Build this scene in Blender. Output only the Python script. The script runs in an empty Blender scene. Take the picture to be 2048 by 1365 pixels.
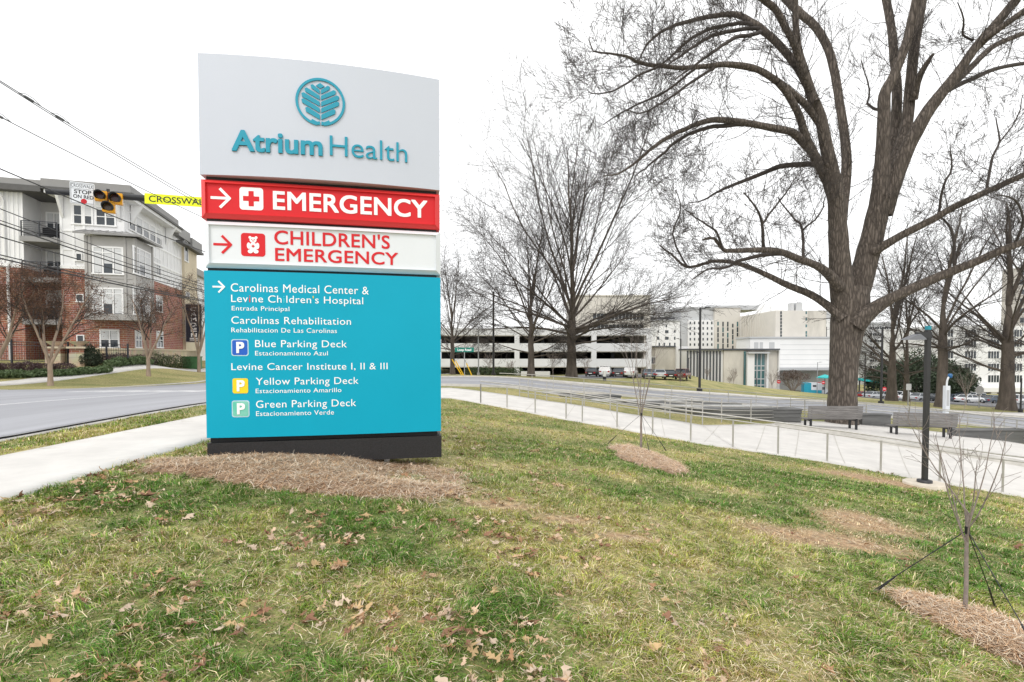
import bpy, math, random
import numpy as np
from mathutils import Vector, Matrix

# ------------------------------------------------------------------ camera, sky, sun, exposure
scene = bpy.context.scene
FPX, CX, CY, PITCH = 1000.0, 1024.0, 738.0, math.radians(1.6)
cam_d = bpy.data.cameras.new('camera')
cam_d.sensor_width = 36.0
cam_d.lens = 36.0 * FPX / 2048.0
cam_d.shift_y = (CY - 682.5) / 2048.0
cam_d.clip_start = 0.05
cam_d.clip_end = 3000.0
cam = bpy.data.objects.new('camera', cam_d)
scene.collection.objects.link(cam)
cam.rotation_euler = (math.pi / 2 - PITCH, 0, 0)
scene.camera = cam

SUN_EL, SUN_AZ = math.radians(48), math.radians(205)      # azimuth clockwise from +Y
world = bpy.data.worlds.new('World')
scene.world = world
world.use_nodes = True
wn, wl = world.node_tree.nodes, world.node_tree.links
wn.clear()
w_out = wn.new('ShaderNodeOutputWorld')
w_bg = wn.new('ShaderNodeBackground')
w_bg.inputs['Strength'].default_value = 0.1
w_sky = wn.new('ShaderNodeTexSky')
w_sky.sky_type = 'NISHITA'
w_sky.sun_disc = False
w_sky.sun_elevation = SUN_EL
w_sky.sun_rotation = SUN_AZ
w_mix = wn.new('ShaderNodeMixRGB')                        # closed overcast over the clear sky
w_mix.inputs['Fac'].default_value = 0.93
w_cl = wn.new('ShaderNodeTexNoise')                       # faint unevenness of the cloud sheet
w_cl.inputs['Scale'].default_value = 1.6
w_cl.inputs['Detail'].default_value = 4.0
w_tc = wn.new('ShaderNodeTexCoord')
w_rmp = wn.new('ShaderNodeMapRange')
w_rmp.inputs['To Min'].default_value = 12.3
w_rmp.inputs['To Max'].default_value = 13.8
w_hue = wn.new('ShaderNodeCombineColor')
wl.new(w_tc.outputs['Generated'], w_cl.inputs['Vector'])
wl.new(w_cl.outputs['Fac'], w_rmp.inputs['Value'])
for k in ('Red', 'Green', 'Blue'):
    wl.new(w_rmp.outputs['Result'], w_hue.inputs[k])
wl.new(w_sky.outputs['Color'], w_mix.inputs['Color1'])
wl.new(w_hue.outputs['Color'], w_mix.inputs['Color2'])
wl.new(w_mix.outputs['Color'], w_bg.inputs['Color'])
wl.new(w_bg.outputs['Background'], w_out.inputs['Surface'])

sun_d = bpy.data.lights.new('sun', 'SUN')
sun_d.energy = 1.1
sun_d.angle = math.radians(18)
sun_d.color = (1.0, 0.96, 0.9)
sun = bpy.data.objects.new('sun', sun_d)
scene.collection.objects.link(sun)
_sd = Vector((math.sin(SUN_AZ) * math.cos(SUN_EL), math.cos(SUN_AZ) * math.cos(SUN_EL), math.sin(SUN_EL)))
sun.rotation_euler = _sd.to_track_quat('Z', 'Y').to_euler()
vs = scene.view_settings
vs.view_transform = 'Standard'
vs.look = 'None'
vs.exposure = 0.18
vs.gamma = 1.0
vs.use_curve_mapping = False
scene.cycles.use_denoising = True
scene.cycles.max_bounces = 6

# ------------------------------------------------------------------ helpers
C = scene.collection.objects
RNG = random.Random(7)
NR = np.random.default_rng(11)


def ray(px, py):
    u, v = (px - CX) / FPX, -(py - CY) / FPX
    return np.array((u, math.cos(PITCH) + v * math.sin(PITCH), -math.sin(PITCH) + v * math.cos(PITCH)))


def at(px, py, Y):
    d = ray(px, py)
    return d * (Y / d[1])


def srgb(r, g, b):
    def f(c):
        c /= 255.0
        return c / 12.92 if c <= 0.04045 else ((c + 0.055) / 1.055) ** 2.4
    return (f(r), f(g), f(b), 1.0)


MATS = {}


def mat(name, col, rough=0.7, metal=0.0, var=0.12, scale=3.0, bump=0.0, bscale=None, stretch=None, spec=None, attr=None, col2=None, coat=0.0):
    """Principled surface with noise-driven variation of its own colour and an optional bump."""
    if name in MATS:
        return MATS[name]
    m = bpy.data.materials.new(name)
    m.use_nodes = True
    n, l = m.node_tree.nodes, m.node_tree.links
    b = n['Principled BSDF']
    b.inputs['Roughness'].default_value = rough
    b.inputs['Metallic'].default_value = metal
    if spec is not None:
        b.inputs['Specular IOR Level'].default_value = spec
    if coat:
        b.inputs['Coat Weight'].default_value = coat
        b.inputs['Coat Roughness'].default_value = 0.1
    tc = n.new('ShaderNodeTexCoord')
    mp = n.new('ShaderNodeMapping')
    l.new(tc.outputs['Object'], mp.inputs['Vector'])
    if stretch:
        mp.inputs['Scale'].default_value = stretch
    nz = n.new('ShaderNodeTexNoise')
    nz.inputs['Scale'].default_value = scale
    nz.inputs['Detail'].default_value = 6.0
    nz.inputs['Roughness'].default_value = 0.65
    l.new(mp.outputs['Vector'], nz.inputs['Vector'])
    mx = n.new('ShaderNodeMixRGB')
    if attr:
        at_ = n.new('ShaderNodeAttribute')
        at_.attribute_name = attr
        l.new(at_.outputs['Color'], b.inputs['Base Color'])
    else:
        lo = [max(0.0, c * (1 - var)) for c in col[:3]] + [1]
        hi = [min(1.0, c * (1 + var)) for c in col[:3]] + [1]
        if col2:
            hi = list(col2)
        mx.inputs['Color1'].default_value = lo
        mx.inputs['Color2'].default_value = hi
        rp = n.new('ShaderNodeMapRange')
        rp.inputs['From Min'].default_value = 0.32
        rp.inputs['From Max'].default_value = 0.68
        l.new(nz.outputs['Fac'], rp.inputs['Value'])
        l.new(rp.outputs['Result'], mx.inputs['Fac'])
        l.new(mx.outputs['Color'], b.inputs['Base Color'])
    if bump:
        bz = n.new('ShaderNodeTexNoise')
        bz.inputs['Scale'].default_value = bscale or scale * 4
        bz.inputs['Detail'].default_value = 8.0
        l.new(mp.outputs['Vector'], bz.inputs['Vector'])
        bp = n.new('ShaderNodeBump')
        bp.inputs['Strength'].default_value = bump
        bp.inputs['Distance'].default_value = 0.05
        l.new(bz.outputs['Fac'], bp.inputs['Height'])
        l.new(bp.outputs['Normal'], b.inputs['Normal'])
    MATS[name] = m
    return m


def brick_mat(name, c1, c2, mortar, bw, bh, ms=0.012, rough=0.85):
    """Courses laid along the wall: x+y runs along any axis-aligned wall, z is height."""
    if name in MATS:
        return MATS[name]
    m = bpy.data.materials.new(name)
    m.use_nodes = True
    n, l = m.node_tree.nodes, m.node_tree.links
    b = n['Principled BSDF']
    b.inputs['Roughness'].default_value = rough
    tc = n.new('ShaderNodeTexCoord')
    sp = n.new('ShaderNodeSeparateXYZ')
    ad = n.new('ShaderNodeMath')
    cb = n.new('ShaderNodeCombineXYZ')
    l.new(tc.outputs['Object'], sp.inputs['Vector'])
    l.new(sp.outputs['X'], ad.inputs[0])
    l.new(sp.outputs['Y'], ad.inputs[1])
    l.new(ad.outputs['Value'], cb.inputs['X'])
    l.new(sp.outputs['Z'], cb.inputs['Y'])
    br = n.new('ShaderNodeTexBrick')
    br.inputs['Color1'].default_value = c1
    br.inputs['Color2'].default_value = c2
    br.inputs['Mortar'].default_value = mortar
    br.inputs['Scale'].default_value = 1.0
    br.inputs['Brick Width'].default_value = bw
    br.inputs['Row Height'].default_value = bh
    br.inputs['Mortar Size'].default_value = ms
    l.new(cb.outputs['Vector'], br.inputs['Vector'])
    nz = n.new('ShaderNodeTexNoise')
    nz.inputs['Scale'].default_value = 1.7
    nz.inputs['Detail'].default_value = 5
    l.new(tc.outputs['Object'], nz.inputs['Vector'])
    mx = n.new('ShaderNodeMixRGB')
    mx.blend_type = 'MULTIPLY'
    mx.inputs['Fac'].default_value = 0.5
    l.new(br.outputs['Color'], mx.inputs['Color1'])
    l.new(nz.outputs['Color'], mx.inputs['Color2'])
    hs = n.new('ShaderNodeHueSaturation')
    hs.inputs['Value'].default_value = 1.35
    l.new(mx.outputs['Color'], hs.inputs['Color'])
    l.new(hs.outputs['Color'], b.inputs['Base Color'])
    bp = n.new('ShaderNodeBump')
    bp.inputs['Strength'].default_value = 0.4
    bp.inputs['Distance'].default_value = 0.01
    l.new(br.outputs['Fac'], bp.inputs['Height'])
    bp.invert = True
    l.new(bp.outputs['Normal'], b.inputs['Normal'])
    MATS[name] = m
    return m


def np_mesh(name, V, quads=None, tris=None, smooth=False, cols=None):
    me = bpy.data.meshes.new(name)
    V = np.asarray(V, dtype=np.float32).reshape(-1, 3)
    parts, starts, off = [], [], 0
    for arr, k in ((quads, 4), (tris, 3)):
        if arr is not None and len(arr):
            a = np.asarray(arr, dtype=np.int32).reshape(-1, k)
            parts.append(a.ravel())
            starts.append(np.arange(len(a), dtype=np.int32) * k + off)
            off += a.size
    loops = np.concatenate(parts)
    st = np.concatenate(starts)
    me.vertices.add(len(V))
    me.vertices.foreach_set('co', V.ravel())
    me.loops.add(len(loops))
    me.loops.foreach_set('vertex_index', loops)
    me.polygons.add(len(st))
    me.polygons.foreach_set('loop_start', st)
    if smooth:
        me.polygons.foreach_set('use_smooth', np.ones(len(st), dtype=bool))
    if cols is not None:
        ca = me.color_attributes.new('Col', 'FLOAT_COLOR', 'POINT')
        cc = np.ones((len(V), 4), dtype=np.float32)
        cc[:, :3] = cols
        ca.data.foreach_set('color', cc.ravel())
    me.update(calc_edges=True)
    me.validate()
    return me


def link(name, me, m=None, parent=None):
    o = bpy.data.objects.new(name, me)
    C.link(o)
    if m is not None:
        me.materials.clear()
        me.materials.append(m)
    if parent is not None:
        o.parent = parent
    return o


def tag(o, label=None, cat=None, group=None, kind=None):
    if label:
        o['label'] = label
    if cat:
        o['category'] = cat
    if group:
        o['group'] = group
    if kind:
        o['kind'] = kind
    return o


def thing(name, loc, label, cat, group=None, rz=0.0):
    o = bpy.data.objects.new(name, None)
    C.link(o)
    o.location = loc
    o.rotation_euler = (0, 0, rz)
    o.empty_display_size = 0.3
    return tag(o, label, cat, group)


class MB:
    """Collects shapes that become ONE mesh."""

    def __init__(self):
        self.v, self.f, self.sm = [], [], []

    def add(self, verts, faces, smooth=False):
        n = len(self.v)
        self.v += [tuple(map(float, p)) for p in verts]
        self.f += [tuple(i + n for i in f) for f in faces]
        self.sm += [smooth] * len(faces)
        return self

    def box(self, x0, x1, y0, y1, z0, z1):
        x0, x1 = min(x0, x1), max(x0, x1)
        y0, y1 = min(y0, y1), max(y0, y1)
        z0, z1 = min(z0, z1), max(z0, z1)
        v = [(x0, y0, z0), (x1, y0, z0), (x1, y1, z0), (x0, y1, z0), (x0, y0, z1), (x1, y0, z1), (x1, y1, z1), (x0, y1, z1)]
        return self.add(v, [(0, 3, 2, 1), (4, 5, 6, 7), (0, 1, 5, 4), (1, 2, 6, 5), (2, 3, 7, 6), (3, 0, 4, 7)])

    def bar(self, a, b, w, h):
        """Rectangular bar from a to b, w wide (horizontal), h high."""
        a, b = Vector(a), Vector(b)
        d = (b - a).normalized()
        s = d.cross(Vector((0, 0, 1)))
        s = s.normalized() if s.length > 1e-4 else Vector((1, 0, 0))
        u = s.cross(d).normalized()
        v = []
        for p in (a, b):
            for i, j in ((-1, -1), (1, -1), (1, 1), (-1, 1)):
                v.append(p + s * (i * w / 2) + u * (j * h / 2))
        return self.add(v, [(0, 1, 2, 3), (7, 6, 5, 4), (0, 4, 5, 1), (1, 5, 6, 2), (2, 6, 7, 3), (3, 7, 4, 0)])

    def tube(self, pts, rad, n=8, cap=True):
        P = [Vector(p) for p in pts]
        if not hasattr(rad, '__len__'):
            rad = [rad] * len(P)
        vs, fs = [], []
        ref = None
        for i, p in enumerate(P):
            d = (P[min(i + 1, len(P) - 1)] - P[max(i - 1, 0)]).normalized()
            if ref is None:
                ref = d.orthogonal().normalized()
            s = (ref - d * ref.dot(d))
            s = s.normalized() if s.length > 1e-5 else d.orthogonal().normalized()
            ref = s
            u = d.cross(s)
            for k in range(n):
                a = 2 * math.pi * k / n
                vs.append(p + (s * math.cos(a) + u * math.sin(a)) * rad[i])
        for i in range(len(P) - 1):
            for k in range(n):
                fs.append((i * n + k, i * n + (k + 1) % n, (i + 1) * n + (k + 1) % n, (i + 1) * n + k))
        self.add(vs, fs, True)
        if cap:
            self.add([vs[k] for k in range(n)], [tuple(range(n - 1, -1, -1))])
            self.add([vs[-n + k] for k in range(n)], [tuple(range(n))])
        return self

    def cyl(self, c, r, h, n=20, r2=None):
        return self.tube([c, (c[0], c[1], c[2] + h)], [r, r if r2 is None else r2], n)

    def prism(self, poly, f0, f1):
        """poly: 2-D outline; f0/f1 map (a,b) to 3-D for the two faces."""
        n = len(poly)
        v = [f0(a, b) for a, b in poly] + [f1(a, b) for a, b in poly]
        fs = [tuple(range(n)), tuple(range(2 * n - 1, n - 1, -1))]
        fs += [(i, i + n, (i + 1) % n + n, (i + 1) % n) for i in range(n)]
        return self.add(v, fs)

    def build(self, name, m, parent=None, loc=None):
        me = bpy.data.meshes.new(name)
        me.from_pydata(self.v, [], self.f)
        me.polygons.foreach_set('use_smooth', self.sm)
        me.update()
        o = link(name, me, m, parent)
        if loc is not None:
            o.location = loc
        return o


def tube_batch(lines, sides):
    """Many tapered polylines -> one vertex/quad array."""
    groups = {}
    for pts, rad in lines:
        groups.setdefault(len(pts), []).append((pts, rad))
    Vs, Fs, off = [], [], 0
    for n, ls in groups.items():
        P = np.array([l[0] for l in ls], dtype=float)
        R = np.array([l[1] for l in ls], dtype=float)
        T = np.empty_like(P)
        T[:, 1:-1] = P[:, 2:] - P[:, :-2]
        T[:, 0] = P[:, 1] - P[:, 0]
        T[:, -1] = P[:, -1] - P[:, -2]
        T /= np.linalg.norm(T, axis=2, keepdims=True) + 1e-9
        D = P[:, -1] - P[:, 0]
        D /= np.linalg.norm(D, axis=1, keepdims=True) + 1e-9
        ref = np.where(np.abs(D[:, 2:3]) < 0.8, np.array([[0, 0, 1.0]]), np.array([[1.0, 0, 0]]))[:, None, :]
        S = np.cross(T, np.broadcast_to(ref, T.shape))
        S /= np.linalg.norm(S, axis=2, keepdims=True) + 1e-9
        U = np.cross(T, S)
        a = np.arange(sides) * 2 * math.pi / sides
        ring = P[:, :, None, :] + R[:, :, None, None] * (S[:, :, None, :] * np.cos(a)[None, None, :, None] + U[:, :, None, :] * np.sin(a)[None, None, :, None])
        B = len(ls)
        Vs.append(ring.reshape(-1, 3))
        idx = np.arange(B * n * sides).reshape(B, n, sides) + off
        nx = np.roll(idx, -1, axis=2)
        q = np.stack([idx[:, :-1], nx[:, :-1], nx[:, 1:], idx[:, 1:]], axis=-1)
        Fs.append(q.reshape(-1, 4))
        off += B * n * sides
    return np.concatenate(Vs), np.concatenate(Fs)


def tubes_obj(name, sets, m, parent=None):
    """sets: list of (lines, sides)."""
    Vs, Fs, off = [], [], 0
    for lines, sides in sets:
        if not lines:
            continue
        v, f = tube_batch(lines, sides)
        Vs.append(v)
        Fs.append(f + off)
        off += len(v)
    return link(name, np_mesh(name, np.concatenate(Vs), quads=np.concatenate(Fs), smooth=True), m, parent)


def _hash(ix, iy, s):
    h = np.sin(ix * 127.1 + iy * 311.7 + s * 74.7) * 43758.5453
    return h - np.floor(h)


def vnoise(x, y, s=0):
    ix, iy = np.floor(x), np.floor(y)
    fx, fy = x - ix, y - iy
    fx, fy = fx * fx * (3 - 2 * fx), fy * fy * (3 - 2 * fy)
    a, b = _hash(ix, iy, s), _hash(ix + 1, iy, s)
    c, d = _hash(ix, iy + 1, s), _hash(ix + 1, iy + 1, s)
    return (a * (1 - fx) + b * fx) * (1 - fy) + (c * (1 - fx) + d * fx) * fy


def fbm(x, y, s=0, o=4):
    t, a, n = 0.0, 0.5, 0.0
    for k in range(o):
        t = t + a * vnoise(x * 2 ** k, y * 2 ** k, s + k)
        n += a
        a *= 0.5
    return t / n


# ------------------------------------------------------------------ terrain
def railY(u):
    return 18.5 / (1 + 0.5486 * u)


CTRL = [(-4.7, 4.6, -1.36), (-4.75, 7.7, -1.35), (-6.8, 8.9, -1.37), (-8.45, 8.3, -1.42), (-8.45, 2, -1.4), (-4.7, 0, -1.36), (-4.7, -6, -1.36),
        (-8.45, -6, -1.4), (-3, 3, -1.46), (0, 0, -1.6), (0, 5, -1.70), (1.0, 9, -1.88), (3.5, 4, -2.10), (3.2, 1, -2.02), (7, 3, -2.5), (7, 8, -2.6), (14, 4, -3.4),
        (-1.9, 7.2, -1.58), (-3.2, 6.7, -1.43), (-4.0, 6.2, -1.40),
        (-60, 60, 0.2), (-60, 20, -0.8), (-60, 0, -1.0), (0, 260, -6), (120, 260, -10), (220, 110, -11), (150, 20, -9), (60, 0, -6.5), (-100, 260, 0),
        (30, 2, -4.8), (0, -30, -1.6), (60, 32, -6.6), (90, 35, -8.2), (-15, 60, -1.9), (-45, 45, -0.2)]


def _cp(px, py, Y):
    CTRL.append(tuple(at(px, py, Y)))


for _p, _q in ((964, 809), (1119, 838), (1315, 873), (1470, 899), (1656, 926), (1762, 945), (2006, 987), (2160, 1020)):
    _cp(_p, _q, railY((_p - CX) / FPX))
for t in ((1036, 794, 24.3), (1132, 808, 22.3), (1226, 823, 21.2), (1329, 838, 20.3), (1404, 851, 19.7), (1665, 862, 20.5), (1850, 879, 19.2), (2048, 900, 18.0),
          (1000, 775, 28), (1300, 797, 31), (1750, 833, 33.5), (2048, 862, 31), (1000, 757, 37), (1300, 783, 37.5), (1750, 812, 39), (2048, 838, 37),
          (1143, 756, 48), (905, 750, 60), (1200, 754, 84), (1390, 761, 82), (1100, 753, 97), (880, 750, 95), (1380, 750, 108), (1440, 773, 107), (1550, 784, 104),
          (1640, 795, 106), (1720, 798, 92), (1900, 806, 88), (2048, 812, 80), (2013, 818, 43), (1783, 802, 50), (1883, 815, 44), (1470, 786, 56), (1340, 770, 64), (1600, 799, 60),
          (405, 810, 13.5), (0, 783, 20.5), (405, 767, 33.9), (200, 776, 26.5), (0, 765, 27), (395, 745, 41), (100, 728, 33.5), (255, 724, 36.3), (385, 723, 50), (20, 728, 32)):
    _cp(*t)
CTRL = np.array(CTRL)


def _kern(r):
    return r ** 1.5


def _solve():
    n = len(CTRL)
    P = CTRL[:, :2]
    K = _kern(np.linalg.norm(P[:, None] - P[None], axis=2)) - 0.15 * np.eye(n)
    A = np.zeros((n + 3, n + 3))
    A[:n, :n] = K
    A[:n, n] = 1
    A[:n, n + 1:] = P
    A[n, :n] = 1
    A[n + 1:, :n] = P.T
    return np.linalg.solve(A, np.concatenate([CTRL[:, 2], np.zeros(3)]))


_W = _solve()
ROAD_X0, ROAD_X1 = -21.4, -8.45


def H0(x, y):
    x, y = np.atleast_1d(np.asarray(x, float)), np.atleast_1d(np.asarray(y, float))
    q = np.stack([x.ravel(), y.ravel()], 1)
    out = np.empty(len(q))
    for i in range(0, len(q), 20000):
        r = np.linalg.norm(q[i:i + 20000, None] - CTRL[None, :, :2], axis=2)
        out[i:i + 20000] = _kern(r) @ _W[:-3] + _W[-3] + q[i:i + 20000] @ _W[-2:]
    return out.reshape(x.shape)


def Hn(x, y):
    """Ground height: the fitted slope with the street sunk a kerb's height below the verges."""
    x, y = np.atleast_1d(np.asarray(x, float)), np.atleast_1d(np.asarray(y, float))
    z = H0(x, y)
    m = np.clip((ROAD_X1 - x) / 0.1, 0, 1) * np.clip((x - ROAD_X0) / 0.3, 0, 1)
    return z - 0.13 * m


def H(x, y):
    return float(Hn(x, y)[0])


def gp(px, py, y0=1.5, y1=160.0):
    """Where the view line through a photo point meets the ground."""
    d = ray(px, py)
    Y = np.concatenate([np.arange(y0, 40, 0.1), np.arange(40, y1, 0.5)])
    X, Z = d[0] / d[1] * Y, d[2] / d[1] * Y
    below = np.nonzero(Z < H0(X, Y))[0]
    i = below[0] if len(below) else len(Y) - 1
    lo, hi = (Y[i - 1] if i else Y[0]), Y[i]
    for _ in range(20):
        m = 0.5 * (lo + hi)
        if d[2] / d[1] * m < H0(d[0] / d[1] * m, m)[0]:
            hi = m
        else:
            lo = m
    return np.array((d[0] / d[1] * hi, hi, float(H0(d[0] / d[1] * hi, hi)[0])))


# patches of bare straw-coloured ground and of lusher grass on the slope (x, y, rx, ry, angle)
def _patch(px, py, rx, ry):
    g = gp(px, py)
    return (g[0], g[1], rx, ry)


BARE = [_patch(1725, 1045, 0.8, 0.75), _patch(1650, 1078, 1.0, 0.45), _patch(1780, 965, 0.9, 0.55), _patch(1000, 1010, 0.5, 0.22), _patch(1130, 1040, 0.45, 0.16), _patch(1250, 1075, 0.4, 0.14), _patch(1700, 950, 0.8, 0.5),
        _patch(900, 985, 0.35, 0.22)]
LUSH = [_patch(1500, 955, 3.2, 1.5), _patch(1850, 1100, 1.6, 0.8), _patch(1980, 1060, 1.6, 1.0), _patch(1770, 1115, 0.75, 0.3), _patch(1350, 940, 2.0, 1.1), _patch(1230, 900, 1.6, 0.9), _patch(520, 1000, 1.2, 0.35), _patch(250, 990, 0.9, 0.4), _patch(720, 1045, 1.0, 0.45), _patch(1440, 1000, 1.8, 0.8), _patch(1990, 1180, 0.7, 0.45), _patch(800, 1110, 0.5, 0.25), _patch(560, 1330, 0.3, 0.16)]


def field(x, y):
    """(dry 0..1, bare 0..1) of the lawn."""
    dry = fbm(x * 0.9, y * 0.9, 3, 5)
    dry = np.clip((dry - 0.3) / 0.4, 0, 1)
    # mown streaks falling down the slope
    dry = 0.7 * dry + 0.3 * np.clip((fbm(x * 0.5 + y * 1.3, x * 1.6 - y * 0.25, 9, 3) - 0.35) / 0.3, 0, 1)
    w = 1.0 + 0.5 * (fbm(x * 2.2, y * 2.2, 21, 3) - 0.5) * 2
    lush = np.zeros_like(x)
    for cx, cy, rx, ry in LUSH:
        lush = np.maximum(lush, np.clip(1.35 - np.sqrt(((x - cx) / rx) ** 2 + ((y - cy) / ry) ** 2) / w, 0, 1))
    dry = np.clip(dry - 0.75 * lush, 0, 1)
    bare = np.zeros_like(x)
    for cx, cy, rx, ry in BARE:
        bare = np.maximum(bare, np.clip(1.6 * (1.15 - np.sqrt(((x - cx) / rx) ** 2 + ((y - cy) / ry) ** 2) / w), 0, 1))
    return dry, bare


def ground():
    xs = np.concatenate([np.arange(-300, -60, 20), np.arange(-60, -24, 2), np.arange(-24, -9, 0.75), np.arange(-9, 16, 0.2), np.arange(16, 40, 0.8), np.arange(40, 130, 4), np.arange(130, 420, 20)])
    xs = np.unique(np.concatenate([xs, [ROAD_X1, ROAD_X1 - 0.1, ROAD_X0, ROAD_X0 + 0.3]]))
    ys = np.concatenate([np.arange(-40, -2, 3), np.arange(-2, 24, 0.2), np.arange(24, 62, 0.8), np.arange(62, 140, 3), np.arange(140, 420, 20)])
    X, Y = np.meshgrid(xs, ys)
    Z = Hn(X, Y)
    near = np.clip(1 - np.hypot(X - 3, Y - 9) / 20, 0, 1)
    Z = Z + near * 0.05 * (fbm(X * 1.1, Y * 1.1, 5, 4) - 0.5) * (X > -4.4)
    far = np.hypot(X, Y) > 300
    Z = np.where(far, np.minimum(Z, -3), Z)
    Z = np.clip(Z, -16, 6)
    ny, nx = X.shape
    idx = np.arange(nx * ny).reshape(ny, nx)
    q = np.stack([idx[:-1, :-1], idx[:-1, 1:], idx[1:, 1:], idx[1:, :-1]], -1).reshape(-1, 4)
    dry, bare = field(X.ravel(), Y.ravel())
    n2 = fbm(X.ravel() * 6, Y.ravel() * 6, 2, 3)
    g = np.array([0.14, 0.175, 0.042])
    t = np.array([0.44, 0.37, 0.165])
    e = np.array([0.42, 0.28, 0.165])
    k = np.clip(0.15 + 0.75 * dry + 0.5 * (n2 - 0.5), 0, 1)[:, None]
    c = g * (1 - k) + t * k
    c = c * (1 - bare[:, None]) + e * bare[:, None]
    me = np_mesh('ground', np.stack([X, Y, Z], -1).reshape(-1, 3), quads=q, smooth=True, cols=c)
    m = mat('lawn soil', (0, 0, 0, 1), 0.95, attr='Col', bump=0.6, bscale=40)
    # fine mottling on top of the large-scale colour
    nt, ln = m.node_tree.nodes, m.node_tree.links
    b = nt['Principled BSDF']
    a = [x for x in nt if x.type == 'ATTRIBUTE'][0]
    nz = nt.new('ShaderNodeTexNoise')
    nz.inputs['Scale'].default_value = 14
    nz.inputs['Detail'].default_value = 8
    tc = [x for x in nt if x.type == 'TEX_COORD'][0]
    ln.new(tc.outputs['Object'], nz.inputs['Vector'])
    mr = nt.new('ShaderNodeMapRange')
    mr.inputs['From Min'].default_value = 0.3
    mr.inputs['From Max'].default_value = 0.7
    mr.inputs['To Min'].default_value = 0.5
    mr.inputs['To Max'].default_value = 1.35
    ln.new(nz.outputs['Fac'], mr.inputs['Value'])
    mx = nt.new('ShaderNodeMixRGB')
    mx.blend_type = 'MULTIPLY'
    mx.inputs['Fac'].default_value = 1
    ln.new(a.outputs['Color'], mx.inputs['Color1'])
    ln.new(mr.outputs['Result'], mx.inputs['Color2'])
    ln.new(mx.outputs['Color'], b.inputs['Base Color'])
    o = link('ground', me, m)
    tag(o, kind='structure')


ground()


def resample(pl, step):
    pl = np.asarray(pl, float)[:, :2]
    d = np.concatenate([[0], np.cumsum(np.linalg.norm(np.diff(pl, axis=0), axis=1))])
    s = np.linspace(0, d[-1], max(2, int(d[-1] / step) + 1))
    return np.stack([np.interp(s, d, pl[:, 0]), np.interp(s, d, pl[:, 1])], 1)


def strip(name, left, right, m, lift=0.03, thick=0.25, n=60, w=8, kind='structure', hf=None):
    """Paving between two plan lines, draped on the ground with a real edge."""
    hf = hf or Hn
    def rs(pl, k):
        pl = np.asarray(pl, float)[:, :2]
        d = np.concatenate([[0], np.cumsum(np.linalg.norm(np.diff(pl, axis=0), axis=1))])
        s = np.linspace(0, d[-1], k)
        return np.stack([np.interp(s, d, pl[:, 0]), np.interp(s, d, pl[:, 1])], 1)
    L, R = rs(left, n), rs(right, n)
    t = np.linspace(0, 1, w)[None, :, None]
    G = L[:, None] * (1 - t) + R[:, None] * t
    Z = hf(G[..., 0], G[..., 1]) + lift
    V = np.concatenate([G, Z[..., None]], -1)
    Vb = V.copy()
    Vb[..., 2] -= thick
    idx = np.arange(n * w).reshape(n, w)
    q = [np.stack([idx[:-1, :-1], idx[:-1, 1:], idx[1:, 1:], idx[1:, :-1]], -1).reshape(-1, 4)]
    ring = np.concatenate([idx[0, :], idx[1:, -1], idx[-1, -2::-1], idx[-2:0:-1, 0]])
    r2 = np.roll(ring, -1)
    q.append(np.stack([ring, ring + n * w, r2 + n * w, r2], -1))
    o = link(name, np_mesh(name, np.concatenate([V.reshape(-1, 3), Vb.reshape(-1, 3)]), quads=np.concatenate(q)), m)
    if kind:
        tag(o, kind=kind)
    return o
# ------------------------------------------------------------------ paving, street, kerbs, markings
M_CONC = mat('pale concrete', (0.62, 0.60, 0.57, 1), 0.9, var=0.1, scale=1.3, bump=0.15, bscale=60)
M_CONC2 = mat('kerb concrete', (0.5, 0.48, 0.44, 1), 0.9, var=0.15, scale=2.5, bump=0.2, bscale=40)
M_ASPH = mat('worn asphalt', (0.33, 0.335, 0.36, 1), 0.85, var=0.14, scale=0.5, bump=0.2, bscale=90, stretch=(1.6, 0.12, 1))
M_ASPH2 = mat('loop road asphalt', (0.30, 0.305, 0.325, 1), 0.85, var=0.14, scale=0.5, bump=0.2, bscale=90, stretch=(0.12, 1.6, 1))
M_WHITE = mat('road paint white', (0.72, 0.72, 0.72, 1), 0.7, var=0.15, scale=4)
M_BLACK = mat('black metal', (0.018, 0.019, 0.022, 1), 0.4, var=0.2, scale=6)
M_STEEL = mat('brushed steel rail', (0.47, 0.455, 0.43, 1), 0.4, metal=0.4, var=0.1, scale=8)
M_GLASS = mat('window glass', (0.035, 0.045, 0.055, 1), 0.06, var=0.4, scale=0.4, spec=0.6)
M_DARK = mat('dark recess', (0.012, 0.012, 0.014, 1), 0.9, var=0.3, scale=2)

# near sidewalk beside the street
sw_l = [(-4.7, -8), (-4.7, 0), (-4.7, 4.6), (-4.78, 7.7), (-4.7, 11), (-4.3, 15), (-3.2, 19.2), (-2.6, 21)]
sw_r = [(-6.75, -8), (-6.75, 0), (-6.75, 6.6), (-6.95, 11.2), (-7.0, 15), (-7.0, 21), (-6.2, 24.6), (-4.2, 25.6)]
strip('sidewalk', sw_l, sw_r, M_CONC, 0.03, n=90)
# joints of the sidewalk are thin dark lines in the slab
jb = MB()
for yy in np.arange(1.0, 20, 1.52):
    a, b = (-4.74, yy), (-6.72, yy)
    za, zb = H(*a) + 0.034, H(*b) + 0.034
    jb.bar((a[0], a[1], za), (b[0], b[1], zb), 0.012, 0.002)
tag(jb.build('sidewalk_joints', M_CONC2), kind='structure')

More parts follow.
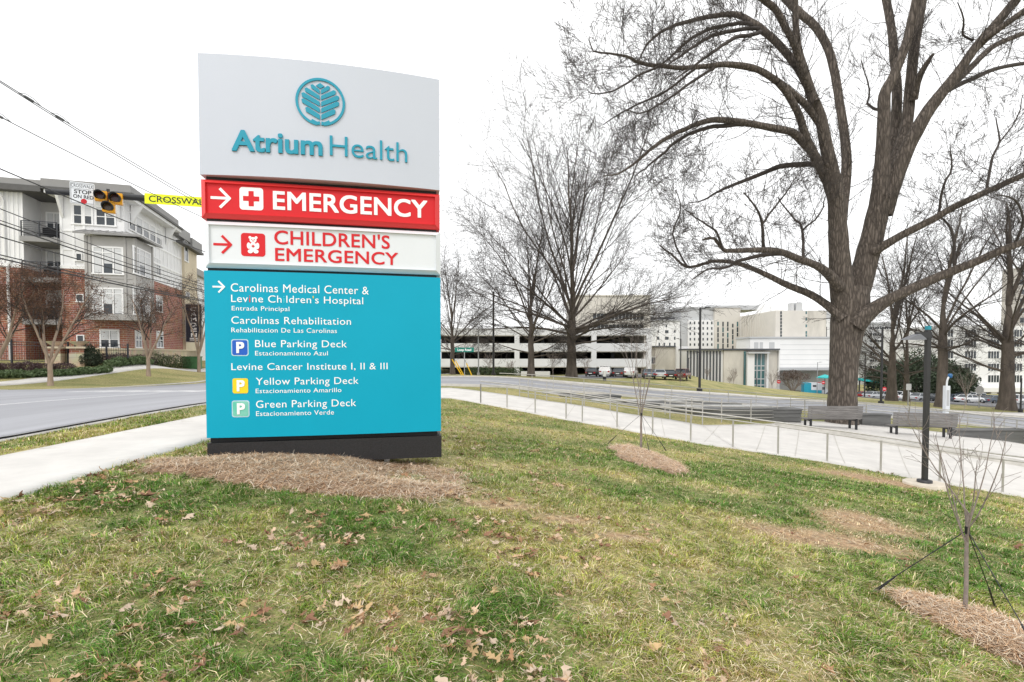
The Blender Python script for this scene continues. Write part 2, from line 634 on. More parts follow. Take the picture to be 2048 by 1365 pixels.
# main street
strip('street', [(ROAD_X0, -20), (ROAD_X0, 20), (-21.2, 34), (-21.2, 70)], [(ROAD_X1, -20), (ROAD_X1, 20), (ROAD_X1, 34), (ROAD_X1, 70)], M_ASPH, 0.05, n=80, w=14)
kerb_z = lambda x, y: H0(x, y) + 0.0
strip('kerb', [(ROAD_X1, -20), (ROAD_X1, 20), (ROAD_X1, 26.4)], [(ROAD_X1 + 0.16, -20), (ROAD_X1 + 0.16, 20), (ROAD_X1 + 0.16, 26.4)], M_CONC2, 0.02, n=60, w=2, hf=H0)
strip('gutter', [(ROAD_X1 - 0.45, -20), (ROAD_X1 - 0.45, 26.4)], [(ROAD_X1, -20), (ROAD_X1, 26.4)], M_CONC2, 0.056, thick=0.03, n=60, w=2)
strip('kerb', [(ROAD_X0 - 0.2, -20), (ROAD_X0 - 0.2, 34), (ROAD_X0 - 0.2, 60)], [(ROAD_X0, -20), (ROAD_X0, 34), (ROAD_X0, 60)], M_CONC2, 0.03, n=60, w=2, hf=H0)
mk = []
for k in range(9):                                       # ladder crosswalk over the street
    x0 = -20.6 + k * 1.35
    strip('crosswalk_marking', [(x0, 22.8), (x0, 25.8)], [(x0 + 0.6, 22.8), (x0 + 0.6, 25.8)], M_WHITE, 0.054, thick=0.003, n=6, w=3)
strip('lane_marking', [(-14.95, -20), (-14.95, 21)], [(-14.85, -20), (-14.85, 21)], M_WHITE, 0.054, thick=0.003, n=40, w=2)
strip('stop_line', [(-14.7, 27.2), (-9.0, 27.2)], [(-14.7, 27.7), (-9.0, 27.7)], M_WHITE, 0.054, thick=0.003, n=12, w=2)
# far sidewalk
strip('sidewalk', [(-27.6, -10), (-27.6, 27), (-27.2, 41), (-27.2, 70)], [(-26.1, -10), (-26.1, 27), (-25.7, 41), (-25.7, 70)], M_CONC, 0.03, n=60, w=3)
strip('driveway', [(-26.1, 17.0), (-21.6, 17.8)], [(-26.1, 20.6), (-21.6, 21.4)], M_CONC, 0.045, n=12, w=4)

# Loop road, falling to the right
lr_n = [(ROAD_X1 + 0.3, 27.4)] + [gp(px, py)[:2] for px, py in ((1000, 775), (1150, 786), (1300, 797), (1500, 813), (1750, 833), (2048, 862))] + [(60, 31), (100, 33)]
lr_f = [(ROAD_X1 + 0.3, 37.6)] + [gp(px, py)[:2] for px, py in ((1000, 757), (1150, 770), (1300, 783), (1500, 796), (1750, 812), (2048, 838))] + [(60, 38), (100, 40)]
strip('road', lr_n, lr_f, M_ASPH2, 0.06, n=110, w=8, hf=H0)
off = lambda pl, d: [(p[0], p[1] + d) for p in pl]
strip('kerb', off(lr_n, -0.22), lr_n, M_CONC2, 0.13, n=110, w=2, hf=H0)
strip('kerb', lr_f, off(lr_f, 0.22), M_CONC2, 0.15, n=110, w=2, hf=H0)
strip('footpath', off(lr_f, 1.5)[1:], off(lr_f, 3.2)[1:], M_CONC, 0.05, n=110, w=3, hf=H0)
mid = [((a[0] + b[0]) / 2, (a[1] + b[1]) / 2) for a, b in zip(lr_n, lr_f)]
strip('centre_line', off(mid, -0.06), off(mid, 0.06), M_WHITE, 0.066, thick=0.004, n=110, w=2, hf=H0)

# ramped walkway and plaza below the lawn
wk_u = [gp(px, py)[:2] for px, py in ((900, 777), (985, 787), (1036, 794), (1098, 804), (1183, 816), (1254, 829), (1353, 843), (1404, 852))]
wk_l = [gp(px, py)[:2] for px, py in ((900, 797), (965, 809), (1070, 829), (1179, 849), (1246, 860), (1313, 873), (1389, 887), (1471, 899))]
wk_u = [(-4.4, 25.5)] + wk_u
wk_l = [(-3.0, 20.2)] + wk_l
strip('walkway', wk_l, wk_u, M_CONC, 0.035, n=70, w=8, hf=H0)
pz_u = [gp(px, py)[:2] for px, py in ((1404, 852), (1542, 849), (1606, 843), (1720, 849), (1786, 856), (1910, 869), (2048, 890))] + [(22, 14.5), (27, 12)]
pz_l = [gp(px, py)[:2] for px, py in ((1471, 899), (1558, 912), (1656, 927), (1762, 946), (1880, 967), (2006, 989))] + [(15.5, 11.0), (19, 9.2)]
strip('plaza', pz_l, pz_u, M_CONC, 0.033, n=70, w=10, hf=H0)
jb = MB()
def joint(p, q):
    a, b = gp(*p), gp(*q)
    pts = [a + (b - a) * t for t in np.linspace(0, 1, 8)]
    for s, e in zip(pts[:-1], pts[1:]):
        jb.bar((s[0], s[1], H0(s[0], s[1])[0] + 0.037), (e[0], e[1], H0(e[0], e[1])[0] + 0.037), 0.025, 0.003)
for p, q in (((1407, 888), (1438, 853)), ((1512, 905), (1530, 855)), ((1690, 930), (1664, 862)), ((1240, 859), (1220, 823)), ((1130, 840), (1150, 812)), ((1820, 955), (1790, 878)), ((1330, 876), (1322, 838)), ((1050, 824), (1076, 800)), ((1590, 915), (1600, 850))):
    joint(p, q)
tag(jb.build('paving_joints', M_CONC2), kind='structure')
# car park beyond the loop road
M_LOT = mat('car park asphalt', (0.13, 0.132, 0.14, 1), 0.9, var=0.15, scale=0.6)
strip('car_park', [gp(1120, 757)[:2] + (0, 20), gp(1425, 768)[:2] + (0, 16)], [(11, 96), (34, 96)], M_LOT, 0.15, n=30, w=6, hf=H0)
strip('car_park', [(52, 72), (66, 60), (120, 60)], [(56, 128), (90, 120), (150, 110)], M_LOT, 0.15, n=40, w=12, hf=H0)


# ------------------------------------------------------------------ lettering
_cache = {}


def text_geo(body, ext=0.0, offset=0.0, mats=None, space=1.0):
    cu = bpy.data.curves.new('lettering', 'FONT')
    cu.body = body
    cu.size = 1.0
    cu.extrude = ext
    cu.offset = offset
    cu.space_character = space
    cu.resolution_u = 5
    o = bpy.data.objects.new('lettering', cu)
    C.link(o)
    if mats:
        for k in range(1 + max(mats.values())):
            cu.materials.append(None)
        for i, k in mats.items():
            cu.body_format[i].material_index = k
    bpy.context.view_layer.update()
    me = bpy.data.meshes.new_from_object(o.evaluated_get(bpy.context.evaluated_depsgraph_get()))
    bpy.data.objects.remove(o)
    bpy.data.curves.remove(cu)
    return me


def cap_h(offset=0.0):
    if offset not in _cache:
        me = text_geo('H', 0, offset)
        z = [v.co.y for v in me.vertices]
        _cache[offset] = (min(z), max(z))
        bpy.data.meshes.remove(me)
    return _cache[offset]


def lettering(name, body, x0, x1, zb, zt, f, m, parent, depth=0.004, offset=0.0, mats=None, extra=None, space=1.0):
    """Writes body between x0 and x1, baseline zb, capitals up to zt; f(x, z, d) places a point d in front of the face.
    Heavier weights are the same outline struck again with a small shift, as a stem-thickened letter."""
    me = text_geo(body, 0.5, min(offset, 0.0), mats, space)
    nv = len(me.vertices)
    co = np.empty(nv * 3, dtype=np.float32)
    me.vertices.foreach_get('co', co)
    co = co.reshape(-1, 3)
    b0, b1 = cap_h(min(offset, 0.0))
    xa, xb = co[:, 0].min(), co[:, 0].max()
    w = max(offset, 0.0)
    Vs, Fs, Ms = [], [], []
    shifts = [(0, 0)] if w <= 0 else [(-w, -w), (w, -w), (-w, w), (w, w), (w, 0), (-w, 0), (0, w), (0, -w)]
    kx, kz = (x1 - x0) / (xb - xa + 2 * w), (zt - zb) / (b1 - b0 + 2 * w)
    for i, (sx, sz) in enumerate(shifts):
        X = x0 + (co[:, 0] + sx + w - xa) * kx
        Z = zb + (co[:, 1] + sz + w - b0) * kz
        D = (co[:, 2] + 0.5) * depth + 0.001 + i * 0.00025
        Vs += [f(a, b, c) for a, b, c in zip(X, Z, D)]
        for p in me.polygons:
            Fs.append(tuple(v + i * nv for v in p.vertices))
            Ms.append(p.material_index)
    bpy.data.meshes.remove(me)
    me = bpy.data.meshes.new(name)
    me.from_pydata([tuple(map(float, v)) for v in Vs], [], Fs)
    me.materials.append(m)
    for e in (extra or []):
        me.materials.append(e)
    me.polygons.foreach_set('material_index', Ms)
    me.update()
    o = bpy.data.objects.new(name, me)
    C.link(o)
    if parent is not None:
        o.parent = parent
    return o


def rrect(x0, x1, z0, z1, r, n=5):
    p = []
    for cx, cz, a0 in ((x1 - r, z1 - r, 0), (x0 + r, z1 - r, 90), (x0 + r, z0 + r, 180), (x1 - r, z0 + r, 270)):
        for k in range(n + 1):
            a = math.radians(a0 + 90 * k / n)
            p.append((cx + r * math.cos(a), cz + r * math.sin(a)))
    return p


def circle(cx, cz, rx, rz, n=28):
    return [(cx + rx * math.cos(2 * math.pi * k / n), cz + rz * math.sin(2 * math.pi * k / n)) for k in range(n)]


# ------------------------------------------------------------------ the hospital sign
SG_L = np.array((-0.618 * 6.6, 6.6))
SG_ANG = math.atan2(0.203, 0.979)
SG_W = 0.471 * 6.6
ex = np.array((math.cos(SG_ANG), math.sin(SG_ANG)))


def SP(px, py):
    """Photo point -> (along the sign face, height)."""
    d = ray(px, py)
    k = d[0] / d[1]
    s = (k * SG_L[1] - SG_L[0]) / (ex[0] - k * ex[1])
    return s, d[2] / d[1] * (SG_L[1] + s * ex[1])


sign = thing('hospital_sign', (SG_L[0], SG_L[1], 0), 'tall free-standing sign with grey, red, white and turquoise panels on a black base', 'sign', rz=SG_ANG)


def bulge(b):
    return lambda x: -b * (1 - (2 * x / SG_W - 1) ** 2)


def face(b, y0=0.0):
    g = bulge(b)
    return lambda x, z, d: (x, y0 + g(x) - d, z)


def curved_panel(name, x0, x1, z0, z1, b, m, parent, depth=0.5, n=24, y0=0.0, back=None):
    g = bulge(b)
    xs = np.linspace(x0, x1, n)
    front = [(x, y0 + g(x)) for x in xs]
    back_ = [(x, y0 + depth) for x in xs[::-1]]
    mb = MB()
    k = len(front)
    v = [(x, y, z) for z in (z0, z1) for x, y in front + back_]
    N = 2 * k
    f = [tuple(range(N - 1, -1, -1)), tuple(range(N, 2 * N))]
    f += [(i, (i + 1) % N, (i + 1) % N + N, i + N) for i in range(N)]
    mb.add(v, f)
    return mb.build(name, m, parent)


PZ = lambda px, py: SP(px, py)[1]
z_gt, z_gb = PZ(395, 106), PZ(397, 349)
z_rt, z_rb = PZ(396, 356), PZ(396, 434)
z_wt, z_wb = PZ(400, 440), PZ(400, 534)
z_tt, z_tb = PZ(401, 541), PZ(405, 877)
z_bt, z_bb = PZ(406, 887), PZ(881, 914)
M_GREYP = mat('pale grey painted aluminium', srgb(198, 203, 214), 0.4, var=0.02, scale=0.6)
M_RED = mat('red painted panel', srgb(216, 34, 41), 0.45, var=0.03, scale=1.0, spec=0.3)
M_RED2 = mat('red frame', srgb(228, 60, 61), 0.4, var=0.03, scale=1.0, spec=0.35)
M_WHITEP = mat('white sign panel', srgb(226, 230, 234), 0.35, var=0.02, scale=1.0)
M_TEALP = mat('turquoise sign panel', srgb(0, 164, 194), 0.45, var=0.03, scale=0.7, spec=0.25)
M_TEALT = mat('teal letters', srgb(6, 148, 174), 0.4, var=0.03, scale=1.0)
M_LETW = mat('white letters', srgb(250, 250, 250), 0.5, var=0.01)
M_CORE = mat('black sign core', (0.012, 0.012, 0.013, 1), 0.6, var=0.2)
M_BASE = mat('black granite plinth', (0.016, 0.016, 0.018, 1), 0.45, var=0.6, scale=60, bump=0.1)

curved_panel('inner_frame', 0.05, SG_W - 0.05, z_bb + 0.1, z_gt - 0.2, 0.0, M_CORE, sign, depth=0.4, y0=0.07)
BG, BT, BR = 0.105, 0.06, 0.03
hp = curved_panel('header_panel', 0, SG_W, z_gb, z_gt, BG, M_GREYP, sign)
fg = face(BG)
lettering('lettering', 'Atrium', SP(467, 306)[0], SP(648, 306)[0], PZ(472, 306), PZ(485, 265.5), fg, M_TEALT, hp, depth=0.02, offset=0.022)
lettering('lettering', 'Health', SP(662.5, 318)[0], SP(814.5, 318)[0], PZ(664, 317.5), PZ(664, 279), fg, M_TEALT, hp, depth=0.02, offset=-0.006)
# tree emblem in a ring
lc, lz = SP(643.8, 213)
rr = 45.5 * 6.93 / 1000 * 1.0
lg = MB()
n = 48
for k in range(n):
    a0, a1 = 2 * math.pi * k / n, 2 * math.pi * (k + 1) / n
    q = [(lc + r * math.cos(a), lz + r * math.sin(a)) for r, a in ((rr * 0.90, a0), (rr, a0), (rr, a1), (rr * 0.90, a1))]
    am = (math.degrees((a0 + a1) / 2)) % 360
    if 263.5 < am < 276.5:
        continue
    lg.prism(q, lambda a, b: fg(a, b, 0.018), lambda a, b: fg(a, b, 0.002))
def leaf(sgn, zi, zo, x1, w):
    q = [(lc + sgn * 0.03 * rr, lz + zi * rr), (lc + sgn * x1 * rr, lz + zo * rr), (lc + sgn * (x1 + 0.03) * rr, lz + (zo + w * 0.75) * rr), (lc + sgn * (x1 - 0.06) * rr, lz + (zo + w) * rr), (lc + sgn * 0.03 * rr, lz + (zi + w) * rr)]
    if sgn < 0:
        q = q[::-1]
    lg.prism(q, lambda a, b: fg(a, b, 0.018), lambda a, b: fg(a, b, 0.002))
for s in (-1, 1):
    for zi, zo, x1, w in ((0.34, 0.55, 0.36, 0.16), (0.09, 0.38, 0.60, 0.17), (-0.18, 0.16, 0.73, 0.18), (-0.45, -0.09, 0.73, 0.18), (-0.74, -0.45, 0.58, 0.2)):
        leaf(s, zi, zo, x1, w)
    q = [(lc + s * 0.03 * rr, lz - 0.98 * rr), (lc + s * 0.40 * rr, lz - 0.86 * rr), (lc + s * 0.34 * rr, lz - 0.74 * rr), (lc + s * 0.14 * rr, lz - 0.84 * rr), (lc + s * 0.03 * rr, lz - 0.82 * rr)]
    lg.prism(q if s > 0 else q[::-1], lambda a, b: fg(a, b, 0.018), lambda a, b: fg(a, b, 0.002))
lg.prism([(lc, lz + 0.56 * rr), (lc + 0.17 * rr, lz + 0.67 * rr), (lc, lz + 0.79 * rr), (lc - 0.17 * rr, lz + 0.67 * rr)], lambda a, b: fg(a, b, 0.018), lambda a, b: fg(a, b, 0.002))
lg.build('emblem', M_TEALT, hp)


def framed_panel(name, x0, x1, z0, z1, m, mf, parent):
    p = curved_panel(name, x0 + 0.05, x1 - 0.05, z0 + 0.03, z1 - 0.03, BR, m, parent, y0=0.02)
    f = MB()
    g = bulge(BR)
    fw, fd = 0.068, 0.06
    xs = np.linspace(x0, x1, 16)
    xi = np.linspace(x0 + fw, x1 - fw, 16)
    # bevelled frame: outer edge set back, inner lip proud
    for (zo, zi) in ((z1, z1 - fw * 0.8), (z0, z0 + fw * 0.8)):
        for k in range(15):
            a = [(xs[k], 0.05 + g(xs[k]), zo), (xs[k + 1], 0.05 + g(xs[k + 1]), zo), (xi[k + 1], -0.012 + g(xi[k + 1]), zi), (xi[k], -0.012 + g(xi[k]), zi)]
            b = [(xi[k], -0.012 + g(xi[k]), zi), (xi[k + 1], -0.012 + g(xi[k + 1]), zi), (xi[k + 1], 0.03 + g(xi[k + 1]), zi), (xi[k], 0.03 + g(xi[k]), zi)]
            c = [(xs[k], 0.5, zo), (xs[k + 1], 0.5, zo), (xs[k + 1], 0.05 + g(xs[k + 1]), zo), (xs[k], 0.05 + g(xs[k]), zo)]
            for q in (a, b, c):
                f.add(q, [(0, 1, 2, 3)])
    for xo, xn in ((x0, x0 + fw), (x1, x1 - fw)):
        a = [(xo, 0.05 + g(xo), z0), (xo, 0.05 + g(xo), z1), (xn, -0.012 + g(xn), z1 - fw * 0.8), (xn, -0.012 + g(xn), z0 + fw * 0.8)]
        b = [(xn, -0.012 + g(xn), z0 + fw * 0.8), (xn, -0.012 + g(xn), z1 - fw * 0.8), (xn, 0.03 + g(xn), z1 - fw * 0.8), (xn, 0.03 + g(xn), z0 + fw * 0.8)]
        c = [(xo, 0.5, z0), (xo, 0.5, z1), (xo, 0.05 + g(xo), z1), (xo, 0.05 + g(xo), z0)]
        for q in (a, b, c):
            f.add(q, [(0, 1, 2, 3)])
    f.build('frame', mf, p)
    return p


def arrow_mb(x0, x1, zc, h, t, fc, d=0.005):
    mb = MB()
    def bar2(p, q):
        dx, dz = q[0] - p[0], q[1] - p[1]
        L = math.hypot(dx, dz)
        nx, nz = -dz / L * t / 2, dx / L * t / 2
        poly = [(p[0] + nx, p[1] + nz), (p[0] - nx, p[1] - nz), (q[0] - nx, q[1] - nz), (q[0] + nx, q[1] + nz)]
        mb.prism(poly, lambda a, b: fc(a, b, d), lambda a, b: fc(a, b, 0.0005))
    bar2((x0, zc), (x1 - t * 0.6, zc))
    d0 = d
    d = d0 + 0.001
    bar2((x1 - h / 2, zc + h / 2), (x1, zc - t * 0.2))
    d = d0 + 0.002
    bar2((x1 - h / 2, zc - h / 2), (x1, zc + t * 0.2))
    return mb


ep = framed_panel('emergency_panel', -0.005, SG_W, z_rb, z_rt, M_RED, M_RED2, sign)
fr = face(BR, 0.02)
def zz(px, py):
    return PZ(px, py)
lettering('lettering', 'EMERGENCY', SP(546.5, 420)[0], SP(854.8, 420)[0], zz(548, 419.7), zz(548, 382.8), fr, M_LETW, ep, offset=0.02, space=1.04)
arrow_mb(SP(420.5, 395)[0], SP(460, 395)[0], zz(440, 396), 0.25, 0.035, fr).build('arrow', M_LETW, ep)
sq = MB().prism(rrect(SP(479, 400)[0], SP(526.7, 400)[0], zz(502, 420.5), zz(502, 375.5), 0.04), lambda a, b: fr(a, b, 0.004), lambda a, b: fr(a, b, 0.0005))
sqo = sq.build('cross_symbol', M_LETW, ep)
cx, cz = SP(502.5, 398)
cr = MB()
cr.prism([(cx - 0.032, cz - 0.1), (cx + 0.032, cz - 0.1), (cx + 0.032, cz - 0.032), (cx + 0.1, cz - 0.032), (cx + 0.1, cz + 0.032), (cx + 0.032, cz + 0.032), (cx + 0.032, cz + 0.1), (cx - 0.032, cz + 0.1), (cx - 0.032, cz + 0.032), (cx - 0.1, cz + 0.032), (cx - 0.1, cz - 0.032), (cx - 0.032, cz - 0.032)],
         lambda a, b: fr(a, b, 0.007), lambda a, b: fr(a, b, 0.0045))
cr.build('red_cross', M_RED, ep)

cp = framed_panel('childrens_panel', 0.03, SG_W + 0.01, z_wb, z_wt, M_WHITEP, M_WHITEP, sign)
lettering('lettering', "CHILDREN'S", SP(549, 489)[0], SP(779.6, 489)[0], zz(552, 489), zz(552, 461.5), fr, M_RED, cp, offset=0.012, space=1.04)
lettering('lettering', 'EMERGENCY', SP(550.8, 522)[0], SP(796, 522)[0], zz(553, 522.3), zz(553, 496.5), fr, M_RED, cp, offset=0.012, space=1.04)
arrow_mb(SP(426, 489)[0], SP(462.4, 489)[0], zz(444, 489), 0.23, 0.032, fr).build('arrow', M_RED, cp)
sq = MB().prism(rrect(SP(482, 490)[0], SP(530.7, 490)[0], zz(506, 513.2), zz(506, 467), 0.04), lambda a, b: fr(a, b, 0.004), lambda a, b: fr(a, b, 0.0005))
sq.build('bear_symbol', M_RED, cp)
bx, bz = SP(506.5, 490)
be = MB()
_d = [0.006]
def blob(x, z, rx, rz):
    _d[0] += 0.0006
    dd = _d[0]
    be.prism(circle(bx + x, bz + z, rx, rz, 20), lambda a, b: fr(a, b, dd), lambda a, b: fr(a, b, 0.0045))
blob(0, 0.062, 0.043, 0.038)
blob(-0.038, 0.095, 0.018, 0.018)
blob(0.038, 0.095, 0.018, 0.018)
blob(0, -0.03, 0.048, 0.058)
blob(-0.055, -0.015, 0.022, 0.042)
blob(0.055, -0.015, 0.022, 0.042)
blob(-0.035, -0.09, 0.032, 0.026)
blob(0.035, -0.09, 0.032, 0.026)
bo = be.build('bear_outline', M_LETW, cp)
be = MB()
_d[0] = 0.013
blob(-0.016, 0.068, 0.006, 0.006)
blob(0.016, 0.068, 0.006, 0.006)
blob(0, 0.05, 0.008, 0.006)
blob(0, -0.02, 0.02, 0.007)
blob(0, -0.02, 0.007, 0.02)
be.build('bear_details', M_RED, cp)

dp = curved_panel('directory_panel', 0.03, SG_W + 0.005, z_tb, z_tt, BT, M_TEALP, sign)
ft = face(BT)
c2 = lambda x, y: (380 + x / 2.731, 530 + y / 2.731)
M_DOTR = mat('red dotted letter', srgb(214, 40, 40), 0.5, var=0.02)
M_DOTB = mat('light blue letter', srgb(60, 205, 225), 0.5, var=0.02)
M_DOTY = mat('yellow letter', srgb(240, 200, 40), 0.5, var=0.02)
def dirline(body, xa, xb, yt, yb, mats=None, off_=0.0):
    p, q = c2(xa, yt), c2(xa, yb)
    a, z0 = SP(*q)
    z1 = PZ(*p)
    b = SP(*c2(xb, yb))[0]
    lettering('lettering', body, a, b, z0, z1, ft, M_LETW, dp, depth=0.003, offset=off_, mats=mats, extra=[M_DOTR, M_DOTB, M_DOTY] if mats else None, space=1.06)
dirline('Carolinas Medical Center &', 227, 978, 103, 147)
dirline("Levine Children's Hospital", 229, 948, 165, 204, mats={3: 1, 9: 2, 15: 3})
dirline('Entrada Principal', 232, 548, 226, 250)
dirline('Carolinas Rehabilitation', 230, 882, 283, 322)
dirline('Rehabilitacion De Las Carolinas', 230, 806, 344, 369)
dirline('Blue Parking Deck', 361, 860, 412, 450)
dirline('Estacionamiento Azul', 361, 757, 471, 495)
dirline('Levine Cancer Institute I, II & III', 230, 1080, 538, 575)
dirline('Yellow Parking Deck', 365, 923, 617, 655)
dirline('Estacionamiento Amarillo', 364, 830, 676, 700)
dirline('Green Parking Deck', 366, 910, 741, 780)
dirline('Estacionamiento Verde', 366, 790, 799, 824)
p, q = c2(125, 121), c2(192, 121)
arrow_mb(SP(*p)[0], SP(*q)[0], PZ(*c2(158, 121)), 0.15, 0.022, ft).build('arrow', M_LETW, dp)
for nm, (xa, xb, ya, yb), colr, off_c in (('blue_parking_symbol', (230, 325, 407, 498), srgb(18, 92, 196), srgb(18, 92, 196)), ('yellow_parking_symbol', (232, 328, 615, 707), srgb(250, 215, 20), srgb(250, 215, 20)), ('green_parking_symbol', (233, 330, 741, 832), srgb(52, 200, 170), srgb(150, 205, 190))):
    a, b = SP(*c2(xa, yb))[0], SP(*c2(xb, yb))[0]
    z0, z1 = PZ(*c2(xa, yb)), PZ(*c2(xa, ya))
    if nm != 'yellow_parking_symbol':
        MB().prism(rrect(a, b, z0, z1, 0.03), lambda x, z: ft(x, z, 0.003), lambda x, z: ft(x, z, 0.0005)).build('symbol_border', mat('symbol border ' + nm, srgb(190, 215, 225), 0.5), dp)
    pd = MB().prism(rrect(a + 0.012, b - 0.012, z0 + 0.012, z1 - 0.012, 0.025), lambda x, z: ft(x, z, 0.005), lambda x, z: ft(x, z, 0.0032)).build('parking_symbol', mat('symbol ' + nm, colr, 0.5, var=0.02, col2=off_c), dp)
    wdt = b - a
    lettering('lettering', 'P', a + wdt * 0.3, a + wdt * 0.76, z0 + 0.17 * (z1 - z0), z0 + 0.84 * (z1 - z0), lambda x, z, d: ft(x, z, d + 0.005), M_LETW, dp, offset=0.035)

bs = MB().box(0.04, SG_W + 0.01, -0.02, 0.5, z_bb, z_bt)
bs.build('base', M_BASE, sign)
pm = MB().box(SG_W - 0.8, SG_W - 0.73, 0.1, 0.17, z_bb - 0.5, z_bb + 0.02)
pm.build('support_post', mat('galvanised post', (0.45, 0.45, 0.44, 1), 0.5, metal=0.6), sign)
# ------------------------------------------------------------------ apartment building across the street
CB = np.array((-28.45, 37.0))
CE, CN = np.array((0.9583, 0.2857)), np.array((-0.2857, 0.9583))
CANG = math.atan2(CE[1], CE[0])


def FL(px, py, yl=0.0):
    """Photo point on the plane y=yl of the building -> (x, z) in building space."""
    d = ray(px, py)
    k = d[0] / d[1]
    xl = (k * (CB[1] + CN[1] * yl) - CB[0] - CN[0] * yl) / (CE[0] - k * CE[1])
    return xl, d[2] / d[1] * (CB[1] + CE[1] * xl + CN[1] * yl)


def SL(px, py, xl=0.0):
    d = ray(px, py)
    k = d[0] / d[1]
    yl = (k * (CB[1] + CE[1] * xl) - CB[0] - CE[0] * xl) / (CN[0] - k * CN[1])
    return yl, d[2] / d[1] * (CB[1] + CE[1] * xl + CN[1] * yl)


apt = thing('apartment_building', (CB[0], CB[1], 0), 'four-storey brick and white panelled apartment building with grey bay and balconies across the street', 'building', rz=CANG)
M_BRICK = brick_mat('red brick', (0.27, 0.095, 0.060, 1), (0.33, 0.13, 0.085, 1), (0.46, 0.38, 0.33, 1), 0.46, 0.16, 0.014)
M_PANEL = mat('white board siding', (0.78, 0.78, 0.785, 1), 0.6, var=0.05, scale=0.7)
M_TRIMW = mat('white trim', (0.84, 0.84, 0.84, 1), 0.5, var=0.04)
M_BAY = mat('warm grey bay siding', (0.41, 0.40, 0.385, 1), 0.6, var=0.06, scale=0.8)
M_ROOFG = mat('grey fascia', (0.27, 0.265, 0.26, 1), 0.6, var=0.08, scale=0.6)
M_ROOFD = mat('dark soffit edge', (0.09, 0.088, 0.086, 1), 0.6)
M_STONE = brick_mat('buff split stone', (0.52, 0.44, 0.31, 1), (0.58, 0.5, 0.37, 1), (0.4, 0.34, 0.26, 1), 0.8, 0.32, 0.012)
M_BEIGE = mat('cream render', (0.62, 0.54, 0.40, 1), 0.8, var=0.06, scale=1.0)
M_BLIND_SHEEN = mat('pale blinds and sky sheen', (0.62, 0.63, 0.64, 1), 0.5, var=0.1, scale=8, stretch=(0.2, 0.2, 6))  # also paints the sky reflected in upper panes
M_RAILB = mat('balcony rail dark', (0.03, 0.033, 0.042, 1), 0.45)
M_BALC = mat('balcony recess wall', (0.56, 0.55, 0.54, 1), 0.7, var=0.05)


def pb(mb, pl, a0, a1, z0, z1, d0, d1):
    """Box on a facade plane: F faces the street, S is the side wing; d = outward distance."""
    if pl == 'F':
        return mb.box(a0, a1, -d1, -d0, z0, z1)
    return mb.box(d0, d1, a0, a1, z0, z1)


def window(parent, pl, a0, a1, z0, z1, d, cols=2, rail=True, blind_sheen=0.0, fw=0.09, name='window', transom=None, drop=0.12):
    """Frame mesh with glass (and pale upper sheets for blinds and painted sky sheen) set back inside it."""
    a0, a1 = min(a0, a1), max(a0, a1)
    z0, z1 = min(z0, z1), max(z0, z1)
    f = MB()
    e = d + 0.05
    pb(f, pl, a0, a1, z1 - fw, z1, d, e)
    pb(f, pl, a0 - 0.04, a1 + 0.04, z0, z0 + fw, d, e + 0.03)
    pb(f, pl, a0, a0 + fw, z0 + fw, z1 - fw, d, e)
    pb(f, pl, a1 - fw, a1, z0 + fw, z1 - fw, d, e)
    for k in range(1, cols):
        x = a0 + (a1 - a0) * k / cols
        pb(f, pl, x - fw * 0.45, x + fw * 0.45, z0 + fw, z1 - fw, d, e - 0.004)
    zs = []
    if rail:
        zs.append(z0 + (z1 - z0) * 0.47)
    if transom:
        zs.append(z0 + (z1 - z0) * transom)
    for zr in zs:
        for k in range(cols):
            xa = a0 + (a1 - a0) * k / cols + (fw if k == 0 else fw * 0.45)
            xb = a0 + (a1 - a0) * (k + 1) / cols - (fw if k == cols - 1 else fw * 0.45)
            pb(f, pl, xa, xb, zr - 0.03, zr + 0.03, d, e - 0.008)
    w = f.build(name, M_TRIMW, parent)
    g = MB()
    pb(g, pl, a0 + fw * 0.5, a1 - fw * 0.5, z0 + fw * 0.5, z1 - fw * 0.5, d - 0.05, d + 0.012)
    g.build('pane', M_GLASS, w)
    if blind_sheen:
        b = MB()
        for k in range(cols):
            xa = a0 + (a1 - a0) * k / cols + fw * 0.7
            xb = a0 + (a1 - a0) * (k + 1) / cols - fw * 0.7
            bl = blind_sheen if isinstance(blind_sheen, (int, float)) else blind_sheen[k % len(blind_sheen)]
            if bl > 0:
                pb(b, pl, xa, xb, z1 - fw - bl * (z1 - z0 - 2 * fw), z1 - fw, d + 0.0125, d + 0.02)
        if b.v:
            b.build('blind_sheen', M_BLIND_SHEEN, w)
    return w


zg = -1.2
x_l = FL(-160, 540)[0]
xw, xr0, xr1, xp = FL(47, 540)[0], FL(47, 540)[0], FL(122, 540)[0], FL(170, 540)[0]
z_eave = FL(255, 400)[1]
z_top = FL(200, 366)[1]
yS1 = SL(363, 520)[0]
yS2 = SL(388, 520)[0]
z_b1 = FL(140, 538)[1]          # top of the brick
z_bL = FL(20, 535)[1]
EPSW = 0.02
# body
w = MB()
w.box(x_l, xr0, 0.0, 14, zg, z_bL)
w.box(xr1, 0, 0.0, 1.8, zg, z_b1)
w.box(xr0, xr1, 2.2, 14, zg, z_b1)
w.box(xr1, -0.002, 1.8, yS1, zg, z_b1)
w.build('brick_wall', M_BRICK, apt)
w = MB()
w.box(x_l, xr0, 0.03, 14, z_bL, z_eave)
w.box(xr1, -0.03, 0.03, 1.8, z_b1, z_eave)
w.box(xr1, -0.03, 1.8, yS1, z_b1, z_eave)
w.build('panelled_wall', M_PANEL, apt)
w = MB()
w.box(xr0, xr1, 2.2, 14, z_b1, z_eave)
w.build('recess_wall', M_BALC, apt)
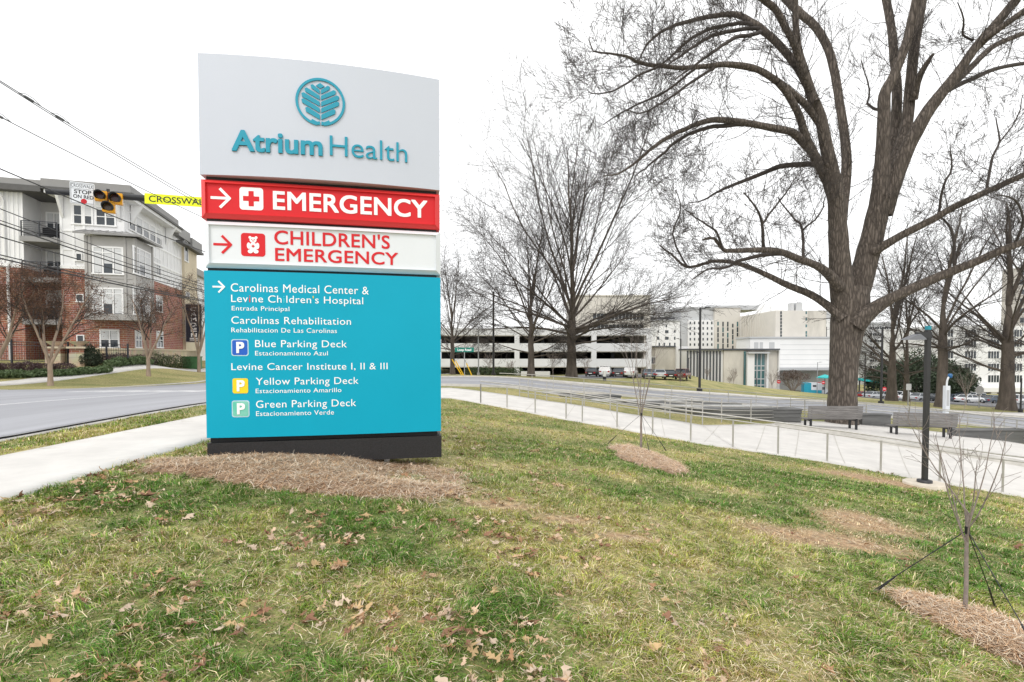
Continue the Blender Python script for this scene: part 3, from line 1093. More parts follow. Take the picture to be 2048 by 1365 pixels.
# raised boards on the white panels
t = MB()
for x in np.linspace(x_l, xr0, 22):
    t.box(x - 0.05, x + 0.05, -0.015, 0.03, z_bL + 0.26, z_eave)
t.box(x_l, xr0 + 0.05, -0.05, 0.03, z_bL, z_bL + 0.26)
for x in (xr1 + 0.06, FL(147, 480)[0], xp):
    t.box(x - 0.07, x + 0.07, -0.015, 0.03, z_b1 + 0.24, z_eave - 0.5)
t.box(xr1 - 0.03, xp + 0.1, -0.06, 0.03, z_b1, z_b1 + 0.24)
for zq in (FL(150, 462)[1], FL(150, 500)[1]):
    t.box(xr1 + 0.13, xp - 0.07, -0.012, 0.03, zq - 0.06, zq + 0.06)
for y in np.linspace(SL(312, 480)[0], yS1, 8):
    t.box(-0.03, 0.015, y - 0.06, y + 0.06, z_b1 + 0.2, z_eave - 0.3)
for zq in (z_b1 + 0.1, FL(255, 500)[1], FL(255, 460)[1]):
    t.box(-0.03, 0.025, 0.2, yS1, zq - 0.08, zq + 0.08)
t.build('trim_boards', M_TRIMW, apt)
# cream end of the wing
e = MB().box(-7, 0.25, yS1, yS2, zg, z_eave - 0.6)
e.build('cream_end_wall', M_BEIGE, apt)
for (a, b, y0, y1) in ((368, 376, 480, 522), (371, 379, 583, 594), (370, 378, 640, 652)):
    ya, za = SL(a, y0, 0.25)
    yb, zb_ = SL(b, y1, 0.25)
    window(apt, 'S', ya, yb, SL(a, y1, 0.25)[1], za, 0.25, cols=1, rail=False)
# rear continuation, lower
e = MB().box(-9, -1.0, yS2, yS2 + 14, zg, z_eave - 2.6)
e.build('rear_wing_wall', M_PANEL, apt)
MB().box(-9.4, -0.6, yS2 - 0.3, yS2 + 14.3, z_eave - 2.6, z_eave - 1.9).build('rear_wing_roof', M_ROOFG, apt)
# roof slabs: deep grey fascias stepping back along the wing
zr0, zr1 = FL(255, 390, -0.65)[1], FL(200, 366, -0.65)[1]
r = MB()
r.box(FL(92, 370)[0], 0.65, -0.65, SL(340, 400)[0], zr0 + 0.12, zr1)
r.build('corner_roof', M_ROOFG, apt)
r = MB().box(FL(92, 370)[0] + 0.1, 0.85, -0.85, SL(345, 400)[0], zr0 - 0.05, zr0 + 0.118)
r.build('corner_roof_edge', M_ROOFD, apt)
r = MB().box(FL(92, 370)[0] + 0.2, 0.7, -0.7, SL(344, 400)[0], zr0 - 0.3, zr0 - 0.05)
r.build('corner_soffit', M_PANEL, apt)
r = MB().box(x_l, FL(92, 370)[0] - 0.02, -0.45, 14, zr0 + 0.15, zr1 - 0.1)
r.build('flank_roof', M_ROOFG, apt)
r = MB().box(x_l, FL(92, 370)[0] - 0.02, -0.65, 14, zr0 - 0.25, zr0 + 0.15)
r.build('flank_roof_edge', M_ROOFD, apt)
y0 = SL(345, 400)[0]
r = MB().box(-9, 0.45, y0 + 0.02, SL(370, 440)[0], zr0 - 0.5, zr1 - 0.3)
r.box(-9, 0.6, SL(370, 440)[0] + 0.02, yS2 + 0.6, zr0 - 0.9, zr1 - 0.7)
r.build('wing_roof', M_ROOFG, apt)
r = MB().box(-9, 0.75, y0 + 0.04, yS2 + 0.6, zr0 - 1.15, zr0 - 0.92)
r.build('wing_roof_edge', M_ROOFD, apt)
r = MB().box(-9, 0.2, y0, yS2 - 0.1, z_eave - 0.6, zr0 - 1.16)
r.build('wing_soffit', M_PANEL, apt)
# sloped eave brackets
for px in (124, 238):
    x = FL(px, 400)[0]
    b = MB()
    b.add([(x - 0.08, -0.02, z_eave - 1.6), (x + 0.08, -0.02, z_eave - 1.6), (x + 0.08, -0.85, z_eave), (x - 0.08, -0.85, z_eave), (x - 0.08, -0.02, z_eave), (x + 0.08, -0.02, z_eave)],
          [(0, 1, 2, 3), (3, 2, 5, 4), (0, 3, 4), (1, 5, 2)])
    b.build('eave_bracket', M_TRIMW, apt)
for px in (262, 331):
    y = SL(px, 430)[0]
    b = MB()
    b.add([(0.02, y - 0.08, z_eave - 1.6), (0.02, y + 0.08, z_eave - 1.6), (0.85, y + 0.08, z_eave), (0.85, y - 0.08, z_eave), (0.02, y - 0.08, z_eave), (0.02, y + 0.08, z_eave)],
          [(0, 1, 2, 3), (3, 2, 5, 4), (0, 3, 4), (1, 5, 2)])
    b.build('eave_bracket', M_TRIMW, apt)
# projecting bay wrapping the corner
zb0, zb1 = FL(200, 640, -1.0)[1], FL(200, 470, -1.5)[1]
xb0 = FL(170, 560, -1.0)[0]
yb1 = SL(308, 560, 1.0)[0]
bay = MB()
bay.box(xb0, 1.0, -1.0, 0.0, zb0, zb1)
bay.box(0.0, 1.0, 0.0, yb1, zb0, zb1)
bayo = bay.build('bay', M_BAY, apt)
tr = MB()
for x in (xb0 + 0.1, FL(181, 560, -1)[0], FL(251, 560, -1)[0], 0.95):
    tr.box(x - 0.08, x + 0.08, -1.06, -1.0, zb0 + 0.5, zb1)
for y in (-0.95, SL(305, 560, 1.0)[0]):
    tr.box(1.0, 1.06, y - 0.08, y + 0.08, zb0 + 0.5, zb1)
tr.box(xb0 - 0.05, 1.09, -1.09, -1.0, zb0, zb0 + 0.42)
tr.box(1.0, 1.09, -1.0, yb1, zb0, zb0 + 0.42)
for zq in (FL(215, 556, -1)[1], FL(215, 566, -1)[1]):
    tr.box(xb0 + 0.2, 0.85, -1.03, -1.0, zq - 0.05, zq + 0.05)
tr.build('bay_trim', M_BAY, bayo)
rf = MB()
zf = FL(200, 463, -1.4)[1]
rf.add([(xb0 - 0.45, -1.5, zb1 + 0.02), (1.5, -1.5, zb1 + 0.02), (1.5, yb1 + 0.4, zb1 + 0.02), (0.0, yb1 + 0.4, zb1 + 0.45), (0.0, 0.0, zb1 + 0.45), (xb0 - 0.45, 0.0, zb1 + 0.45),
        (xb0 - 0.45, -1.5, zb1 + 0.16), (1.5, -1.5, zb1 + 0.16), (1.5, yb1 + 0.4, zb1 + 0.16), (0.0, yb1 + 0.4, zb1 + 0.6), (0.0, 0.0, zb1 + 0.6), (xb0 - 0.45, 0.0, zb1 + 0.6)],
       [(0, 5, 4, 1), (1, 4, 3, 2), (6, 7, 10, 11), (7, 8, 9, 10), (0, 1, 7, 6), (1, 2, 8, 7), (2, 3, 9, 8), (0, 6, 11, 5)])
for x in np.arange(xb0 - 0.3, 1.2, 0.45):
    rf.bar((x, -1.48, zb1 + 0.18), (x, 0.0 if x < 0 else -1.3, zb1 + 0.62 if x < 0 else zb1 + 0.21), 0.04, 0.05)
for y in np.arange(-1.2, yb1 + 0.3, 0.45):
    rf.bar((1.48, y, zb1 + 0.18), (0.0, y, zb1 + 0.62) if y > 0 else (1.2, y, zb1 + 0.22), 0.04, 0.05)
rf.build('bay_roof', M_ROOFG, bayo)
for (py0, py1, bl) in ((492, 549, (0.97, 0.62, 0.97)), (575, 631, (0.97, 0.6, 0.97))):
    window(bayo, 'F', FL(184, py0, -1)[0], FL(247, py0, -1)[0], FL(190, py1, -1)[1], FL(190, py0, -1)[1], 1.0, cols=3, rail=False, transom=0.78, blind_sheen=bl, fw=0.11)
    z0, z1 = FL(255, py1, -1)[1], FL(255, py0, -1)[1]
    window(bayo, 'S', SL(266, py1, 1.0)[0], SL(301, py1, 1.0)[0], z0, z1, 1.0, cols=3, rail=False, transom=0.78, blind_sheen=(0.9, 0.6, 0.97), fw=0.11)
# top-floor windows
for a, b in ((142, 186), (190, 232)):
    window(apt, 'F', FL(a, 430)[0], FL(b, 430)[0], FL(187, 452)[1], FL(187, 411)[1], -0.02, cols=2, blind_sheen=(0.0, 0.5) if a < 180 else (0.15, 0.45), fw=0.1)
zt0, zt1 = SL(257, 459)[1], SL(257, 422)[1]
ys = [SL(p, 450)[0] for p in (257, 271, 285, 298, 311, 323)]
for k in range(5):
    window(apt, 'S', ys[k] + 0.05, ys[k + 1] - 0.05, zt0, zt1, -0.02, cols=1, blind_sheen=0.45 if k % 2 else 0.5, fw=0.09)  # pale upper halves stand for sky mirrored in the glass, put in as colour
# other windows: small square on the pier, side windows, ground floor
for (a, b, y0, y1) in ((151, 165, 506, 523), (152, 168, 588, 605), (153, 169, 670, 690)):
    window(apt, 'F', FL(a, y0)[0], FL(b, y0)[0], FL(a, y1)[1], FL(a, y0)[1], 0.0, cols=1, rail=False, fw=0.07)
window(apt, 'F', FL(199, 660)[0], FL(239, 660)[0], FL(200, 697)[1], FL(200, 659)[1], 0.0, cols=2, blind_sheen=0.5, fw=0.1)
for (a, b, y0, y1) in ((309, 322, 514, 552), (269, 283, 661, 697), (312, 326, 662, 697), (311, 325, 590, 625)):
    ya, za = SL(a, y0)
    yb, zb_ = SL(b, y1)
    window(apt, 'S', ya, yb, SL((a + b) / 2, y1)[1], za, 0.0 if y0 > 560 else -0.02, cols=2, blind_sheen=0.3, fw=0.09)
# balconies in the recess
for i, (ys_, yt) in enumerate(((476, 440), (556, 524), (640, 612))):
    zs = FL(85, ys_)[1]
    slab = MB().box(xr0 + 0.02, xr1 - 0.02, -0.35, 2.2, zs - 0.35, zs)
    so = slab.build('balcony', M_ROOFG, apt)
    rl = MB()
    zt_ = zs + 1.07
    rl.bar((xr0 + 0.05, -0.25, zt_), (xr1 - 0.05, -0.25, zt_), 0.05, 0.05)
    for zq in np.linspace(zs + 0.12, zt_ - 0.12, 7):
        rl.bar((xr0 + 0.05, -0.25, zq), (xr1 - 0.05, -0.25, zq), 0.018, 0.02)
    for x in np.linspace(xr0 + 0.06, xr1 - 0.06, 3):
        rl.bar((x, -0.25, zs), (x, -0.25, zt_), 0.06, 0.06)
    rl.build('railing', M_RAILB, so)
    window(apt, 'F', FL(93, ys_, 2.2)[0], FL(126, ys_, 2.2)[0], zs + 0.05, zs + 2.35, -2.2, cols=2, blind_sheen=0.35, fw=0.1, name='balcony_door')
    MB().box(xr0 + 0.6, xr0 + 1.9, 0.5, 1.2, zs + 0.35, zs + 0.45).box(xr0 + 0.6, xr0 + 1.9, 1.1, 1.2, zs + 0.45, zs + 0.95).box(xr0 + 0.65, xr0 + 0.72, 0.55, 0.62, zs, zs + 0.35).box(xr0 + 1.78, xr0 + 1.85, 0.55, 0.62, zs, zs + 0.35).build('balcony_seat', M_DARK, so)
# downspout, lamps
ds = MB()
x = FL(19, 600)[0]
ds.tube([(x, -0.08, zg), (x, -0.08, z_bL + 0.1), (x + 0.2, -0.08, z_bL + 0.6)], 0.09, 8)
ds.tube([(FL(5, 380)[0], -0.75, zr0), (FL(8, 395)[0], -0.1, zr0 - 0.9), (FL(8, 395)[0], -0.1, z_bL + 0.7)], 0.07, 8)
ds.build('downpipe', M_TRIMW, apt)
# stone base along the wing
sb = MB()
zst = FL(260, 700)[1]
sb.box(FL(172, 705)[0], 0.25, -0.22, 0.0, zg, zst)
sb.box(0.0, 0.25, 0.0, yS2, zg, zst)
sb.build('stone_base', M_STONE, apt)
cpm = MB().box(FL(172, 705)[0], 0.3, -0.27, -0.0, zst + 0.002, zst + 0.12)
cpm.box(0.0, 0.3, 0.0, yS2, zst + 0.002, zst + 0.12)
cpm.build('stone_coping', M_BEIGE, apt)

# blade sign hung on the wing
bx0, bzt = SL(358, 607)
nb = 1.0
cs = thing('vertical_blade_sign', (CB[0], CB[1], 0), 'narrow dark vertical sign with white capital letters fixed to the brick side wall', 'sign', rz=CANG)
yy, _ = SL(364, 645, 0.1)
zt_, zb_ = SL(364, 607, 0.5)[1], SL(364, 683, 0.5)[1]
MB().box(0.45, 1.75, yy - 0.09, yy + 0.09, zb_, zt_).build('sign_board', mat('navy sign board', (0.02, 0.026, 0.045, 1), 0.4), cs)
bd = MB()
for z0, z1, a, b in ((zt_, zt_ + 0.07, 0.4, 1.8), (zb_ - 0.07, zb_, 0.4, 1.8), (zb_, zt_, 0.4, 0.45), (zb_, zt_, 1.75, 1.8)):
    bd.box(a, b, yy - 0.11, yy + 0.11, z0, z1)
for z in (zt_ - 0.3, (zt_ + zb_) / 2, zb_ + 0.4):
    bd.box(0.0, 0.4, yy - 0.03, yy + 0.03, z - 0.03, z + 0.03)
bd.build('sign_frame', M_STEEL, cs)
Hh = (zt_ - zb_) * 0.84 / 6
for i, ch in enumerate('CAMDEN'):
    zc = zt_ - 0.18 - (i + 0.5) * Hh
    lettering('letter', ch, 0.86, 1.36, zc - Hh * 0.36, zc + Hh * 0.36, lambda x, z, d: (x, yy - 0.09 - d, z), M_LETW, cs, depth=0.02, offset=0.03)
MB().box(0.75, 1.45, yy - 0.1, yy - 0.0905, zb_ + 0.28, zb_ + 0.36).box(0.75, 1.45, yy - 0.1, yy - 0.0905, zb_ + 0.12, zb_ + 0.2).build('sign_bars', M_LETW, cs)

# front garden: piers with urns, iron fence, wall
def W2(xl, yl):
    p = CB + CE * xl + CN * yl
    return p[0], p[1]


def pier(px, name_lab, yl=-3.2):
    xl, _ = FL(px, 715, yl)
    X, Y = W2(xl, yl)
    z0 = H(X, Y) - 0.1
    zt = at(px, 694, Y)[2]
    pr = thing('stone_pier', (X, Y, z0), name_lab, 'gate pier', 'stone piers topped with urns', rz=CANG)
    MB().box(-0.42, 0.42, -0.42, 0.42, 0, zt - z0 - 0.45).build('shaft', M_STONE, pr)
    MB().box(-0.4, 0.4, -0.4, 0.4, zt - z0 - 0.45, zt - z0 - 0.12).build('brick_band', M_BRICK, pr)
    MB().box(-0.52, 0.52, -0.52, 0.52, zt - z0 - 0.12, zt - z0).build('cap', M_BEIGE, pr)
    u = MB().tube([(0, 0, zt - z0 + h) for h in (0, 0.06, 0.12, 0.3, 0.36)], [0.22, 0.16, 0.3, 0.52, 0.55], 16)
    ur = tag(u.build('stone_urn', M_STONE, None), 'shallow stone urn standing on the ' + name_lab.split(' stone')[0] + ' pier', 'urn', 'stone urns on the gate piers')
    ur.location = (X, Y, z0)
    return pr


pier(113, 'left stone gate pier nearer the multi-stem tree')
pier(160, 'right stone gate pier beside the dark conifer')


def iron_fence(px0, px1, yl, lab):
    fx0, fx1 = FL(px0, 720, yl)[0], FL(px1, 720, yl)[0]
    X, Y = W2(fx0, yl)
    fo = thing('iron_fence', (0, 0, 0), lab, 'fence', 'black iron fences in front of the flats')
    n = max(2, int((fx1 - fx0) / 1.9))
    zs = []
    for k in range(n + 1):
        xl = fx0 + (fx1 - fx0) * k / n
        x, y = W2(xl, yl)
        zs.append((x, y, H(x, y)))
        MB().box(-0.045, 0.045, -0.045, 0.045, -0.2, 1.55).build('post', M_RAILB, fo, (x, y, H(x, y)))
    pn = MB()
    for a, b in zip(zs[:-1], zs[1:]):
        for h in (1.42, 1.2, 0.18):
            pn.bar((a[0], a[1], a[2] + h), (b[0], b[1], b[2] + h), 0.03, 0.035)
        L = math.hypot(b[0] - a[0], b[1] - a[1])
        m_ = int(L / 0.13)
        for i in range(1, m_):
            t = i / m_
            x, y, z = a[0] + (b[0] - a[0]) * t, a[1] + (b[1] - a[1]) * t, a[2] + (b[2] - a[2]) * t
            pn.bar((x, y, z + 0.18), (x, y, z + 1.42), 0.014, 0.014)
    pn.build('bars', M_RAILB, fo)


iron_fence(-60, 104, -3.2, 'black iron garden fence left of the gate piers')
iron_fence(122, 151, -3.2, 'narrow black iron gate between the two stone piers')
iron_fence(170, 256, -2.2, 'black iron garden fence right of the piers, below the ground-floor window')

# utility cabinet
X, Y = W2(*(SL(384, 740, 3.0)[::-1])) if False else (at(385, 741, 43)[0], 43)
z0 = H(X, Y)
ub = thing('utility_cabinet', (X, Y, z0), 'green metal utility cabinet beside the clipped hedge and cream wall', 'cabinet', rz=0.25)
M_UTIL = mat('utility green', (0.06, 0.17, 0.06, 1), 0.5, var=0.1)
hh = at(385, 714, 43)[2] - z0
MB().box(-0.6, 0.6, -0.45, 0.45, -0.1, hh - 0.05).build('body', M_UTIL, ub)
MB().box(-0.64, 0.64, -0.49, 0.49, hh - 0.05, hh + 0.03).build('lid', M_UTIL, ub)
MB().box(-0.02, 0.02, -0.49, -0.452, 0.35, 0.6).box(-0.5, -0.01, -0.465, -0.4505, 0.1, hh - 0.1).box(0.01, 0.5, -0.465, -0.4505, 0.1, hh - 0.1).build('door', M_UTIL, ub)

# ------------------------------------------------------------------ traffic mast arm
mast_base = (-7.9, 20.6)
mz = H(*mast_base)
ma = thing('traffic_mast_arm', (0, 0, 0), 'black mast arm reaching over the street with crosswalk signs and signal', 'signal mast')
Lf = at(92, 383, 17.6)
R1 = at(291, 397, 18.9)
dirv = (R1 - Lf)
tt = (mast_base[0] - Lf[0]) / dirv[0]
Rt = Lf + dirv * tt
MB().tube([Lf, Lf + dirv * tt * 0.5, Rt], [0.1, 0.125, 0.15], 14).build('arm', M_BLACK, ma)
MB().tube([(Rt[0], Rt[1] + 0.05, mz - 0.2), (Rt[0], Rt[1] + 0.05, Rt[2] + 0.5)], [0.2, 0.14], 16).build('pole', M_BLACK, ma)
MB().cyl((Rt[0], Rt[1] + 0.05, mz - 0.05), 0.33, 0.25, 16).build('pole_base', M_BLACK, ma)


def armpt(px):
    d = ray(px, 390)
    k = d[0] / d[1]
    t = (k * Lf[1] - Lf[0]) / (dirv[0] - k * dirv[1])
    return Lf + dirv * t


a_ang = math.atan2(dirv[1], dirv[0])
p = armpt(168)
ss = thing('stop_on_red_sign', tuple(p), 'white rectangular STOP ON RED sign with red dot hung on the mast arm', 'sign', rz=a_ang)
k = p[1] / 1000.0
wS, zS0, zS1 = 19 * k, (at(168, 411.5, p[1])[2] - p[2]), (at(168, 369, p[1])[2] - p[2])
MB().prism(rrect(-wS, wS, zS0, zS1, 0.04), lambda a, b: (a, -0.2, b), lambda a, b: (a, -0.185, b)).build('sign_plate', M_WHITEP, ss)
MB().box(-0.05, 0.05, -0.185, -0.08, -0.1, 0.1).build('bracket', M_BLACK, ss)
fs_ = lambda x, z, d: (x, -0.2 - d, z)
M_INK = mat('black sign ink', (0.02, 0.02, 0.022, 1), 0.5)
lh = zS1 - zS0
lettering('lettering', 'CROSSWALK', -wS * 0.9, wS * 0.9, zS1 - lh * 0.24, zS1 - lh * 0.09, fs_, M_INK, ss, depth=0.002, offset=0.0)
lettering('lettering', 'STOP', -wS * 0.66, wS * 0.74, zS1 - lh * 0.53, zS1 - lh * 0.35, fs_, M_INK, ss, depth=0.002, offset=0.02)
lettering('lettering', 'ON RED', -wS * 0.74, wS * 0.9, zS1 - lh * 0.745, zS1 - lh * 0.58, fs_, M_INK, ss, depth=0.002, offset=0.015)
MB().prism(circle(0.04, zS1 - lh * 0.87, 0.085, 0.09), lambda a, b: (a, -0.2045, b), lambda a, b: (a, -0.2005, b)).build('red_dot', mat('sign red', srgb(200, 10, 30), 0.5), ss)
fb = MB()
bdz = 0.018
for (a, b, c, d) in ((-wS * 0.94, wS * 0.94, zS1 - lh * 0.04 - bdz, zS1 - lh * 0.04), (-wS * 0.94, wS * 0.94, zS1 - lh * 0.29 - bdz, zS1 - lh * 0.29), (-wS * 0.94, wS * 0.94, zS0 + 0.02, zS0 + 0.02 + bdz), (-wS * 0.94, -wS * 0.94 + bdz, zS0 + 0.04, zS1 - lh * 0.07), (wS * 0.94 - bdz, wS * 0.94, zS0 + 0.04, zS1 - lh * 0.07)):
    fb.box(a, b, -0.203, -0.2005, c, d)
fb.build('sign_border', mat('sign border grey', (0.3, 0.31, 0.32, 1), 0.5), ss)

p = armpt(218)
sg = thing('pedestrian_beacon', tuple(p), 'yellow three-lens pedestrian beacon with black visors hung on the mast arm', 'traffic signal', rz=a_ang + 0.06)
M_SIGY = mat('signal yellow', srgb(238, 168, 12), 0.45, var=0.06)
M_LENS = mat('dark red lens', (0.06, 0.008, 0.01, 1), 0.2)
M_LENS2 = mat('dark amber lens', (0.08, 0.04, 0.01, 1), 0.2)
kk = p[1] / 1000.0
for (px, py, wd, lens) in ((208, 398.5, 9.5, M_LENS), (231, 400, 10.5, M_LENS), (220, 419, 10, M_LENS2)):
    d = at(px, py, p[1]) - p
    cxx, czz, r = d[0], d[2], wd * kk
    sec = MB().box(cxx - r, cxx + r, -0.36, -0.16, czz - r, czz + r).build('lens_housing', M_SIGY, sg)
    v = MB()
    m_ = 20
    ring = []
    for kq in range(m_ + 1):
        a = math.radians(-60 + 300 * kq / m_ - 0) + 0
        a = math.radians(-50) + math.radians(280) * kq / m_
        ring.append((math.cos(a), math.sin(a)))
    ro, ri = r * 0.86, r * 0.76
    vs_, fs2 = [], []
    for (ca, sa) in ring:
        ln = 0.26 + 0.1 * sa
        for rad in (ro, ri):
            vs_.append((cxx + ca * rad, -0.36, czz + sa * rad))
            vs_.append((cxx + ca * rad - 0.02, -0.36 - ln, czz + sa * rad - 0.03))
    for kq in range(m_):
        a, b = kq * 4, kq * 4 + 4
        fs2 += [(a, b, b + 1, a + 1), (a + 2, a + 3, b + 3, b + 2), (a + 1, b + 1, b + 3, a + 3)]
    v.add(vs_, fs2, True)
    v.build('visor', M_BLACK, sec)
    MB().tube([(cxx, -0.362, czz), (cxx, -0.385, czz)], [r * 0.74, r * 0.7], 20).build('lens', lens, sec)
MB().box(-0.05, 0.05, -0.16, -0.06, -0.3, 0.2).build('bracket', M_BLACK, sg)

p = armpt(345)
cwp = thing('crosswalk_sign', tuple(armpt(291)), 'long bright yellow CROSSWALK sign hung along the mast arm behind the hospital sign', 'sign', rz=a_ang)
p0 = armpt(291)
L_ = 2.25
zc0, zc1 = at(291, 410, p0[1])[2] - p0[2], at(291, 389.5, p0[1])[2] - p0[2]
sl_ = dirv[2] / math.hypot(dirv[0], dirv[1])
M_FLY = mat('fluorescent yellow', srgb(236, 246, 20), 0.4, var=0.02)
MB().prism([(0, zc0), (L_, zc0 + sl_ * L_), (L_, zc1 + sl_ * L_), (0, zc1)], lambda a, b: (a, -0.2, b), lambda a, b: (a, -0.185, b)).build('sign_plate', M_FLY, cwp)
hz = zc1 - zc0
lettering('lettering', 'CROSSWALK', 0.13, 2.1, zc0 + hz * 0.2, zc0 + hz * 0.8, lambda x, z, d: (x, -0.2 - d, z + sl_ * x), M_INK, cwp, depth=0.002, offset=0.008)
MB().box(0.4, 0.5, -0.185, -0.08, -0.1, 0.1).box(1.8, 1.9, -0.185, -0.08, -0.12, 0.08).build('bracket', M_BLACK, cwp)

# ------------------------------------------------------------------ overhead wires along the street
M_WIRE = mat('wire', (0.05, 0.05, 0.052, 1), 0.6)
M_INS = mat('insulator grey', (0.12, 0.125, 0.13, 1), 0.4)


def wire(xw, pl0, pl1, r, lab, sag=0.25, ins=()):
    """Two photo points fix the span in the vertical plane x = xw; it runs on past the frame."""
    d0, d1 = ray(*pl0), ray(*pl1)
    a = d0 * (xw / d0[0])
    b = d1 * (xw / d1[0])
    s = b - a
    pts = []
    for t in np.linspace(-0.6, 2.6, 40):
        q = a + s * t
        q[2] += sag * (t * (t - 1)) * 0.5
        pts.append(tuple(q))
    o = thing('overhead_wire', (0, 0, 0), lab, 'wire', 'overhead wires along the street')
    MB().tube(pts, r, 5).build('cable', M_WIRE, o)
    for px in ins:
        t = ((px - CX) / FPX)
        yv = xw / t
        tt_ = (yv - a[1]) / s[1]
        q = a + s * tt_
        q[2] += sag * (tt_ * (tt_ - 1)) * 0.5
        u = s / np.linalg.norm(s)
        mb = MB()
        mb.tube([q - u * 0.11, q - u * 0.08, q + u * 0.08, q + u * 0.11], [0.012, 0.026, 0.026, 0.012], 10)
        mb.tube([q - u * 0.2, q - u * 0.11], 0.013, 8)
        mb.tube([q + u * 0.11, q + u * 0.24], 0.012, 8)
        mb.tube([q - u * 0.2, q - u * 0.07 + np.array((0, 0, 0.06)), q + u * 0.1 + np.array((0, 0, 0.06)), q + u * 0.25], 0.006, 5)
        mb.build('insulator', M_INS, o)


wire(-9.5, (0, 162), (380, 392), 0.009, 'thin upper wire of the topmost pair, carrying two insulators', ins=(72, 132))
wire(-9.47, (0, 165), (372, 393), 0.009, 'thin lower wire of the topmost pair over the street')
wire(-9.5, (0, 234), (390, 428), 0.009, 'thin single wire with one insulator at its left end', ins=(9,))
wire(-9.6, (0, 338), (396, 499), 0.012, 'dark wire crossing just below the free end of the mast arm')
wire(-9.6, (0, 418), (396, 566), 0.009, 'thin wire crossing the upper balcony of the flats')
wire(-9.6, (0, 441), (396, 571), 0.009, 'thin wire close above the thick cable across the brick building')
wire(-9.6, (0, 448), (396, 578), 0.014, 'thick cable crossing the grey bay of the flats')
wire(-9.6, (0, 474), (396, 582), 0.012, 'dark cable below the middle balcony slab, third from the bottom')
wire(-9.6, (0, 510), (396, 598), 0.012, 'dark cable crossing the brick pier, second from the bottom')
wire(-9.6, (0, 517), (396, 601), 0.015, 'lowest thick cable crossing the brick pier')
# ------------------------------------------------------------------ buildings beyond the loop road (all face the camera side)
M_DECK = mat('parking deck concrete', (0.66, 0.665, 0.68, 1), 0.8, var=0.06, scale=0.3)
M_DECKC = mat('cream precast concrete', (0.65, 0.62, 0.57, 1), 0.85, var=0.06, scale=0.25)
M_LGREY = mat('light grey cladding', (0.50, 0.51, 0.52, 1), 0.7, var=0.05, scale=0.2)
M_CREAM = mat('cream stone cladding', (0.63, 0.60, 0.55, 1), 0.8, var=0.07, scale=0.2)
M_WHITEB = mat('white cladding', (0.77, 0.77, 0.765, 1), 0.7, var=0.04, scale=0.2)
M_STAIN = mat('weathered concrete', (0.56, 0.53, 0.475, 1), 0.9, var=0.18, scale=0.35, bump=0.1, stretch=(1, 1, 0.35))
M_TEALG = mat('teal glass', (0.05, 0.13, 0.14, 1), 0.08, var=0.3, scale=0.3, spec=0.6)
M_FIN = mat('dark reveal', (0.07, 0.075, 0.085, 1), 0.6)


def fb_box(mb, px0, px1, py0, py1, Y, d0=0.0, d1=1.0, ang=0.0):
    """Box between photo points on the plane Y, from Y+d0 back to Y+d1."""
    a, b = at(px0, py1, Y), at(px1, py0, Y)
    return mb.box(a[0], b[0], Y + d0, Y + d1, a[2], b[2])


def fwin(parent, px0, px1, py0, py1, Y, name='window', m=None, frame=True, cols=1):
    a, b = at(px0, py1, Y), at(px1, py0, Y)
    w = MB().box(a[0], b[0], Y - 0.03, Y + 0.4, a[2], b[2]).build(name, m or M_GLASS, parent)
    if frame:
        f = MB()
        t = 0.1
        f.box(a[0] - t, b[0] + t, Y - 0.09, Y + 0.1, a[2] - t, a[2])
        f.box(a[0] - t, b[0] + t, Y - 0.06, Y + 0.1, b[2], b[2] + t)
        for k in range(1, cols):
            x = a[0] + (b[0] - a[0]) * k / cols
            f.box(x - 0.06, x + 0.06, Y - 0.05, Y + 0.1, a[2], b[2])
        f.build('sill', M_WHITEB, w)
    return w


# parking deck
YD = 100.0
pd = thing('parking_deck', (0, 0, 0), 'long white open-sided parking deck with dark level openings behind the bare trees', 'parking garage')
xl, xr = at(840, 700, YD)[0], at(1296, 700, YD)[0]
zbase = at(1000, 775, YD)[2]
for (y0, y1) in ((657, 671), (687, 703), (718, 734)):
    MB().box(xl, xr, YD, YD + 0.5, at(900, y1, YD)[2], at(900, y0, YD)[2]).build('spandrel', M_DECK, pd)
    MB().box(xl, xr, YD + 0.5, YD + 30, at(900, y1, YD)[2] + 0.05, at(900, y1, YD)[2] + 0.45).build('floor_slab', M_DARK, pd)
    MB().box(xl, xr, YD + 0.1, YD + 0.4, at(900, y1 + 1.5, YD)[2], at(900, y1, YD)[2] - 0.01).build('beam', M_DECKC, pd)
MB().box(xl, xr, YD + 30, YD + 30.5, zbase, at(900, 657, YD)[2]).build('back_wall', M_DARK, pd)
MB().box(xr - 0.6, xr, YD + 0.7, YD + 29.9, zbase, at(900, 657, YD)[2] - 0.1).build('end_wall', M_DECKC, pd)
for px in (858, 1034, 1188, 1298):
    a = at(px, 700, YD)[0]
    MB().box(a - 0.5, a + 0.5, YD - 0.05, YD + 0.6, zbase, at(px, 657, YD)[2] + 0.05).build('column', M_DECK, pd)
for px in (915, 975, 1085, 1135, 1225, 1262):
    a = at(px, 700, YD + 6)[0]
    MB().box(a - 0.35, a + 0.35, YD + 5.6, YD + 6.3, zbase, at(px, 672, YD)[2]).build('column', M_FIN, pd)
ob = thing('office_block', (0, 0, 0), 'cream office storeys with two window bands above the parking deck', 'building')
yo = YD + 1.5
MB().box(at(1150, 600, yo)[0], at(1301, 600, yo)[0], yo, yo + 16, at(1200, 668, yo)[2], at(1200, 593, yo)[2]).build('wall', M_DECKC, ob)
for (a, b, y0, y1) in ((1186, 1287, 627, 640), (1178, 1286, 649, 661.5)):
    fwin(ob, a, b, y0, y1, yo, cols=14)
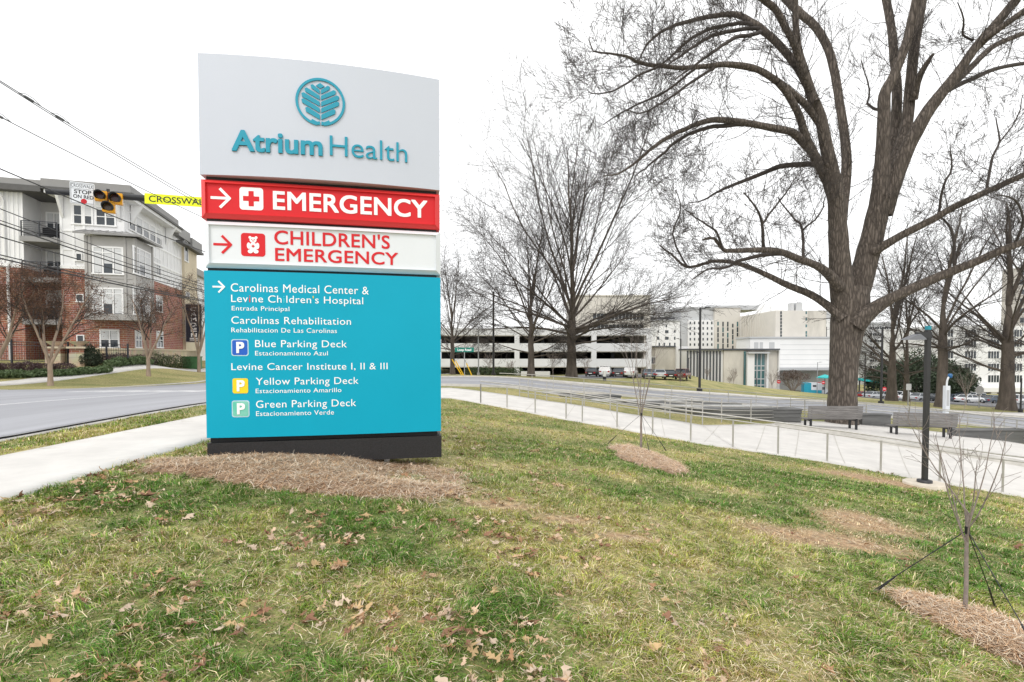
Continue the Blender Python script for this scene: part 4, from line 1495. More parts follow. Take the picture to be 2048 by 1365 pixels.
MB().box(at(1150, 600, yo)[0] - 0.2, at(1301, 600, yo)[0] + 0.2, yo - 0.2, yo + 16.2, at(1200, 593, yo)[2] + 0.002, at(1200, 592, yo)[2] + 0.2).build('parapet', M_DECKC, ob)
for y0 in (625, 647):
    MB().box(at(1180, y0, yo)[0], at(1292, y0, yo)[0], yo - 0.5, yo - 0.002, at(1200, y0, yo)[2] - 0.25, at(1200, y0, yo)[2]).build('canopy', M_DECKC, ob)

# low white clinic between deck and hall
Yc = 118.0
cl = thing('clinic_block', (0, 0, 0), 'pale windowless low block with flat roof left of the black-finned hall', 'building')
MB().box(at(1311, 700, Yc)[0], at(1350, 700, Yc)[0], Yc, Yc + 12, at(1311, 770, Yc)[2], at(1311, 695, Yc)[2]).build('wall', M_STAIN, cl)
MB().box(at(1350, 700, Yc)[0], at(1374, 700, Yc)[0], Yc - 1, Yc + 12, at(1350, 770, Yc)[2], at(1350, 693, Yc)[2]).build('side_wall', M_WHITEB, cl)
MB().box(at(1307, 700, Yc)[0], at(1351, 700, Yc)[0] - 0.02, Yc - 0.4, Yc + 12, at(1311, 695, Yc)[2] + 0.01, at(1311, 693, Yc)[2] + 0.1).build('roof_edge', M_FIN, cl)
fwin(cl, 1303, 1310, 715, 728, Yc - 0.2, m=M_GLASS)

# hospital: cream wing with small windows
Y1 = 150.0
def blk(name, label, px0, px1, py0, py1, Y, depth, m, top=None):
    t = thing(name, (0, 0, 0), label, 'building')
    a, b = at(px0, py1, Y), at(px1, py0, Y)
    MB().box(a[0], b[0], Y, Y + depth, a[2], b[2]).build('wall', m, t)
    if top:
        MB().box(a[0] - 0.3, b[0] + 0.3, Y - 0.3, Y + depth, b[2] + 0.002, b[2] + top).build('parapet', M_LGREY, t)
    return t


h1 = blk('hospital_wing', 'low cream hospital wing with a few small windows right of the office storeys', 1302, 1360, 643, 760, Y1, 20, M_WHITEB, 0.5)
for (a, b, y0, y1) in ((1331, 1334, 650, 655), (1315, 1318, 661, 666), (1330, 1337, 661, 667), (1348, 1351, 661, 666), (1314, 1318, 674, 680), (1330, 1337, 674, 680), (1348, 1351, 674, 680), (1317, 1320, 686, 692), (1327, 1330, 686, 692), (1338, 1341, 686, 692), (1348, 1351, 686, 692)):
    fwin(h1, a, b, y0, y1, Y1, frame=False)
MB().box(at(1300, 640, Y1)[0], at(1363, 640, Y1)[0], Y1 + 6, Y1 + 14, at(1310, 643, Y1)[2] + 0.6, at(1310, 632, Y1)[2]).build('plant_room', M_FIN, h1)
MB().box(at(1335, 640, Y1)[0], at(1356, 640, Y1)[0], Y1 + 14.1, Y1 + 20, at(1310, 642, Y1)[2], at(1310, 608, Y1 + 14)[2]).build('stair_tower', M_WHITEB, h1)
MB().tube([at(1334, 632, Y1 + 10), at(1334, 592, Y1 + 10)], 0.12, 6).tube([at(1338, 632, Y1 + 10), at(1338, 592, Y1 + 10)], 0.12, 6).tube([at(1333, 596, Y1 + 10), at(1341, 596, Y1 + 10)], 0.1, 6).build('antenna', M_LGREY, h1)
# grey block with window grid
Y2 = 158.0
h2 = blk('ward_block', 'grey-topped hospital block with a grid of small square windows', 1361, 1428, 618, 760, Y2, 25, M_LGREY, 0.6)
MB().box(at(1374, 700, Y2)[0], at(1428, 700, Y2)[0] - 0.05, Y2 - 0.6, Y2 - 0.01, at(1374, 760, Y2)[2], at(1374, 641, Y2)[2]).build('grid_wall', M_WHITEB, h2)
for r_ in range(5):
    for c_ in range(6):
        px, py = 1380.5 + c_ * 8.6, 646.5 + r_ * 10.8
        fwin(h2, px - 1.4, px + 1.4, py - 2.6, py + 2.6, Y2 - 0.6, frame=False)
MB().box(at(1362, 620, Y2)[0], at(1370, 620, Y2)[0], Y2 + 4, Y2 + 12, at(1362, 618, Y2)[2], at(1362, 613, Y2)[2]).build('plant_room', M_FIN, h2)
h3 = blk('slot_window_block', 'cream hospital block with five tall slot windows', 1428, 1481, 616, 760, Y2 - 1.0, 25, M_CREAM, 0.5)
for i, px in enumerate((1436, 1446, 1455.5, 1465.5, 1475)):
    for k in range(5):
        y0 = 644 + (4 if i == 3 else 0) + k * 11
        fwin(h3, px - 1.5, px + 1.5, y0, y0 + (9.8 if (k + i) % 3 else 7.5), Y2 - 1.0, frame=False, m=M_GLASS if (k * 3 + i) % 4 else M_TEALG)
MB().box(at(1416, 620, Y2 + 8)[0], at(1522, 620, Y2 + 8)[0], Y2 + 8, Y2 + 20, at(1420, 620, Y2 + 8)[2], at(1420, 611, Y2 + 8)[2]).build('roof_screen', M_LGREY, h3)
# ribbed wing turning towards the camera
h4 = thing('ribbed_wing', (0, 0, 0), 'angled hospital wing with vertically ribbed concrete wall and a slot of windows', 'building')
pA, pB, pC = at(1481, 634, 156), at(1551, 622, 136), at(1566, 620, 134)
zb4 = at(1500, 770, 140)[2]
def wallseg(a, b, zt0, zt1, zb_, th=1.0):
    a, b = np.array(a), np.array(b)
    n_ = np.array((-(b - a)[1], (b - a)[0]))
    n_ = n_ / np.linalg.norm(n_) * th
    v = [(a[0], a[1], zb_), (b[0], b[1], zb_), (b[0] + n_[0], b[1] + n_[1], zb_), (a[0] + n_[0], a[1] + n_[1], zb_), (a[0], a[1], zt0), (b[0], b[1], zt1), (b[0] + n_[0], b[1] + n_[1], zt1), (a[0] + n_[0], a[1] + n_[1], zt0)]
    return MB().add(v, [(0, 3, 2, 1), (4, 5, 6, 7), (0, 1, 5, 4), (1, 2, 6, 5), (2, 3, 7, 6), (3, 0, 4, 7)])
zt4 = pB[2]
wallseg(pA[:2], pB[:2], zt4, zt4, zb4, 14).build('ribbed_wall', M_STAIN, h4)
rb = MB()
for k in range(14):
    t = (k + 0.5) / 14
    q = pA * (1 - t) + pB * t
    rb.box(q[0] - 0.16, q[0] + 0.16, q[1] - 0.55, q[1] + 0.2, zb4, zt4 - 0.3)
rb.build('rib', M_CREAM, h4)
Y4 = 135.5
MB().box(at(1551, 640, Y4)[0] + 0.02, at(1615, 640, Y4)[0], Y4, Y4 + 14, zb4, at(1580, 621.5, Y4)[2]).build('end_wall', M_CREAM, h4)
for k in range(8):
    y0 = 623 + k * 6.6
    fwin(h4, 1560.3, 1563.8, y0, y0 + 5.6, Y4, frame=False)
    if k % 2 == 0 or k > 5:
        fwin(h4, 1611, 1614, y0, y0 + 5.6, Y4 - 0.003, frame=False, m=M_TEALG)
rfm = MB()
for k in range(2):
    c_ = at(1527 + 26 * k, 616, 150)
    rfm.tube([(c_[0], c_[1], zt4), (c_[0], c_[1], c_[2] - 0.6), (c_[0], c_[1], c_[2] + 1.0)], [1.9, 1.9, 0.9], 14)
rfm.box(at(1532, 620, 151)[0], at(1549, 620, 151)[0], 151, 154, zt4, at(1540, 611, 151)[2])
rfm.build('roof_plant', M_WHITEB, h4)
MB().box(at(1583, 620, 140)[0], at(1588, 620, 140)[0], 140, 142, zt4 - 1, at(1585, 606, 140)[2]).box(at(1592, 620, 140)[0], at(1605, 620, 140)[0], 140, 142, zt4 - 1, at(1600, 606, 140)[2]).build('roof_vent', M_LGREY, h4)
Y5 = 142.0
h5 = blk('east_ward_block', 'white hospital block with square windows partly hidden by the big trunk', 1618, 1720, 640, 770, Y5, 20, M_WHITEB, None)
MB().box(at(1618, 640, Y5)[0], at(1720, 640, Y5)[0], Y5 + 0.5, Y5 + 20, at(1640, 640, Y5)[2] + 0.002, at(1640, 621, Y5)[2]).build('roof_storey', M_LGREY, h5)
for (a, b, y0, y1) in ((1622, 1625, 643, 648), (1633, 1638, 643, 648), (1648, 1653, 643, 648), (1622, 1625, 654, 660), (1632, 1639, 654, 660), (1647, 1654, 654, 676), (1622, 1625, 665, 671), (1632, 1639, 665, 671), (1662, 1667, 654, 660), (1662, 1667, 665, 671)):
    fwin(h5, a, b, y0, y1, Y5, frame=False)
# big white podium
Y6 = 128.0
h6 = blk('hospital_podium', 'large plain white podium block behind the black-finned hall', 1499, 1700, 677, 800, Y6, 8, M_WHITEB, 0.4)
for (a, b) in ((1508, 1517), (1519, 1526), (1538, 1549)):
    fwin(h6, a, b, 685, 700, Y6, frame=False, m=M_LGREY, name='louvre')
for y0 in (690, 700, 710, 720, 729):
    MB().box(at(1560, y0, Y6)[0], at(1700, y0, Y6)[0], Y6 - 0.02, Y6 + 0.1, at(1600, y0, Y6)[2] - 0.05, at(1600, y0, Y6)[2] + 0.05).build('panel_joint', M_LGREY, h6)
MB().box(at(1545, 740, Y6 - 6)[0], at(1700, 740, Y6 - 6)[0], Y6 - 8, Y6 - 0.05, at(1600, 741, Y6 - 8)[2], at(1600, 736, Y6 - 8)[2]).build('canopy', M_LGREY, h6)
# black-finned hall in front
Y7 = 112.0
hall = thing('auditorium_hall', (0, 0, 0), 'weathered concrete hall with dark vertical fins and a tall teal glass entrance', 'building')
zt7, zb7 = at(1400, 700.5, Y7)[2], at(1500, 792, Y7)[2]
MB().box(at(1373, 720, Y7)[0], at(1446, 720, Y7)[0], Y7, Y7 + 18, zb7, zt7).build('finned_wall', M_WHITEB, hall)
for k in range(11):
    px = 1374.5 + k * 6.5
    x = at(px, 720, Y7)[0]
    MB().box(x - 0.12, x + 0.12, Y7 - 0.35, Y7 - 0.003, zb7, zt7 - 0.2).build('fin', M_FIN, hall)
MB().box(at(1446, 720, Y7)[0] + 0.01, at(1486, 720, Y7)[0], Y7 - 0.4, Y7 + 18, zb7, zt7 - 0.1).build('stained_wall', M_STAIN, hall)
MB().box(at(1486, 720, Y7)[0] + 0.01, at(1556, 720, Y7)[0], Y7 + 0.3, Y7 + 18, zb7, zt7 - 0.05).build('entrance_wall', M_STAIN, hall)
MB().box(at(1372, 700, Y7)[0], at(1556.5, 700, Y7)[0], Y7 - 0.8, Y7 + 18.3, zt7 + 0.002, zt7 + 0.3).build('roof_edge', M_FIN, hall)
MB().box(at(1490, 720, Y7)[0], at(1504, 720, Y7)[0], Y7 - 1.2, Y7 + 0.25, zb7, at(1500, 706, Y7)[2]).build('entrance_pier', M_WHITEB, hall)
gl = MB().box(at(1504, 720, Y7)[0] + 0.02, at(1528, 720, Y7)[0], Y7 - 0.7, Y7 + 0.2, zb7, at(1515, 708, Y7)[2]).build('entrance_glass', M_TEALG, hall)
MB().box(at(1485.5, 720, Y7)[0], at(1489.5, 720, Y7)[0], Y7 - 0.6, Y7 + 0.2, zb7, at(1488, 703, Y7)[2]).build('side_glass', M_TEALG, hall)
fm = MB()
for px in (1505, 1511, 1519, 1527):
    x = at(px, 720, Y7)[0]
    fm.box(x - 0.09, x + 0.09, Y7 - 0.8, Y7 - 0.705, zb7, at(1515, 708, Y7)[2])
for py in (732, 741, 758, 770):
    z = at(1515, py, Y7)[2]
    fm.box(at(1504, 720, Y7)[0] + 0.05, at(1528, 720, Y7)[0], Y7 - 0.78, Y7 - 0.706, z - 0.1, z + 0.1)
fm.build('mullions', M_LGREY, gl)
MB().box(at(1489, 704, Y7)[0], at(1531, 704, Y7)[0], Y7 - 2.0, Y7 + 0.25, at(1510, 707.5, Y7)[2], at(1510, 704.5, Y7)[2]).build('entrance_canopy', M_LGREY, hall)
MB().box(at(1529, 720, Y7)[0], at(1533, 720, Y7)[0], Y7 - 1.0, Y7 + 0.28, zb7, at(1530, 708, Y7)[2]).build('entrance_pier', M_WHITEB, hall)
MB().box(at(1556.6, 720, Y7)[0], at(1558.5, 720, Y7)[0], Y7 - 0.2, Y7 + 18, zb7, zt7 - 0.02).build('corner_pier', M_WHITEB, hall)

# right-hand hospital with window bands, partly hidden by trees
Y8 = 135.0
h8 = thing('banded_hospital', (0, 0, 0), 'white hospital building with dark window bands seen through the right-hand trees', 'building')
MB().box(at(1875, 700, Y8)[0], at(2300, 700, Y8)[0], Y8, Y8 + 20, at(1900, 830, Y8)[2], at(1900, 652, Y8)[2]).build('wall', M_WHITEB, h8)
for py in (660, 680, 703, 728, 751):
    for px in range(1884, 2260, 46):
        fwin(h8, px, px + 22, py, py + 14, Y8, cols=4)
MB().box(at(1870, 700, Y8)[0], at(2300, 700, Y8)[0], Y8 - 3, Y8 - 0.1, at(1900, 783, Y8)[2], at(1900, 775, Y8)[2]).build('canopy', M_WHITEB, h8)
for px in range(1910, 2260, 60):
    a = at(px, 780, Y8)[0]
    MB().box(a - 0.8, a + 0.8, Y8 - 2.6, Y8 - 1.4, at(1900, 830, Y8)[2], at(1900, 783, Y8)[2] - 0.01).build('column', M_WHITEB, h8)
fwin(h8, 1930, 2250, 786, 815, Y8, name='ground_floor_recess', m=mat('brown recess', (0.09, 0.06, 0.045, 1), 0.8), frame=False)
Y9 = 165.0
h9 = thing('distant_tower', (0, 0, 0), 'tan banded tower at the right edge behind the trees', 'building')
MB().box(at(2036, 700, Y9)[0], at(2300, 700, Y9)[0], Y9, Y9 + 6, at(1900, 800, Y9)[2], at(1900, 535, Y9)[2]).build('wall', mat('tan concrete', (0.5, 0.47, 0.43, 1), 0.8, var=0.06), h9)
for py in range(541, 660, 19):
    fwin(h9, 2040, 2290, py, py + 10, Y9, cols=30)
Y10 = 170.0
h10 = thing('distant_slab_block', (0, 0, 0), 'pale distant slab block seen just right of the big trunk', 'building')
MB().box(at(1735, 700, Y10)[0], at(1800, 700, Y10)[0], Y10, Y10 + 20, at(1760, 800, Y10)[2], at(1760, 648, Y10)[2]).build('wall', M_LGREY, h10)
for py in range(654, 760, 13):
    fwin(h10, 1740, 1796, py, py + 5, Y10, cols=12)
MB().box(at(1733, 700, Y10)[0], at(1802, 700, Y10)[0], Y10 - 0.4, Y10 + 20.4, at(1760, 648, Y10)[2] + 0.002, at(1760, 645, Y10)[2]).build('parapet', M_LGREY, h10)

# ------------------------------------------------------------------ vehicles
M_TYRE = mat('tyre rubber', (0.015, 0.015, 0.016, 1), 0.8)
M_RIM = mat('alloy rim', (0.45, 0.46, 0.47, 1), 0.35, metal=0.8)
M_TAIL = mat('tail lamp red', (0.35, 0.01, 0.012, 1), 0.25)
M_HEAD = mat('headlamp clear', (0.6, 0.62, 0.64, 1), 0.15)
PAINT = {'black': (0.012, 0.012, 0.014, 1), 'white': (0.72, 0.73, 0.74, 1), 'dark grey': (0.05, 0.055, 0.06, 1), 'silver': (0.45, 0.47, 0.49, 1), 'maroon': (0.12, 0.012, 0.018, 1), 'red': (0.35, 0.02, 0.02, 1), 'blue grey': (0.12, 0.15, 0.19, 1)}


def loft(mb, rings, smooth=False, caps=True):
    n = len(rings[0])
    v = [p for r in rings for p in r]
    f = []
    for i in range(len(rings) - 1):
        for k in range(n):
            f.append((i * n + k, (i + 1) * n + k, (i + 1) * n + (k + 1) % n, i * n + (k + 1) % n))
    if caps:
        f.append(tuple(range(n)))
        f.append(tuple(range((len(rings) - 1) * n + n - 1, (len(rings) - 1) * n - 1, -1)))
    return mb.add(v, f, smooth)


def make_car(loc, kind, colour, heading, label, group):
    """x is forward. kind: sedan, suv, pickup."""
    t = thing('parked_car', loc, label, 'car', group, rz=heading)
    pm = mat('car paint ' + colour, PAINT[colour], 0.28, var=0.04, coat=0.6)
    hi = {'sedan': 1.43, 'suv': 1.72, 'pickup': 1.78}[kind]
    belt = {'sedan': 0.92, 'suv': 1.05, 'pickup': 1.08}[kind]
    if kind == 'sedan':
        st = [(-2.3, 0.42, 0.80, 0.72), (-2.18, 0.3, 0.95, 0.84), (-1.5, 0.24, 0.97, 0.9), (0, 0.22, belt, 0.92), (1.0, 0.24, 0.92, 0.91), (1.95, 0.28, 0.80, 0.86), (2.3, 0.4, 0.62, 0.7)]
        gh = [(-1.75, 0.95, -1.05), (0.95, 0.93, 0.25)]
    elif kind == 'suv':
        st = [(-2.3, 0.45, 1.0, 0.8), (-2.2, 0.35, 1.08, 0.88), (-1.4, 0.28, belt, 0.94), (0, 0.28, belt, 0.95), (1.1, 0.28, 1.04, 0.94), (2.05, 0.34, 0.95, 0.88), (2.32, 0.45, 0.75, 0.76)]
        gh = [(-2.2, 1.06, -1.85), (1.15, 1.04, 0.45)]
    else:
        st = [(-2.8, 0.5, 1.08, 0.9), (-2.7, 0.42, 1.12, 0.94), (-1.4, 0.36, 1.1, 0.96), (0, 0.36, belt, 0.96), (1.3, 0.36, 1.08, 0.95), (2.4, 0.4, 1.02, 0.9), (2.75, 0.5, 0.8, 0.8)]
        gh = [(-0.75, 1.09, -0.55), (1.45, 1.07, 0.75)]
    rings = []
    for x, zb, zt, hw in st:
        zm = (zb + zt) / 2 + 0.05
        rings.append([(x, -hw * 0.88, zb), (x, hw * 0.88, zb), (x, hw, zm), (x, hw * 0.94, zt), (x, -hw * 0.94, zt), (x, -hw, zm)])
    body = MB()
    loft(body, rings)
    (xb, zb_, xbt), (xf, zf_, xft) = gh
    hw, ht = 0.84, 0.62
    if kind != 'sedan':
        ht = 0.70
    body.box(xbt - 0.08, xft + 0.05, -ht - 0.02, ht + 0.02, hi - 0.06, hi)
    if kind == 'pickup':
        pass
    for s in (-1, 1):                                    # pillars
        for (xa, za, xt) in ((xb, zb_, xbt), (xf, zf_, xft), ((xb + xf) / 2, belt, (xbt + xft) / 2)):
            body.bar((xa, s * (hw + 0.01), za - 0.02), (xt, s * (ht + 0.01), hi - 0.03), 0.07, 0.05)
    bo = body.build('body', pm, t)
    g = MB()
    zb0 = belt - 0.05
    g.add([(xb, -hw, zb0), (xf, -hw, zb0), (xf, hw, zb0), (xb, hw, zb0), (xbt, -ht, hi - 0.061), (xft, -ht, hi - 0.061), (xft, ht, hi - 0.061), (xbt, ht, hi - 0.061)],
          [(0, 1, 5, 4), (1, 2, 6, 5), (2, 3, 7, 6), (3, 0, 4, 7)])
    g.build('windows', M_GLASS, t)
    xw = {'sedan': (-1.35, 1.4), 'suv': (-1.35, 1.45), 'pickup': (-1.7, 1.75)}[kind]
    rw = {'sedan': 0.32, 'suv': 0.37, 'pickup': 0.4}[kind]
    for x in xw:
        for s in (-1, 1):
            w_ = MB().tube([(x, s * 0.72, rw), (x, s * 0.93, rw)], rw, 16).build('wheel', M_TYRE, t)
            MB().tube([(x, s * 0.9, rw), (x, s * 0.945, rw)], rw * 0.62, 12).build('rim', M_RIM, w_)
    xr_, zr_ = st[0][0], st[0][2] - 0.12
    xf_, zf2 = st[-1][0], st[-1][2] - 0.06
    for s in (-1, 1):
        MB().box(xr_ - 0.01, xr_ + 0.16, s * 0.5, s * 0.8, zr_ - 0.1, zr_ + 0.1).build('tail_light', M_TAIL, t)
        MB().box(xf_ - 0.2, xf_ + 0.01, s * 0.42, s * 0.72, zf2 - 0.1, zf2 + 0.06).build('headlight', M_HEAD, t)
    MB().box(xr_ - 0.015, xr_ + 0.05, -0.26, 0.26, zr_ - 0.18, zr_ - 0.06).build('number_plate', M_WHITEB, t)
    return t


def car_at(px, py, Y, kind, colour, heading, label, group):
    p = at(px, py, Y)
    make_car((p[0], Y, H(p[0], Y) + 0.17), kind, colour, heading, label, group)


GL, GR = 'cars parked in front of the deck', 'cars parked on the right-hand lot'
car_at(1186, 753, 80, 'sedan', 'black', math.radians(70), 'black sedan leftmost in the row in front of the deck', GL)
car_at(1211, 754, 80, 'suv', 'white', math.radians(75), 'white hatchback between the black sedan and the dark grey car', GL)
car_at(1239, 754, 81, 'sedan', 'dark grey', math.radians(70), 'dark grey sedan right of the white hatchback', GL)
car_at(1262, 755, 81, 'suv', 'white', math.radians(70), 'white tall car behind the bare sapling, beside the dark grey sedan', GL)
car_at(1297, 758, 80, 'sedan', 'blue grey', math.radians(80), 'blue-grey sedan just right of the sapling stems', GL)
car_at(1318, 759, 80, 'sedan', 'silver', math.radians(80), 'silver sedan with red lamps beside the blue-grey sedan', GL)
car_at(1338, 760, 80, 'sedan', 'black', math.radians(80), 'black sedan between the silver and the maroon car', GL)
car_at(1366, 761, 80, 'suv', 'maroon', math.radians(60), 'maroon car rightmost in the row, under the short lamp post', GL)
for i, (px, Y, k_, c_, hd, lab) in enumerate(((1725, 97, 'sedan', 'red', 100, 'red sedan half hidden right of the big trunk'),
                                              (1748, 93, 'sedan', 'silver', 20, 'silver sedan right of the big trunk in front of the canopy'),
                                              (1771, 97, 'suv', 'white', 90, 'white tall car between the lamp post and a trunk'),
                                              (1797, 96, 'suv', 'white', 90, 'white van-like car between the twin trunks'),
                                              (1821, 93, 'sedan', 'white', 20, 'white sedan just right of the twin trunks'),
                                              (1841, 90, 'sedan', 'silver', 20, 'silver sedan left of the dark square lamp post'),
                                              (1865, 89, 'sedan', 'dark grey', 80, 'dark grey sedan directly behind the square lamp post'),
                                              (1911, 89, 'sedan', 'blue grey', 75, 'blue-grey sedan right of the emergency call post'),
                                              (1939, 86, 'sedan', 'white', 10, 'white estate car in front of the pickup'),
                                              (1958, 90, 'pickup', 'white', 170, 'white pickup truck behind the white estate car'),
                                              (1990, 88, 'sedan', 'blue grey', 10, 'blue-grey sedan left of the rightmost big trunk'),
                                              (2040, 86, 'suv', 'white', 20, 'white tall car at the right edge beside the rightmost trunk'),
                                              (1925, 97, 'suv', 'dark grey', 90, 'dark grey tall car in the second row under the bare small tree'),
                                              (2010, 96, 'sedan', 'silver', 90, 'silver sedan in the second row behind the rightmost trunk'))):
    car_at(px, 800, Y, k_, c_, math.radians(hd), lab, GR)

# ambulance
p = at(1634, 792, 112)
am = thing('ambulance', (p[0], 112, H(p[0], 112) + 0.05), 'teal and white box ambulance parked left of the big trunk', 'ambulance', rz=math.radians(-15))
M_AMB = mat('ambulance teal', srgb(40, 160, 185), 0.4, var=0.05)
MB().box(-2.9, 0.6, -1.15, 1.15, 0.55, 2.85).build('box_body', M_AMB, am)
MB().box(-1.5, 0.62, -1.16, 1.16, 1.3, 2.87).build('white_panel', M_WHITEP, am)
cab = MB()
loft(cab, [[(0.6, -1.0, 0.5), (0.6, 1.0, 0.5), (0.6, 0.9, 2.2), (0.6, -0.9, 2.2)], [(1.1, -1.0, 0.5), (1.1, 1.0, 0.5), (1.1, 0.88, 2.15), (1.1, -0.88, 2.15)], [(1.75, -1.0, 0.5), (1.75, 1.0, 0.5), (1.75, 0.95, 1.35), (1.75, -0.95, 1.35)], [(2.9, -0.95, 0.5), (2.9, 0.95, 0.5), (2.9, 0.88, 1.15), (2.9, -0.88, 1.15)]])
cab.build('cab', M_WHITEP, am)
MB().box(0.75, 1.2, -1.01, 1.01, 1.4, 2.0).add([(1.17, -0.8, 2.08), (1.17, 0.8, 2.08), (1.74, 0.85, 1.4), (1.74, -0.85, 1.4)], [(0, 1, 2, 3)]).build('cab_window', M_GLASS, am)
MB().box(-1.2, -0.5, -1.175, -1.165, 2.0, 2.4).build('side_window', M_GLASS, am)
MB().box(0.1, 0.5, -0.9, 0.9, 2.871, 2.99).build('light_bar', M_TAIL, am)
for x in (-1.7, 1.9):
    for s in (-1, 1):
        w_ = MB().tube([(x, s * 0.85, 0.42), (x, s * 1.08, 0.42)], 0.42, 16).build('wheel', M_TYRE, am)
        MB().tube([(x, s * 1.05, 0.42), (x, s * 1.09, 0.42)], 0.26, 12).build('rim', M_RIM, w_)
# ------------------------------------------------------------------ trees
M_BARK = mat('oak bark', (0.125, 0.104, 0.088, 1), 0.95, var=0.45, scale=2.2, bump=1.0, bscale=9, stretch=(2.5, 2.5, 0.45))
def rough_bark():
    """Ridged bark: stretched cells with dark fissures between lighter plates."""
    n, l = M_BARK.node_tree.nodes, M_BARK.node_tree.links
    b = n['Principled BSDF']
    tc = [x for x in n if x.type == 'TEX_COORD'][0]
    mp = n.new('ShaderNodeMapping')
    mp.inputs['Scale'].default_value = (9, 9, 1.7)
    l.new(tc.outputs['Object'], mp.inputs['Vector'])
    wz = n.new('ShaderNodeTexNoise')
    wz.inputs['Scale'].default_value = 1.3
    wz.inputs['Detail'].default_value = 4
    l.new(mp.outputs['Vector'], wz.inputs['Vector'])
    ad = n.new('ShaderNodeMixRGB')
    ad.blend_type = 'ADD'
    ad.inputs['Fac'].default_value = 1.6
    l.new(mp.outputs['Vector'], ad.inputs['Color1'])
    l.new(wz.outputs['Color'], ad.inputs['Color2'])
    vo = n.new('ShaderNodeTexVoronoi')
    vo.feature = 'DISTANCE_TO_EDGE'
    vo.inputs['Scale'].default_value = 1.0
    l.new(ad.outputs['Color'], vo.inputs['Vector'])
    rp = n.new('ShaderNodeValToRGB')
    rp.color_ramp.elements[0].color = (0.03, 0.022, 0.017, 1)
    rp.color_ramp.elements[1].position = 0.32
    rp.color_ramp.elements[1].color = (0.215, 0.178, 0.15, 1)
    l.new(vo.outputs['Distance'], rp.inputs['Fac'])
    mx = [x for x in n if x.type == 'MIX_RGB' and x != ad][0]
    mu = n.new('ShaderNodeMixRGB')
    mu.inputs['Fac'].default_value = 0.62
    l.new(mx.outputs['Color'], mu.inputs['Color1'])
    l.new(rp.outputs['Color'], mu.inputs['Color2'])
    l.new(mu.outputs['Color'], b.inputs['Base Color'])
    bp = n.new('ShaderNodeBump')
    bp.inputs['Strength'].default_value = 1.0
    bp.inputs['Distance'].default_value = 0.09
    l.new(vo.outputs['Distance'], bp.inputs['Height'])
    ob = [x for x in n if x.type == 'BUMP' and x != bp][0]
    l.new(ob.outputs['Normal'], bp.inputs['Normal'])
    l.new(bp.outputs['Normal'], b.inputs['Normal'])


rough_bark()
M_BARK2 = mat('dark oak bark', (0.105, 0.086, 0.072, 1), 0.95, var=0.4, scale=1.5, bump=0.8, bscale=7, stretch=(2, 2, 0.5))
M_TWIG = mat('bare twigs', (0.062, 0.052, 0.047, 1), 0.95, var=0.3, scale=2)
M_MYRT = mat('smooth tan bark', (0.33, 0.25, 0.19, 1), 0.8, var=0.25, scale=3, stretch=(2, 2, 0.6))
M_SAPL = mat('young bark', (0.25, 0.21, 0.19, 1), 0.9, var=0.3, scale=12)


def grow(R, out, p, d, L, r, lvl, mx, P):
    """One branch as a bent tapering line, then its side branches. out[lvl] gets (points, radii)."""
    n = P['seg'][min(lvl, len(P['seg']) - 1)]
    jit = P['jit'][min(lvl, len(P['jit']) - 1)]
    up = P['up'][min(lvl, len(P['up']) - 1)]
    pts, rad = [tuple(p)], [r]
    p, d = Vector(p), Vector(d).normalized()
    dirs = [d.copy()]
    for i in range(n):
        d = (d + Vector((R.uniform(-1, 1), R.uniform(-1, 1), R.uniform(-1, 1))) * jit + Vector((0, 0, up))).normalized()
        p = p + d * (L / n)
        pts.append(tuple(p))
        dirs.append(d.copy())
        rad.append(max(P['rmin'], r * (1 - (1 - P['tip']) * (i + 1) / n)))
    out.setdefault(lvl, []).append((pts, rad))
    if lvl >= mx:
        return
    kids = P['kids'][min(lvl, len(P['kids']) - 1)]
    kids = max(1, int(kids * R.uniform(0.75, 1.3)))
    f0 = P['from'][min(lvl, len(P['from']) - 1)]
    for k in range(kids):
        f = f0 + (1 - f0) * (k + R.random()) / kids
        i = min(n - 1, int(f * n))
        q = Vector(pts[i]).lerp(Vector(pts[i + 1]), f * n - i)
        ax = dirs[i + 1]
        o = ax.orthogonal().normalized()
        o.rotate(Matrix.Rotation(R.uniform(0, 2 * math.pi), 3, ax))
        ang = math.radians(R.uniform(*P['ang'][min(lvl, len(P['ang']) - 1)]))
        nd = ax * math.cos(ang) + o * math.sin(ang)
        ll = L * R.uniform(*P['len'][min(lvl, len(P['len']) - 1)]) * (1.1 - 0.5 * f)
        grow(R, out, q, nd, ll, max(P['rmin'], rad[i] * P['rr']), lvl + 1, mx, P)


OAK = dict(seg=[7, 8, 6, 4, 3], jit=[0.05, 0.11, 0.16, 0.22, 0.25], up=[0.0, 0.008, 0.025, 0.02, 0.0], kids=[0, 10, 8, 6, 4], **{'from': [0.5, 0.22, 0.12, 0.1, 0.1]}, ang=[(20, 50), (16, 42), (20, 52), (25, 60), (30, 70)], len=[(0.5, 0.9), (0.38, 0.66), (0.38, 0.65), (0.35, 0.6), (0.3, 0.5)], rr=0.44, tip=0.16, rmin=0.008)


def trunk_line(R, base, h, r, lean=(0, 0), n=7):
    pts, rad = [], []
    for i in range(n + 1):
        t = i / n
        fl = 1 + 0.55 * math.exp(-t * h / (r * 1.6))
        pts.append((base[0] + lean[0] * t + R.uniform(-1, 1) * r * 0.12 * t, base[1] + lean[1] * t, base[2] - 0.3 + (h + 0.3) * t))
        rad.append(r * fl * (1 - 0.22 * t))
    return pts, rad


